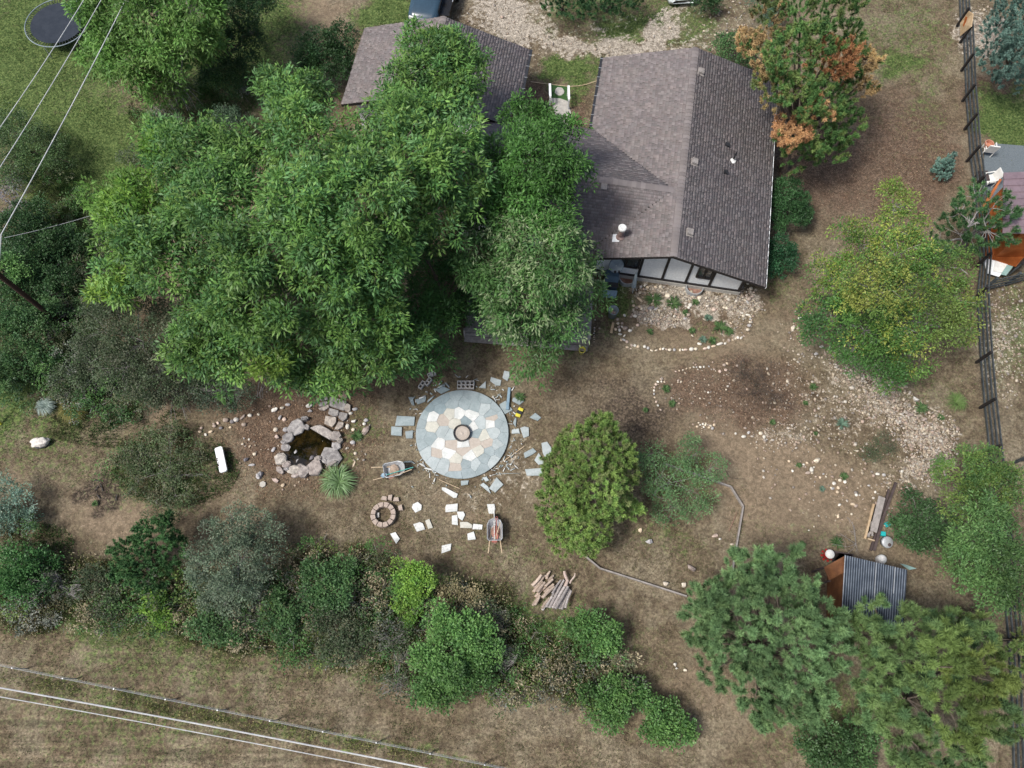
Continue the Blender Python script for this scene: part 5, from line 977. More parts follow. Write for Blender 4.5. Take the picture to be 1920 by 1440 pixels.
    for x, y, rz, lab, mt in ((780, 497, 25, 'bright turquoise plastic box right of the timber stack', 'teal'), (735, 585, -10, 'darker teal plastic bucket between the timbers and the pale tub', 'teal')):
        p = G(*cq(x, y)); m_ = MB(); m_.prism([(-.11, -.1), (.11, -.1), (.11, .1), (-.11, .1)], 0, .2, .02); q = m_.build('teal_box', M[mt], loc=p); q.rotation_euler = (0, 0, R(rz)); tag(q, lab, 'box')
    P_ = [G(*cq(x, y), .04) for x, y in ((900, 848), (960, 860), (1052, 893), (985, 905))]; m_ = MB(); m_.prism([p.xy for p in P_], .01, .035); tag(m_.build('glass_pane', M['palegreen']), 'pale green pane lying on dry grass right of the corrugated roof', 'pane')
    # timber stack
    T = [((862,120),(745,440),.11,'darkwood',.3,'longest dark beam on the right of the timber stack, upper length'),((745,440),(665,730),.12,'darkwood',.3,'thick dark beam on the right of the timber stack, lower length'),((800,185),(635,730),.1,'darkwood',.12,'dark beam lying under the pale board in the timber stack'),((737,248),(660,560),.3,'oldwood',.4,'wide weathered grey board on top of the timber stack'),((662,312),(582,625),.09,'paleboard',.3,'tan-edged board, leftmost of the timber stack'),((690,330),(620,600),.1,'blackwood',.1,'black beam in the gap beside the tan-edged board'),
         ((640,470),(650,600),.07,'oldwood',.25,'short grey offcut under the lower end of the pale board'),((600,600),(640,560),.08,'oldwood',.2,'short slanting offcut at the foot of the tan-edged board'),((610,625),(675,645),.05,'handle',.2,'thin pale stick across the foot of the timber stack'),((630,560),(615,610),.06,'oldwood',.15,'stubby grey offcut near the tan-edged board')]
    for a, b, wd, mt, z, lab in T:
        A = G(*cq(*a), z); B = G(*cq(*b), z); c = (A + B) / 2; tag(MB().bar(A - c, B - c, wd, .09 if wd < .2 else .04).build('timber_board', M[mt], loc=c), lab, 'timber')
shed()
# ash patch with charred sticks
def burn():
    for k in range(5):
        p = G(200 + random.uniform(-26, 26), 915 + random.uniform(-15, 18), .03); a = random.uniform(0, PI); d = V3((math.cos(a), math.sin(a), 0)) * random.uniform(.07, .2)
        tag(MB().tube([-d, d], .022, 6).build('charred_stick', M['ash'], loc=p), 'charred black stick in the burnt patch at the left', 'stick', 'charred sticks in the burnt patch')
burn()
# ---------------------------------------------------------------- vegetation
def unit(v): return v / np.maximum(np.linalg.norm(v, axis=-1, keepdims=True), 1e-6)
def leafquads(P, D, L, W_, col, fold=.25):
    """P (n,3) base, D (n,3) unit direction, L,W (n,), col (n,3) -> one bent leaf quad each"""
    n = len(P); up = unit(rng.normal(size=(n, 3)) * .45 + np.array([0, 0, 1.0])); S = unit(np.cross(D, up)); nn = np.cross(S, D)
    mid = P + D * (L * .45)[:, None] + nn * (L * fold * .3)[:, None]
    V = np.stack([P, mid + S * (W_ / 2)[:, None], P + D * L[:, None], mid - S * (W_ / 2)[:, None]], 1).reshape(-1, 3)
    F = (np.arange(n) * 4)[:, None] + np.arange(4)[None]
    return V, F, np.repeat(col, 4, 0)
def needles(P, D, L, W_, col):
    n = len(P); S = unit(np.cross(D, rng.normal(size=(n, 3))))
    V = np.stack([P - S * (W_ / 2)[:, None], P + S * (W_ / 2)[:, None], P + D * L[:, None]], 1).reshape(-1, 3)
    F = (np.arange(n) * 3)[:, None] + np.arange(3)[None]
    return V, F, np.repeat(col, 3, 0)
def lobe_clumps(lobes, dens, zmin=-.45, cull=.72, depth=(.72, 1.03), bough=None):
    """lobes: array rows x,y,z,rx,ry,rz. returns clump centres and outward directions, lobe idx"""
    L = np.array(lobes, float); out = []; 
    for i, (x, y, z, rx, ry, rz) in enumerate(L):
        n = int(4 * PI * (rx * ry + rx * rz + ry * rz) / 3 * dens) + 2
        d = unit(rng.normal(size=(n, 3))); d = d[(d[:, 2] > zmin) | (rng.random(n) < .12)]
        r = rng.uniform(depth[0], depth[1], len(d)) + .16 * (fbm(d[:, 0] * 2.3 + x + d[:, 2] * 1.7, d[:, 1] * 2.3 + y - d[:, 2], 2, i) - .5) * 2
        p = L[i, :3] + d * L[i, 3:] * r[:, None]
        if bough:
            nb = max(3, int(4 * PI * (rx * ry + rx * rz + ry * rz) / 3 / (bough * bough * 3.1))); bd = unit(rng.normal(size=(nb * 2, 3))); bd = bd[bd[:, 2] > zmin][:nb]; bd = bd if len(bd) else np.array([[0, 0, 1.0]]); nb = len(bd)
            br = bough * rng.uniform(.65, 1.3, nb); bc = L[i, :3] + bd * np.maximum(L[i, 3:] - bough * .35, .05) * rng.uniform(.72, 1.24, (nb, 1)); k = rng.integers(0, nb, len(p))
            h = unit(rng.normal(size=(len(p), 3)) * .75 + bd[k] * .75 + np.array([0, 0, .25])); p = bc[k] + h * br[k][:, None] * rng.uniform(.55, 1.0, (len(p), 1)) * np.array([1, 1, .75]); d = unit(h + .4 * bd[k])
        keep = np.ones(len(p), bool)
        for j in range(len(L)):
            if j != i: keep &= np.linalg.norm((p - L[j, :3]) / L[j, 3:], axis=1) > cull
        keep &= p[:, 2] > .12
        out.append((p[keep], d[keep], np.full(keep.sum(), i)))
    return [np.concatenate([o[k] for o in out]) for k in range(3)]
def px_lobes(ls, sat=0):
    out = []
    for l in ls:
        px, py, z, r = l[:4]; zs = l[4] if len(l) > 4 else .8; p = G(px, py, z); m = r * mpp(px, py, z)
        out.append((p.x, p.y, max(z, m * zs * .5), m, m * (l[5] if len(l) > 5 else 1), m * zs))
    for x, y, z, rx, ry, rz in list(out):
        for _ in range(sat):
            a = random.uniform(0, 2 * PI); k = random.uniform(.32, .5); q = random.uniform(.8, 1.25 if sat < 3 else 1.5); zz = random.uniform(-.1, .75)
            out.append((x + math.cos(a) * rx * q * .9, y + math.sin(a) * ry * q * .9, max(z + rz * zz, rz * k * .6), rx * k, ry * k, rz * k * 1.1))
    return out
def crown_mesh(style, lobes, cols, dens=2.0, rc=.45, nl=26, L=.2, W_=.055, droop=.25, jit=.14, lobecols=None, bough=None, **kw):
    if style == 'needle': W_ *= 1.7; cols = np.array(cols) * 1.7
    else: dens *= 2.4; L *= 1.12; W_ *= 1.25; cols = np.array(cols) * 1.48
    rm = float(np.median([l[3] for l in lobes])); bough = (bough or min(.85, max(.2, rm * .5))) if style == 'leaf' else None
    C_, D_, I_ = lobe_clumps(lobes, dens, bough=bough, **kw)
    c2, d2, i2 = lobe_clumps(lobes, dens * (.36 if style == 'leaf' else .2), cull=.45, depth=(.25, .7)); C_ = np.concatenate([C_, c2]); D_ = np.concatenate([D_, d2]); I_ = np.concatenate([I_, i2]); n = len(C_); cols = np.array(cols)
    cc = cols[rng.integers(0, len(cols), n)] * rng.uniform(1 - jit, 1 + jit, (n, 1))
    if lobecols is not None:
        for i, lc in enumerate(lobecols):
            if lc is not None:
                s_ = (I_ == i) & (rng.random(n) < .9); lc = np.array(lc).reshape(-1, 3) * 1.25; cc[s_] = lc[rng.integers(0, len(lc), s_.sum())] * rng.uniform(1 - jit, 1 + jit, (s_.sum(), 1))
    cc = cc * (.62 + .76 * np.clip(fbm(C_[:, 0] * .8 + C_[:, 2] * .7, C_[:, 1] * .8 - C_[:, 2] * .5, 3, 51) * 1.6 - .3, 0, 1))[:, None]
    sz = rng.uniform(.65, 1.25, n)
    if style == 'needle':
        up = unit(D_ * .8 + np.array([0, 0, .8]) + rng.normal(size=(n, 3)) * .3)
        k = nl; t = rng.random((n, k)); ax = np.repeat(up, k, 0)
        P = np.repeat(C_, k, 0) + ax * ((t.ravel() - .6) * rc * np.repeat(sz, k))[:, None]
        rad = unit(np.cross(ax, rng.normal(size=(n * k, 3)))); dd = unit(rad + ax * rng.uniform(-.1, 1.3, (n * k, 1)))
        Ln = L * rng.uniform(.7, 1.15, n * k) * np.repeat(sz, k)
        V, F, K = needles(P, dd, Ln, np.full(n * k, W_), np.repeat(cc, k, 0) * rng.uniform(.75, 1.25, (n * k, 1)))
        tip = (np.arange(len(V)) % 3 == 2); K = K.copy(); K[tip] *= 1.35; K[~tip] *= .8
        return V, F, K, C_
    k = nl; ld = unit(np.repeat(D_, k, 0) * .55 + rng.normal(size=(n * k, 3)) * .75 + np.array([0, 0, .12]))
    rr = rc * np.repeat(sz, k) * rng.random(n * k) ** .55
    P = np.repeat(C_, k, 0) + ld * rr[:, None]; dd = unit(ld * .8 + rng.normal(size=(n * k, 3)) * .35 + np.array([0, 0, -droop]))
    V, F, K = leafquads(P, dd, L * rng.uniform(.6, 1.2, n * k), W_ * rng.uniform(.7, 1.3, n * k), np.repeat(cc, k, 0) * rng.uniform(.82, 1.2, (n * k, 1)))
    return V, F, K, C_
def limbs(base, lobes, r0, clumps=None, ntw=40, wander=.12):
    m = MB(); base = Vector(base); L = [Vector(l[:3]) for l in lobes]; top = max(L, key=lambda v: v.z)
    hub = base.lerp(Vector((sum(v.x for v in L) / len(L), sum(v.y for v in L) / len(L), top.z * .55)), .55)
    hub.z = max(.25, min(hub.z, top.z * .5)); m.tube([base - Vector((0, 0, .1)), base.lerp(hub, .5) + Vector((random.uniform(-wander, wander), random.uniform(-wander, wander), 0)), hub], [r0 * 1.2, r0, r0 * .8], 8)
    for v in L:
        mid = hub.lerp(v, .5) + Vector((random.uniform(-wander, wander), random.uniform(-wander, wander), .1)) * 2; m.tube([hub, mid, v], [r0 * .55, r0 * .38, r0 * .16], 6, False)
    if clumps is not None and len(clumps):
        LA = np.array([tuple(v) for v in L]); 
        for i in rng.integers(0, len(clumps), ntw):
            c = Vector(clumps[i]); v = L[int(np.argmin(((LA - np.array(c)) ** 2).sum(1)))]; m.tube([v.lerp(c, .05), v.lerp(c, .55) + Vector((random.uniform(-.15, .15), random.uniform(-.15, .15), .08)), c], [r0 * .16, r0 * .1, .008], 4, False)
    return m
STY = {
 'ash':   dict(style='leaf', cols=[(.072,.152,.038),(.092,.18,.042),(.052,.122,.036),(.105,.185,.045),(.07,.15,.052)], dens=2.1, rc=.42, nl=31, L=.22, W_=.058, droop=.3),
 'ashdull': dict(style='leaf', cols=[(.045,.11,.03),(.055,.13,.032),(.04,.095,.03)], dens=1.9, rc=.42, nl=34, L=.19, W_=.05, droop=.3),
 'willow':dict(style='leaf', cols=[(.06,.135,.038),(.075,.155,.045),(.05,.115,.035),(.15,.2,.1)], dens=2.1, rc=.45, nl=36, L=.2, W_=.045, droop=.7),
 'locust':dict(style='leaf', cols=[(.07,.14,.03),(.085,.16,.035),(.12,.18,.035),(.055,.12,.03),(.18,.21,.045)], dens=2.1, rc=.4, nl=34, L=.12, W_=.045, droop=.2),
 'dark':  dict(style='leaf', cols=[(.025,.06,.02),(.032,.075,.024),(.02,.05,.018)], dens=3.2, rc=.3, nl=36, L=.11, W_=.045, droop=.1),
 'trim':  dict(style='leaf', cols=[(.028,.07,.025),(.035,.085,.03),(.022,.058,.02)], dens=4.5, rc=.22, nl=34, L=.09, W_=.04, droop=.1),
 'shrub': dict(style='leaf', cols=[(.05,.105,.038),(.065,.125,.045),(.04,.085,.032)], dens=3.0, rc=.3, nl=34, L=.1, W_=.055, droop=.1),
 'bright':dict(style='leaf', cols=[(.075,.155,.045),(.09,.175,.05),(.06,.13,.04)], dens=2.8, rc=.3, nl=32, L=.11, W_=.06, droop=.1),
 'lime':  dict(style='leaf', cols=[(.11,.2,.035),(.13,.22,.04),(.08,.17,.035)], dens=3.0, rc=.26, nl=34, L=.09, W_=.055, droop=.1),
 'olive': dict(style='leaf', cols=[(.05,.075,.035),(.06,.085,.045),(.04,.06,.03),(.08,.09,.055)], dens=2.6, rc=.32, nl=30, L=.09, W_=.04, droop=.2),
 'silver':dict(style='leaf', cols=[(.095,.135,.085),(.13,.165,.11),(.07,.1,.065)], dens=3.0, rc=.3, nl=34, L=.1, W_=.035, droop=.1),
 'juniper':dict(style='needle', cols=[(.028,.065,.025),(.038,.08,.03),(.022,.05,.022)], dens=7, rc=.3, nl=60, L=.14, W_=.022),
 'pine':  dict(style='needle', cols=[(.08,.14,.06),(.1,.162,.068),(.066,.116,.05)], dens=4.2, rc=.42, nl=190, L=.2, W_=.017),
 'pineg': dict(style='needle', cols=[(.075,.12,.045),(.09,.14,.05),(.055,.1,.042)], dens=3.0, rc=.45, nl=190, L=.24, W_=.017),
 'round': dict(style='needle', cols=[(.105,.17,.045),(.125,.185,.05),(.085,.145,.04),(.105,.13,.05)], dens=19, rc=.22, nl=56, L=.14, W_=.02),
 'conifer':dict(style='needle', cols=[(.045,.095,.03),(.06,.12,.035),(.09,.13,.04)], dens=6.5, rc=.34, nl=80, L=.15, W_=.02),
 'spruce':dict(style='needle', cols=[(.085,.15,.125),(.11,.18,.15),(.06,.11,.09)], dens=8, rc=.3, nl=80, L=.12, W_=.02),
 'sparse':dict(style='needle', cols=[(.035,.08,.032),(.045,.095,.035)], dens=3.5, rc=.42, nl=100, L=.17, W_=.018),
}
def tree(name, cat, label, base, ls, sty, r0=.12, group=None, lobecols=None, bark='bark', ntw=40, **over):
    st = dict(STY[sty]); st.update(over); ns = 4 if name == 'hedgerow_shrub' else 2 if st['style'] == 'leaf' or sty in ('conifer', 'pine', 'pineg') else 1; lob = px_lobes([(l[0], l[1], l[2], l[3] * (.76 if name == 'hedgerow_shrub' else .88 if st['style'] == 'leaf' else .95), *l[4:]) for l in ls], ns)
    if lobecols is not None: lobecols = list(lobecols) + [c_ for c_ in lobecols for _ in range(ns)]
    b = G(*base); e = empty(name, b, 0, label, cat, group)
    V, F, K, cl = crown_mesh(lobes=lob, lobecols=lobecols, **st); V = V - np.array(b)
    link('crown' if cat == 'tree' else 'foliage', npmesh('crown', V, F, M['needle' if st['style'] == 'needle' else 'leaf'], K), e)
    rel = [tuple(np.array(l[:3]) - np.array(b)) for l in lob[:len(ls)]]
    limbs((0, 0, 0), rel, r0, cl - np.array(b), ntw).build('trunk' if cat == 'tree' else 'stem', M[bark], e)
    return e
T = tree
T('ash_tree', 'tree', 'large bright green ash tree on the left, nearest the dull grey shrub', (500, 640), [(350,300,7.5,75),(300,260,7,40),(290,400,7,85),(225,380,6,50),(240,480,5.5,55),(330,480,7.5,85),(400,390,9,80),(400,560,6.5,75),(370,640,5,60),(430,670,5,65),(480,560,8,75),(470,470,9.5,70),(520,640,5.5,65),(215,540,5,40),(560,690,4,45),(400,300,7.5,50),(470,310,8,52),(450,350,8.5,45)], 'ash', .26, ntw=90, lobecols=[None,None,[(.095,.2,.035),(.12,.22,.035)],[(.1,.2,.04)],[(.1,.2,.04),(.13,.23,.04)],None,None,None,None,None,None,None,None,[(.14,.23,.04)],None,None])
T('ash_tree', 'tree', 'tallest bright green ash tree, crown centred in front of the garage roof', (700, 590), [(550,200,7.5,60),(520,160,7,35),(590,270,9,80),(600,380,11,85),(560,440,10,75),(700,265,9,60),(745,225,8.5,45),(760,300,10,85),(690,380,11,80),(620,480,9.5,75),(640,570,7.5,75),(700,480,9,60),(830,250,9,75),(850,330,8.5,70),(800,400,9,65),(700,640,5.5,70),(650,690,4.2,50),(720,560,7,45),(760,660,4.5,45)], 'ash', .3, ntw=120)
T('ash_tree', 'tree', 'narrow green ash crown standing up against the garage roof ridge', (790, 360), [(800,90,8,38),(850,95,8,38),(790,140,8,50),(850,150,8,55),(880,120,7.5,30),(820,200,7.5,60)], 'ash', .16, ntw=60, dens=2.6)
T('ash_tree', 'tree', 'green ash crown filling the gap between the garage and the main house roof', (950, 470), [(960,215,6.5,28),(1010,255,7,38),(1060,245,6.5,24),(1005,310,8,62),(1050,330,7.5,50),(970,370,7,60),(1030,390,7,50),(950,290,7,35)], 'ashdull', .16, ntw=60, dens=2.6, cols=[(.055,.135,.03),(.065,.155,.035),(.045,.11,.028)])
T('ash_tree', 'tree', 'ash crown with shade put into its dark leaf colour, low between the big trees and the deck', (850, 600), [(770,450,4,50),(830,540,1.6,60),(800,500,1.4,50),(870,560,1.4,40),(890,450,5.5,50),(930,420,6,55),(760,600,3.5,60),(800,600,3.5,50),(800,680,2.6,40)], 'ashdull', .16, ntw=40, cols=[(.035,.09,.025),(.045,.11,.028)], dens=1.4)  # low dark lobes added; the gap's shade is put into the leaf colour
T('willow_tree', 'tree', 'drooping tree with narrow pale-edged leaves over the weathered deck', (990, 590), [(960,450,6.5,60),(1010,480,7,65),(1060,500,6,50),(930,540,5.5,60),(1000,560,6,75),(1062,550,5,48),(1105,570,4,24),(950,620,4,55),(1010,640,3.6,55),(990,670,3,30),(1040,600,4,34),(900,480,6,40)], 'willow', .2, ntw=90, bough=1.0)
T('box_elder_tree', 'tree', 'leafy tree over the trampoline at the upper left with bare grey branches hanging out', (320, 150), [(190,20,6,40),(215,70,5.5,40),(290,20,7,70),(360,30,7,65),(340,90,6,55),(250,110,4.5,55),(380,80,5.5,35),(300,150,3.5,45),(190,110,3.5,35),(230,20,6,50)], 'ash', .2, cols=[(.07,.15,.035),(.085,.175,.04),(.1,.18,.045)], bark='greybark', ntw=110, dens=2.1)
T('dark_shade_mass', 'tree', 'dark leafy mass standing for the shade at the top edge, right of the box elder', (480, 60), [(430,30,4,50),(450,90,3,45),(420,130,2,40),(400,-20,4,50),(480,0,3,40)], 'dark', .14, dens=3.4)  # dark foliage added where there is shade, its darkness put into the leaf colour
T('dark_bush', 'shrub', 'round dark green bush against the left edge of the garage roof', (615, 150), [(600,95,2.2,40),(640,80,2.2,28),(620,125,2,38),(580,110,1.6,25),(640,120,1.8,28)], 'dark', .06)
T('conifer_tree', 'tree', 'tall conifer with orange-brown dying patches right of the house roof', (1470, 320), [(1450,40,7,45),(1500,30,7.5,50),(1560,30,7.5,50),(1440,100,6.5,45),(1490,100,7.5,55),(1550,110,7,50),(1590,70,6,38),(1620,110,5,28),(1450,170,6,45),(1500,180,6.5,55),(1560,180,5.5,50),(1610,160,5,30),(1480,250,4.8,38),(1540,240,4.5,50),(1590,230,3.5,35),(1400,80,5.5,24),(1500,290,3,38),(1560,280,3,35),(1530,75,8,35),(1580,110,7,34),(1540,205,6,30),(1482,255,5.8,24),(1620,120,5.6,18)], 'conifer', .2,
  lobecols=[[(.3,.22,.11),(.1,.14,.05)],None,None,[(.34,.24,.12)],None,[(.27,.13,.06)],None,[(.34,.24,.11)],[(.26,.2,.09),(.12,.15,.05)],None,None,[(.33,.23,.11)],[(.36,.2,.1)],None,None,[(.36,.25,.12)],None,None,None,[(.3,.15,.07)],[(.38,.24,.12),(.3,.17,.08)],[(.42,.25,.12)],[(.36,.25,.12)]], ntw=60)
T('round_shrub', 'shrub', 'low green bush between the house roof corner and the browning conifer', (1385, 115), [(1375,95,1.5,28),(1400,105,1.3,22),(1360,85,1.2,18)], 'shrub', .05, ntw=10)
T('hedge_bush', 'shrub', 'dark green bush against the right wall of the house, upper of two', (1475, 395), [(1480,370,1.5,36),(1470,400,1.4,36),(1495,390,1.2,28)], 'trim', .06, ntw=10, nl=40)
T('hedge_bush', 'shrub', 'neatly rounded dark bush against the right wall of the house, lower of two', (1462, 480), [(1462,475,1.1,32,.9),(1460,490,.9,30)], 'trim', .06, ntw=8, cols=[(.022,.075,.032),(.028,.088,.036)])
for k, (l, lab) in enumerate((([(1040,0,1.8,34),(1075,5,2,36),(1060,-20,2,40)], 'dark juniper, left half of the clump inside the loop of the drive'), ([(1120,5,2,38),(1160,0,1.9,34),(1190,-5,1.6,24),(1140,-25,2,40)], 'dark juniper, right half of the clump inside the loop of the drive'))):
    T('juniper_bush', 'shrub', lab, (l[0][0] + 10, 15), l, 'juniper', .08, ntw=10)
T('small_bush', 'shrub', 'small dark bush on the ground right of the white car', (1322, 15), [(1322,8,.8,20)], 'dark', .04, ntw=6)
T('blue_bush', 'shrub', 'bluish green bush at the top edge left of the browning conifer', (1440, 10), [(1430,0,2,28),(1450,20,1.6,22)], 'silver', .05, cols=[(.05,.1,.065),(.07,.12,.08)], ntw=8)
T('blue_spruce', 'tree', 'big blue-green spruce filling the top right corner beyond the fence', (1895, 130), [(1880,60,3.5,45),(1920,30,4.5,60),(1870,110,2.5,40),(1910,110,3.5,50),(1890,150,1.8,32),(1940,80,5,60),(1900,-10,3.5,45)], 'spruce', .15, ntw=20)
T('small_spruce', 'tree', 'small leaning blue spruce alone on mulch inside the fence', (1768, 325), [(1765,322,.45,20,.9),(1772,312,.9,16,.9),(1780,300,1.4,10,1.1),(1787,291,1.8,5,1.3)], 'spruce', .04, ntw=6, dens=40, rc=.16, nl=46, L=.08)
T('sparse_pine', 'tree', 'thin dark pine straddling the fence beside the orange deck', (1810, 460), [(1830,370,4,34,.5),(1800,400,3.6,40,.5),(1860,390,4,34,.5),(1800,440,2.6,50,.4),(1850,430,3,40,.5),(1895,400,3.6,20,.5),(1760,455,1.8,25,.4),(1880,440,2.6,25,.5)], 'sparse', .12, ntw=60, bark='greybark')
T('locust_tree', 'tree', 'spreading yellow-green locust tree right of the house', (1640, 640), [(1675,385,6,32),(1680,430,5.5,34),(1610,460,5,50),(1680,480,5.5,50),(1570,530,4,45),(1640,540,6,60),(1700,540,5,50),(1770,500,4.5,42),(1560,600,3,50),(1620,620,4,55),(1690,610,4.5,50),(1750,590,4.2,50),(1790,560,4,35),(1650,680,2.6,45),(1600,660,2.4,35),(1700,670,2.6,38),(1800,620,3.5,28)], 'locust', .16, bark='greybark', ntw=110,
  lobecols=[[(.17,.22,.05),(.1,.17,.035)],None,None,None,None,[(.19,.22,.05),(.1,.17,.04)],None,[(.1,.17,.04)],[(.045,.11,.035)],[(.06,.13,.03)],None,[(.12,.18,.045)],[(.17,.22,.05),(.08,.14,.035)],[(.045,.11,.028)],[(.045,.11,.03)],None,[(.17,.22,.05),(.08,.14,.035)]])
T('round_pine', 'tree', 'rounded yellow-green pine beside the flagstone patio', (1085, 950), [(1100,850,3.6,65),(1150,850,3.2,48),(1060,880,3,50),(1163,880,2.6,38),(1110,920,3.4,70),(1050,950,2.2,48),(1155,945,2.2,38),(1100,990,1.9,50),(1060,1010,1.2,34),(1130,800,3.4,28)], 'round', .14, ntw=30)
T('birch_sapling', 'tree', 'wispy thin tree with pale bare stems right of the rounded pine', (1225, 930), [(1220,850,1.8,28,.5),(1240,890,1.5,40,.4),(1290,860,1.6,30,.4),(1290,920,1.2,45,.35),(1260,950,.9,35,.35),(1330,880,1.3,28,.3),(1300,830,1.4,16,.3)], 'shrub', .04, cols=[(.075,.15,.06),(.1,.175,.075)], dens=3.0, nl=24, L=.09, W_=.035, bark='greybark', ntw=60)
T('pine_tree', 'tree', 'full blue-green pine left of the corrugated shed roof', (1400, 1240), [(1400,1080,4.2,50),(1450,1070,4.4,45),(1330,1130,3.4,45),(1380,1150,5,70),(1460,1140,5.5,75),(1530,1150,4.6,55),(1310,1170,2.8,38),(1400,1210,5,75),(1480,1220,5.5,75),(1560,1220,4.2,42),(1350,1250,3,50),(1420,1290,3.4,60),(1500,1290,3.6,60),(1440,1340,1.8,32),(1500,1330,2,34),(1560,1170,4,34)], 'pine', .2, ntw=50)
T('pine_tree', 'tree', 'yellow-green pine in the bottom right corner with open tufted branches', (1700, 1300), [(1640,1140,3.5,30),(1700,1180,4,42),(1620,1190,3,40),(1780,1180,4,40),(1840,1200,3.6,36),(1690,1240,5,60),(1760,1250,6,65),(1830,1270,5.5,60),(1640,1260,3.6,45),(1870,1310,4,42),(1700,1310,5,60),(1780,1330,5.5,65),(1850,1360,4,48),(1640,1330,3,42),(1700,1380,3.6,55),(1780,1400,3.6,55),(1690,1440,2,34)], 'pineg', .2, ntw=90, lobecols=[None]*5+[None,[(.1,.15,.045)],[(.12,.16,.045)],None,None,None,[(.11,.16,.045)],None,None,None,None,None])
T('juniper_tree', 'tree', 'olive green conifer above the bottom right pine, touching the fence', (1820, 1160), [(1790,1170,2.6,30),(1850,1210,2.4,30),(1900,1230,2.4,34),(1830,1180,2.8,28),(1915,1200,2,20)], 'conifer', .08, cols=[(.07,.11,.035),(.09,.12,.04)], ntw=14)
T('leafy_tree', 'tree', 'light green leafy tree over the fence, upper of two at the right edge', (1850, 960), [(1800,890,2.8,42),(1840,870,3,42),(1800,940,2.6,40),(1860,930,3.2,42),(1880,900,2.6,28)], 'bright', .1, cols=[(.062,.125,.038),(.08,.15,.04),(.12,.18,.045)], L=.12, W_=.04, ntw=40)
T('leafy_tree', 'tree', 'light green leafy tree over the fence, lower and larger of two at the right edge', (1850, 1070), [(1830,1000,3.6,55),(1880,1000,3.8,48),(1810,1060,2.8,42),(1870,1060,3.2,50),(1900,1110,2.4,34),(1850,1110,2.2,40)], 'bright', .12, cols=[(.058,.118,.04),(.075,.14,.045)], L=.13, W_=.04, ntw=50)
T('green_shrub', 'shrub', 'dense mid green shrub right of the timber stack', (1725, 985), [(1720,965,1.1,36),(1750,980,1,30),(1705,1000,.8,28),(1735,1005,.8,28)], 'shrub', .05, bark='greybark', cols=[(.042,.088,.034),(.052,.105,.04)])
T('green_shrub', 'shrub', 'dark leafy shrub between the two pines at the bottom', (1560, 1400), [(1530,1385,1.2,32),(1570,1400,1.2,36),(1600,1420,1,32),(1620,1380,1,30),(1540,1420,.9,24)], 'shrub', .05)
T('dead_shrub', 'shrub', 'brown nearly bare shrub on the mulch bed right of the patio', (1415, 720), [(1390,700,.5,34,.5),(1430,710,.5,40,.5),(1410,740,.4,36,.5),(1450,740,.4,26,.5)], 'olive', .035, cols=[(.08,.055,.045),(.1,.07,.055),(.05,.05,.035)], dens=1.6, nl=22, L=.05, W_=.022, ntw=160)
T('low_shrub', 'shrub', 'small dull green shrub in the middle of the river rock bed', (1645, 845), [(1640,840,.45,18,.6),(1655,830,.5,16,.6),(1630,850,.3,10,.6)], 'olive', .025, ntw=20, L=.06, W_=.03)
# left side
T('grey_shrub', 'shrub', 'big dull grey-green shrub below the left ash tree', (290, 640), [(210,560,2.6,50),(260,580,3,60),(200,620,2.2,50),(270,640,2.8,65),(320,620,3,55),(240,690,2,60),(300,700,2,55),(170,680,1.2,45),(140,710,.9,40),(350,670,2.2,45)], 'olive', .09, ntw=90, bark='greybark')
T('grey_shrub', 'shrub', 'drooping grey shrub with bare twigs above the stone line', (330, 740), [(310,720,1.5,34),(290,740,1.2,28),(350,730,1.2,30)], 'olive', .05, ntw=60, bark='greybark')
T('grey_shrub', 'shrub', 'dark twiggy shrub under the ash leaves just left of the pond', (430, 750), [(400,735,1.3,34),(450,740,1.2,28)], 'olive', .05, ntw=60, bark='greybark', cols=[(.035,.06,.035),(.05,.07,.045)])
T('left_shrub', 'shrub', 'olive green bush on the left edge under the power lines', (60, 290), [(40,260,2,45),(80,280,1.8,40),(20,300,1.8,45),(100,300,1.4,26),(20,230,1.8,32)], 'olive', .07, cols=[(.05,.09,.03),(.06,.105,.04),(.04,.075,.025)])
T('bare_shrub', 'shrub', 'pale leafless grey shrub at the left edge', (20, 380), [(15,355,1.4,26),(20,385,1.2,26)], 'silver', .05, cols=[(.14,.14,.17)], dens=.8, ntw=160, bark='greybark', nl=10)
T('dark_thicket', 'shrub', 'dark green thicket around the foot of the utility pole, upper part', (70, 470), [(30,440,1.6,45),(80,460,1.4,45),(40,500,1.6,50),(100,520,1.3,45),(130,460,.8,35),(60,410,1.4,36)], 'dark', .07, cols=[(.025,.06,.022),(.035,.075,.026)], ntw=30)
T('dark_thicket', 'shrub', 'dark green thicket around the foot of the utility pole, lower part', (50, 640), [(20,580,1.4,45),(60,610,1.2,45),(20,660,1.2,45),(60,690,.9,38),(20,720,.9,34)], 'dark', .07, cols=[(.035,.08,.03),(.045,.09,.03)], ntw=20)
T('leafy_sprig', 'shrub', 'bright sumac-like sprig at the left edge beside the pole top', (8, 515), [(8,505,2.6,24,.5),(28,510,2.4,20,.5)], 'bright', .04, ntw=10)
T('grey_green_shrub', 'shrub', 'pale grey-green shrub behind the left ash tree', (440, 260), [(425,240,1.5,34),(435,275,1.3,30)], 'silver', .05, cols=[(.06,.11,.06),(.08,.13,.075)])
T('fence_line_shrub', 'shrub', 'narrow overgrown hedge strip along the lawn left of the ash tree', (255, 320), [(262,290,.5,14),(252,320,.5,14),(245,345,.5,12),(240,300,.4,10)], 'olive', .03, ntw=10)
T('silver_sage', 'shrub', 'silvery blue sage bush at the left edge below the boulder', (15, 950), [(10,930,1.1,28),(25,950,1,28),(5,975,.8,28),(45,975,.6,20)], 'silver', .04, cols=[(.12,.2,.15),(.15,.22,.17),(.07,.12,.08)])
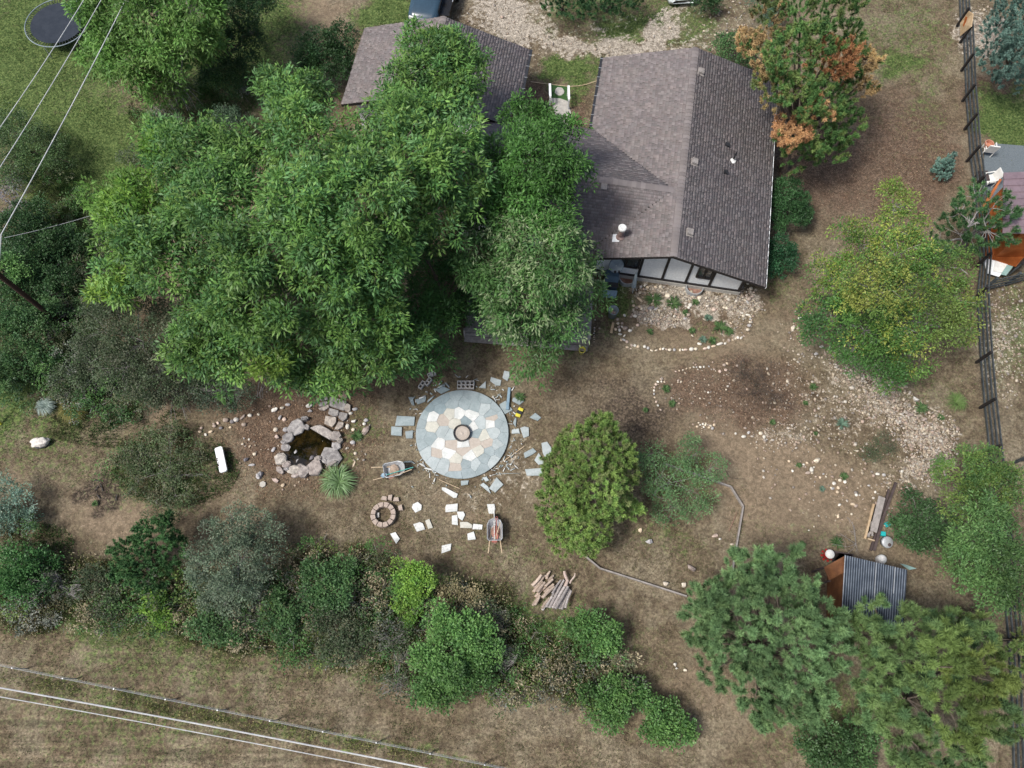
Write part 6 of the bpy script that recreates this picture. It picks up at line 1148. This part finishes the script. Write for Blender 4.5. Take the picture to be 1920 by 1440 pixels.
T('silver_buffaloberry', 'shrub', 'large silver-green shrub at the left end of the hedgerow', (440, 1080), [(440,990,2,42),(490,1000,1.8,34),(400,1050,1.8,45),(450,1060,2.2,55),(500,1040,1.7,30),(400,1100,1.3,34),(445,1110,1.2,34)], 'silver', .07, ntw=40, bark='greybark')
T('juniper_shrub', 'shrub', 'dark green juniper left of the silver-green shrub', (290, 1050), [(290,1010,1.6,45),(250,1040,1.2,40),(320,1030,1.3,36),(280,1070,1.2,45),(230,1070,1,28)], 'juniper', .06, ntw=10, cols=[(.035,.08,.03),(.045,.1,.035)], dens=15, rc=.24, nl=50)
T('green_shrub', 'shrub', 'mid green shrub at the far left of the hedgerow', (50, 1090), [(40,1060,1.3,36),(60,1090,1.2,34),(20,1100,1,34),(80,1060,.9,22)], 'shrub', .05, cols=[(.045,.12,.035),(.055,.14,.04)], bark='greybark', ntw=60)
T('twiggy_shrub', 'shrub', 'leafless grey twiggy shrub in the hedgerow right of the far left bush', (120, 1100), [(110,1080,.9,34),(130,1110,.8,36)], 'olive', .04, dens=.9, nl=14, ntw=150, bark='greybark')
T('juniper_spread', 'shrub', 'wide low sprawling shrub between the burnt patch and the stone bench', (310, 880), [(270,850,.4,40,.5),(320,850,.5,50,.5),(290,890,.4,50,.5),(345,890,.4,38,.5),(260,900,.3,36,.5),(330,930,.35,40,.5),(300,950,.3,30,.5),(362,862,.3,20,.5)], 'olive', .04, cols=[(.055,.085,.035),(.07,.1,.045),(.05,.07,.035),(.1,.1,.06)], dens=3.2, nl=26, L=.08, ntw=90, bark='greybark')
H = [((520,1170), [(520,1150,1,28),(540,1180,.9,30),(530,1120,.8,18)], 'shrub', 'mid green shrub, first right of the large silver-green shrub'),
 ((405,1190), [(400,1170,.8,34),(430,1190,.7,22)], 'shrub', 'small green shrub below the large silver-green shrub'),
 ((610,1110), [(600,1080,1.2,30),(620,1110,1.2,38),(640,1070,1,26),(600,1140,.9,30)], 'shrub', 'green shrub in the hedgerow below the lawn slabs pair, left part'),
 ((640,1200), [(630,1180,1,38),(660,1200,1,36),(620,1220,.8,30)], 'olive', 'dull dark shrub in the middle of the hedgerow'),
 ((775,1110), [(770,1085,1.5,30),(790,1100,1.5,32),(760,1110,1.2,22),(770,1145,.8,16)], 'lime', 'lime-green rounded shrub at the upper edge of the hedgerow'),
 ((750,1230), [(735,1200,1,34),(750,1240,1,38),(745,1280,.8,32)], 'olive', 'grey twiggy half-dead shrub left of the biggest green shrub'),
 ((850,1230), [(830,1170,1.6,36),(870,1180,1.7,38),(850,1220,1.8,46),(900,1210,1.6,34),(820,1260,1.4,42),(870,1270,1.4,42),(905,1250,1.3,34),(790,1290,1,28),(830,1300,1,28)], 'bright', 'biggest green shrub of the hedgerow, middle bottom'),
 ((945,1230), [(940,1220,.9,26),(950,1250,.8,26)], 'olive', 'bleached bare-branched shrub right of the biggest green shrub'),
 ((1105,1180), [(1092,1170,1.3,26),(1118,1178,1.4,34),(1105,1205,1.2,34),(1135,1195,1.1,24)], 'bright', 'green shrub just below the woodpile'),
 ((1125,1310), [(1120,1300,.9,26),(1150,1320,.9,26),(1170,1290,.9,22),(1195,1300,.8,20),(1130,1335,.7,22)], 'bright', 'bright green low shrub near the right end of the hedgerow'),
 ((1250,1350), [(1240,1330,.8,28),(1260,1350,.8,30),(1280,1370,.6,24),(1235,1365,.7,24)], 'bright', 'bright green bush, last one at the right end of the hedgerow'),
 ((920,1160), [(900,1150,.8,26),(930,1165,.7,24)], 'olive', 'dull twiggy shrub above the biggest green shrub'),
 ((300,1140), [(290,1130,.6,28),(320,1150,.6,28)], 'lime', 'yellowish green weedy bush below the juniper'),
 ((190,1110), [(180,1090,.8,30),(200,1120,.7,30)], 'olive', 'olive weedy bush in the hedgerow left of the juniper'),
 ((470,1140), [(480,1130,.8,30),(455,1160,.7,28)], 'olive', 'grey tangled bush at the lower right foot of the silver-green shrub'),
 ((860,1120), [(850,1115,.7,28),(890,1130,.6,24)], 'olive', 'tan seeded bush right of the lime-green shrub')]
for b, l, s_, lab in H:
    ov = {}
    if 'bleached' in lab or 'half-dead' in lab or 'twiggy' in lab or 'tangled' in lab: ov = dict(dens=1.3, ntw=150, bark='greybark', nl=20)
    if 'tan seeded' in lab: ov = dict(cols=[(.22,.19,.11),(.14,.13,.07)])
    T('hedgerow_shrub', 'shrub', lab, b, l, s_, .04, 'shrubs of the hedgerow', **ov)
# bare branches hanging out of trees and lying about
def branchfan(name, a, ends, r0, label, z0=3.0, z1=1.5, mat='greybark'):
    A = G(*a, z0); m = MB()
    for x, y in ends:
        B = G(x, y, z1 + random.uniform(-.3, .3)); mid = A.lerp(B, .5) + V3((random.uniform(-.15, .15), random.uniform(-.15, .15), .1))
        m.tube([V3((0, 0, 0)), mid - A, B - A], [r0, r0 * .6, .008], 5)
        for k in range(3):
            t = random.uniform(.35, .85); q = A.lerp(B, t); m.tube([q - A, q - A + (B - A) * .25 + V3((random.uniform(-.3, .3), random.uniform(-.3, .3), 0))], [r0 * .35, .006], 4)
    tag(m.build(name, M[mat], loc=A), label, 'branch')
branchfan('bare_branch', (305, 110), [(318,190),(335,200),(352,208),(368,205),(380,196),(340,185),(375,160),(300,160)], .035, 'fan of pale bare branches hanging below the box elder crown')
branchfan('bare_branch', (215, 50), [(150,110),(165,118),(205,140),(220,130),(180,90)], .02, 'thin curling bare twigs beside the trampoline rim', 4, 2.5)
branchfan('bare_branch', (330, 690), [(300,760),(320,790),(345,775),(350,790)], .02, 'grey bare twigs drooping under the dull shrub above the stone line', 1.5, .3)
branchfan('bare_branch', (500, 700), [(490,735),(482,745)], .02, 'thin curved bare branch against leaf litter above the pond', 2.0, .8)
branchfan('bare_branch', (935, 1240), [(950,1215),(960,1235),(915,1215),(925,1260),(945,1265)], .02, 'bleached white dead branches beside the biggest hedgerow shrub', .9, 1.0)
branchfan('bare_branch', (1815, 425), [(1832,395),(1820,410),(1836,418)], .045, 'snapped pale branch stub in the sparse pine', 4.2, 4.6, 'greybark')
branchfan('brush_pile', (1605, 1020), [(1590,970),(1598,978),(1575,1000),(1560,1020),(1600,1040),(1580,1045)], .012, 'loose pile of dry twigs above the plank platform', .15, .15)
# tufted plants
def tuft(px, py, rpx, n, h, cols, label, cat='plant', name='grass_clump', wd=.02, z=0, droop=.6, group=None):
    p = G(px, py); r = rpx * mpp(px, py); a = rng.uniform(0, 2 * PI, n); o = np.stack([np.cos(a), np.sin(a), np.zeros(n)], 1)
    P0 = o * (rng.random(n) * r * .15)[:, None]; Lr = r * rng.uniform(.6, 1.05, n); hh = h * rng.uniform(.7, 1.1, n)
    mid = P0 + o * (Lr * .5)[:, None]; mid[:, 2] = hh; tip = P0 + o * Lr[:, None]; tip[:, 2] = hh * (1 - droop)
    S = np.stack([-np.sin(a), np.cos(a), np.zeros(n)], 1) * wd / 2; c = np.array(cols)[rng.integers(0, len(cols), n)] * rng.uniform(.75, 1.25, (n, 1))
    V = np.stack([P0 - S, P0 + S, mid + S, mid - S, tip], 1).reshape(-1, 3); b = (np.arange(n) * 5)[:, None]
    F = np.concatenate([b + [[0, 1, 2]], b + [[0, 2, 3]], b + [[3, 2, 4]]]); return tag(link(name, npmesh(name, V, F, M['blade'], np.repeat(c, 5, 0)), None, p), label, cat, group)
tuft(636, 905, 37, 260, .55, [(.2,.32,.15),(.26,.38,.2),(.12,.2,.08)], 'spiky fountain-like ornamental grass just below the pond', 'grass', wd=.035)
tuft(90, 765, 20, 220, .5, [(.3,.38,.34),(.38,.46,.42)], 'silvery white feathery plant at the foot of the shrubs on the left', wd=.02)
tuft(145, 768, 32, 420, .6, [(.2,.19,.06),(.12,.14,.04),(.25,.22,.09)], 'yellow-brown tall grass clump right of the silvery plant', 'grass', wd=.02)
tuft(1790, 755, 24, 160, .4, [(.12,.2,.06),(.16,.24,.09)], 'feathery green clump by the fence beside the river rocks', wd=.02)
for x, y, r_, lab in ((1262,570,18,'dark green leafy mat left of centre in the gable rock bed'),(1225,563,20,'dark green leafy mat nearest the grill in the gable rock bed'),(1285,588,8,'small dark tuft right of the pale river rock strip'),(1303,568,8,'small green tuft among the stones under the window well'),(1327,597,9,'grey-green leafy plant in the upper middle of the planting bed'),(1350,615,16,'strappy iris-like plant, largest in the planting bed'),(1365,622,12,'pale green leafy plant right of the iris'),(1317,638,9,'grey-green plant at the lower edge of the planting bed'),(1334,640,10,'leafy plant just above the border stones'),(1218,623,8,'small green plant at the left of the planting bed'),(1297,621,8,'low plant in the middle of the planting bed'),
   (1524,727,9,'bright green weed on the pebbly soil below the locust tree'),(1509,757,6,'tiny green weed left of the river rocks'),(1447,793,7,'green weed under the dead brown shrub'),(1578,796,14,'grey-green rosette weed among pebbles'),(1725,765,16,'bright green weed below the white oblong boulder'),(1762,783,8,'green weed near the fence beside the tan boulder'),(1581,894,9,'small green weed with white stones beneath it'),(1496,873,6,'little green weed left of the white broken stones'),(1528,814,5,'tiny green weed on the brown soil'),(1248,730,10,'green weed inside the pebble arc'),(1259,758,9,'green weed below the first one inside the pebble arc'),(1568,1018,16,'green leafy weed beside the red cooler'),(975,745,12,'dark green weed right of the pale slabs above the patio'),(180,945,7,'small dark green tuft below the burnt patch'),(590,735,10,'green tuft on the pond steps'),(1540,918,7,'grey-green weed on bare dirt'),(670,818,14,'low green weeds at the right of the pond'),(1503,1022,8,'dark weed tuft left of the red cooler'),(1210,770,6,'dark weed on the trampled soil')):
    tuft(x, y, r_, 46, .16, [(.04,.085,.03),(.065,.125,.045),(.1,.16,.065)] if 'grey' not in lab else [(.1,.17,.12),(.13,.2,.15)], lab, name='weed', wd=.045, droop=.3)
# dense countless growth: tall weeds of the hedgerow, uncut strip, short turf
def blades(name, regions, n, h, cols, label, wd=.012, lean=.4, masks=None, heads=None):
    """regions in survey px ellipses (x,y,rx,ry,rot,weight,hmul)"""
    wts = np.array([r[5] * r[2] * r[3] for r in regions], float); idx = rng.choice(len(regions), n, p=wts / wts.sum()); reg = np.array([r[:5] for r in regions])[idx]
    t = rng.uniform(0, 2 * PI, n); q = np.sqrt(rng.random(n)); dx = q * np.cos(t) * reg[:, 2]; dy = q * np.sin(t) * reg[:, 3]; c_, s_ = np.cos(np.radians(reg[:, 4])), np.sin(np.radians(reg[:, 4]))
    x = reg[:, 0] + dx * c_ - dy * s_; y = reg[:, 1] + dx * s_ + dy * c_
    u = (x - 960) / FPX; v = (720 - y) / FPX; wy = v * ca + sa; wz = v * sa - ca; k = -CAM_H / wz; P = np.stack([u * k, wy * k, np.zeros(n)], 1)
    cn = fbm(P[:, 0] * 1.3, P[:, 1] * 1.3, 3, 11); keep = rng.random(n) < np.clip((cn - .28) * 3.2, .08, 1); P = P[keep]; cn = cn[keep]; n = len(P); P[:, 2] = -.02
    D = unit(np.stack([rng.normal(size=n) * lean, rng.normal(size=n) * lean, np.ones(n)], 1)); hh = h * rng.uniform(.4, 1.2, n) * (.5 + cn); cols = np.array(cols); ci = (fbm(P[:, 0] * .8, P[:, 1] * .8, 3, 77) * 1.5 - .25 + rng.normal(size=n) * .18).clip(0, .999) * len(cols)
    c = cols[ci.astype(int)] * rng.uniform(.7, 1.3, (n, 1)); V, F, K = needles(P, D, hh, np.full(n, wd), c)
    o = link(name, npmesh(name, V, F, M['blade'], K)); tag(o, label, kind='stuff')
    if heads:
        tip = P + D * hh[:, None]; s_ = rng.random(n) < heads[0]; tip = tip[s_]; m_ = len(tip); dd = unit(rng.normal(size=(m_, 3)) + np.array([0, 0, .3])); V, F, K = leafquads(tip, dd, rng.uniform(.06, .13, m_), np.full(m_, .035), np.array(heads[1])[rng.integers(0, len(heads[1]), m_)] * rng.uniform(.8, 1.2, (m_, 1)))
        tag(link(name + '_heads', npmesh(name + '_heads', V, F, M['blade'], K)), 'pale seed heads and dry leaves of the tall hedgerow weeds', kind='stuff')
hedge = [(200,1110,230,60,3,1,1),(480,1150,200,80,6,1,1),(700,1170,200,100,8,1,1),(880,1220,160,82,8,1,1),(1100,1265,100,60,20,1,1),(60,1120,80,70,0,1,1),(650,1060,100,40,0,.8,1),(880,1120,90,30,0,1,1)]
blades('tall_weeds', hedge, 90000, .7, [(.08,.11,.04),(.12,.15,.05),(.2,.18,.09),(.26,.22,.13),(.07,.11,.04)], 'tangled tall weeds and dry stems filling the hedgerow', .022, .55, heads=(.42, [(.36,.31,.19),(.3,.28,.14),(.12,.17,.05),(.1,.15,.05),(.42,.37,.25)]))
blades('dry_stalks', [(900,1000,260,100,0,1,1),(1300,1000,160,110,0,1,1),(1350,1250,160,100,0,1,1),(600,1020,120,50,0,1,1),(100,900,110,90,0,1,1),(1700,180,90,190,0,1,1),(400,1300,400,90,8,1,1),(1000,1400,300,50,5,1,1),(1500,520,60,110,0,1,1),(1780,700,50,120,0,1,1)], 30000, .17, [(.34,.29,.2),(.28,.23,.15),(.2,.19,.1),(.12,.14,.06)], 'scattered dry straw-coloured grass clumps across the yard and field', .024, .8)
blades('uncut_grass', [(240,1312,300,15,10,1,1),(560,1374,300,15,10,1,1),(830,1428,220,14,10,1,1),(480,1238,480,20,10,.35,1),(1100,1290,90,20,0,.3,1)], 9000, .2, [(.12,.17,.05),(.17,.2,.07),(.3,.28,.15)], 'strip of uncut green and yellow grass under the wire fence', .016, .6, heads=(.2, [(.3,.28,.12),(.12,.16,.04)]))
blades('left_undergrowth', [(110,480,110,130,0,1,1),(180,720,90,90,0,1,1),(120,640,60,120,10,1,1),(160,430,70,110,0,.8,1),(230,800,150,40,0,.5,1),(330,210,90,60,0,1,1),(430,170,60,60,0,.8,1),(60,600,80,120,0,1,1),(330,880,120,70,0,.6,1),(60,1020,80,40,0,.6,1)], 75000, .3, [(.05,.115,.035),(.075,.14,.045),(.11,.15,.06),(.14,.15,.07)], 'rank green undergrowth under the shrubs on the left', .03, .6)
def thicket(name, label, regs, n, pal, rr=(.3, .75), dens=1.5, twigs=2500):
    lob = []; pick = []
    ws = np.array([r[2] * r[3] * r[5] for r in regs]); ws = ws / ws.sum()
    for i in rng.choice(len(regs), n, p=ws):
        x, y, rx, ry, rot, _ = regs[i]; t = rng.uniform(0, 2 * PI); q = math.sqrt(rng.random()); dx, dy = q * math.cos(t) * rx, q * math.sin(t) * ry; c_, s_ = math.cos(R(rot)), math.sin(R(rot))
        r_ = rng.uniform(*rr); z = r_ * rng.uniform(.3, 1.1); p = G(x + dx * c_ - dy * s_, y + dx * s_ + dy * c_, z); lob.append((p.x, p.y, z, r_ * rng.uniform(.7, 1.3), r_ * rng.uniform(.7, 1.3), r_ * rng.uniform(.6, 1.1))); pick.append(pal[rng.integers(0, len(pal))])
    V, F, K, cl = crown_mesh('leaf', lob, [pal[0][0]], lobecols=pick, dens=dens, rc=.22, nl=20, L=.09, W_=.045, droop=.15, cull=.6)
    tag(link(name, npmesh(name, V, F, M['leaf'], K)), label, kind='stuff')
    if twigs:
        i = rng.integers(0, len(cl), twigs); P = cl[i] + rng.normal(size=(twigs, 3)) * .15; P[:, 2] = np.maximum(P[:, 2], .05); D = unit(rng.normal(size=(twigs, 3)) + np.array([0, 0, .35])); c = np.array([(.22,.2,.19),(.3,.28,.27),(.14,.12,.1)])[rng.integers(0, 3, twigs)]
        V, F, K = needles(P, D, rng.uniform(.2, .6, twigs), np.full(twigs, .022), c); tag(link('dead_twigs', npmesh('dead_twigs', V, F, M['blade'], K)), 'dry grey twigs tangled through the ' + label.split(' of ')[-1], kind='stuff')
G1, G2, G3, TN, GY_, OL = [(.06,.13,.04),(.08,.16,.045)], [(.035,.08,.03),(.05,.1,.035)], [(.1,.17,.045),(.13,.19,.05)], [(.3,.26,.17),(.22,.2,.12)], [(.13,.15,.12),(.17,.18,.15)], [(.08,.1,.05),(.11,.12,.065)]
thicket('hedgerow_thicket', 'tangled low growth of the bottom hedgerow', [(300,1130,260,50,3,1),(560,1150,170,80,6,1.2),(750,1170,170,95,8,1.2),(925,1225,130,78,8,1),(1100,1265,80,60,20,1),(50,1110,70,55,0,1),(640,1060,90,40,0,.8),(1180,1300,40,40,0,.5)], 430, [G1, G1, G2, G3, TN, TN, TN, GY_, GY_, OL, OL])
thicket('left_thicket', 'rank green growth of the left side', [(60,600,70,150,0,1),(150,480,90,110,0,1),(140,640,70,110,0,1),(200,720,90,60,0,1),(60,300,70,60,0,.6),(440,170,50,50,0,.8),(330,220,60,40,0,.5),(275,885,80,60,0,.2),(30,1020,60,50,0,.5)], 190, [G1, G2, G2, G1, OL, OL, GY_], rr=(.35, .9), twigs=1500)
def turf():
    n = 420000; X = rng.uniform(-31, 31, n); Y = rng.uniform(-4, 38, n); px, py = proj(X, Y); ok = (px > -40) & (px < 1960) & (py > -40) & (py < 1480); X, Y = X[ok], Y[ok]
    jx = np.clip(np.searchsorted(UX, X), 0, len(UX) - 1); jy = np.clip(np.searchsorted(UY, Y), 0, len(UY) - 1); id_ = jy * len(UX) + jx; g = {k: GMASK[k][id_] for k in GMASK}
    pr = np.clip(.25 + .75 * g['green'] - .8 * np.maximum.reduce([g['gravel'] * .7, g['dirt'] * .7, g['mulch'] * .6, g['dark'] * .5]), .02, 1) * np.clip((fbm(X * 1.7, Y * 1.7, 3, 5) - .3) * 3.5, .05, 1)
    px, py = proj(X, Y); pr = np.where(((px - 866) / 92) ** 2 + ((py - 813) / 88) ** 2 < 1, 0, pr); pr = np.where(((px - 1049) / 17) ** 2 + ((py - 195) / 45) ** 2 < 1, 0, pr)
    ok = rng.random(len(X)) < pr; X, Y = X[ok], Y[ok]; gr = g['green'][ok]; n = len(X)
    P = np.stack([X, Y, np.full(n, -.02)], 1); D = unit(np.stack([rng.normal(size=n) * .7, rng.normal(size=n) * .7, np.ones(n)], 1)); dry = np.array([(.27,.22,.14),(.2,.17,.1),(.14,.15,.07)]); grn = np.array([(.06,.12,.035),(.085,.15,.045),(.13,.17,.06)])
    pick = rng.random(n) < np.clip(gr * 1.3 - .1, .06, .95); c = np.where(pick[:, None], grn[rng.integers(0, 3, n)], dry[rng.integers(0, 3, n)]) * rng.uniform(.7, 1.25, (n, 1))
    V, F, K = needles(P, D, rng.uniform(.05, .13, n), np.full(n, .035), c); tag(link('short_grass', npmesh('short_grass', V, F, M['blade'], K)), 'short dry and green grass blades across the yard', kind='stuff')
UX = np.unique(GX); UY = np.unique(GY)
turf()
# pebbles and litter
def pebbles():
    V0, F0 = ICO1; R_ = [(1600,690,55,32,25,1),(1655,750,62,42,30,1.3),(1730,805,62,38,10,1.3),(1745,850,45,50,0,1.3),(1715,885,60,30,-20,.6),(1470,820,60,26,0,.55),(1570,760,130,80,20,.22),(1420,760,150,60,0,.07),(1560,880,130,80,0,.05),(1310,560,115,20,7,1.0),(1240,596,44,17,3,2.2),(1390,580,26,40,0,1.0),(1640,930,120,60,0,.05),(1885,640,36,110,0,.45),(1840,60,36,45,0,.8),(1370,50,50,50,0,.35),(1500,640,40,50,0,.12),(1130,88,190,24,0,.12),(930,60,60,50,30,.12),(1250,45,40,40,0,.1),(560,820,120,90,0,.05),(1300,720,70,40,0,.1)]
    ws = np.array([r[2] * r[3] * r[5] for r in R_]); n = 6500; idx = rng.choice(len(R_), n, p=ws / ws.sum()); reg = np.array([r[:5] for r in R_])[idx]; t = rng.uniform(0, 2 * PI, n); q = rng.random(n) ** .62
    dx = q * np.cos(t) * reg[:, 2] * 1.15; dy = q * np.sin(t) * reg[:, 3] * 1.15; c_, s_ = np.cos(np.radians(reg[:, 4])), np.sin(np.radians(reg[:, 4])); x = reg[:, 0] + dx * c_ - dy * s_; y = reg[:, 1] + dx * s_ + dy * c_
    u = (x - 960) / FPX; v = (720 - y) / FPX; wy = v * ca + sa; wz = v * sa - ca; k = -CAM_H / wz; P = np.stack([u * k, wy * k, np.zeros(n)], 1)
    s = rng.lognormal(-3.2, .42, n).clip(.014, .11); a = rng.uniform(0, 2 * PI, n); S = np.stack([s, s * rng.uniform(.55, 1, n), s * .55], 1); v3 = V0[None] * (1 + rng.normal(size=(n, 12, 1)) * .12) * S[:, None]
    ca_, sn_ = np.cos(a)[:, None], np.sin(a)[:, None]; w_ = np.stack([v3[..., 0] * ca_ - v3[..., 1] * sn_, v3[..., 0] * sn_ + v3[..., 1] * ca_, v3[..., 2] + s[:, None] * .2], 2) + P[:, None]
    pal = np.array([(.85,.78,.66),(.95,.93,.88),(.7,.6,.5),(.75,.62,.55),(.55,.52,.5),(.9,.82,.68)]) * .85; c = pal[rng.integers(0, 6, n)] * rng.uniform(.7, 1.1, (n, 1))
    F = (np.arange(n) * 12)[:, None, None] + F0[None]; tag(link('pebbles', npmesh('pebbles', w_.reshape(-1, 3), F.reshape(-1, 3), M['stone'], np.repeat(c, 12, 0))), 'river pebbles scattered over the rock beds and bare soil', kind='stuff')
    # bark chips and leaf litter
    R2 = [(560,810,150,120,0,1),(650,700,110,50,0,1),(1000,205,28,45,0,1),(1095,205,22,45,0,1),(1600,300,160,110,0,.6),(1700,350,100,120,0,.7),(1400,740,130,70,0,.5),(470,880,60,60,0,.6)]
    ws = np.array([r[2] * r[3] * r[5] for r in R2]); n = 16000; idx = rng.choice(len(R2), n, p=ws / ws.sum()); reg = np.array([r[:5] for r in R2])[idx]; t = rng.uniform(0, 2 * PI, n); q = rng.random(n) ** .6; x = reg[:, 0] + q * np.cos(t) * reg[:, 2] * 1.1; y = reg[:, 1] + q * np.sin(t) * reg[:, 3] * 1.1
    ok = ~((((x - 580) / 60) ** 2 + ((y - 840) / 50) ** 2) < 1); x, y = x[ok], y[ok]; n = len(x); u = (x - 960) / FPX; v = (720 - y) / FPX; wy = v * ca + sa; wz = v * sa - ca; k = -CAM_H / wz; P = np.stack([u * k, wy * k, np.full(n, .01)], 1)
    D = unit(np.stack([rng.normal(size=n), rng.normal(size=n), rng.uniform(0, .3, n)], 1)); pal = np.array([(.3,.19,.12),(.2,.12,.08),(.42,.3,.2),(.12,.07,.05),(.16,.1,.07)]); V, F, K = leafquads(P, D, rng.uniform(.03, .08, n), rng.uniform(.02, .04, n), pal[rng.integers(0, 5, n)] * rng.uniform(.8, 1.2, (n, 1)), .1)
    tag(link('bark_chips', npmesh('bark_chips', V, F, M['blade'], K)), 'bark chips and fallen leaves on the mulched ground', kind='stuff')
pebbles()
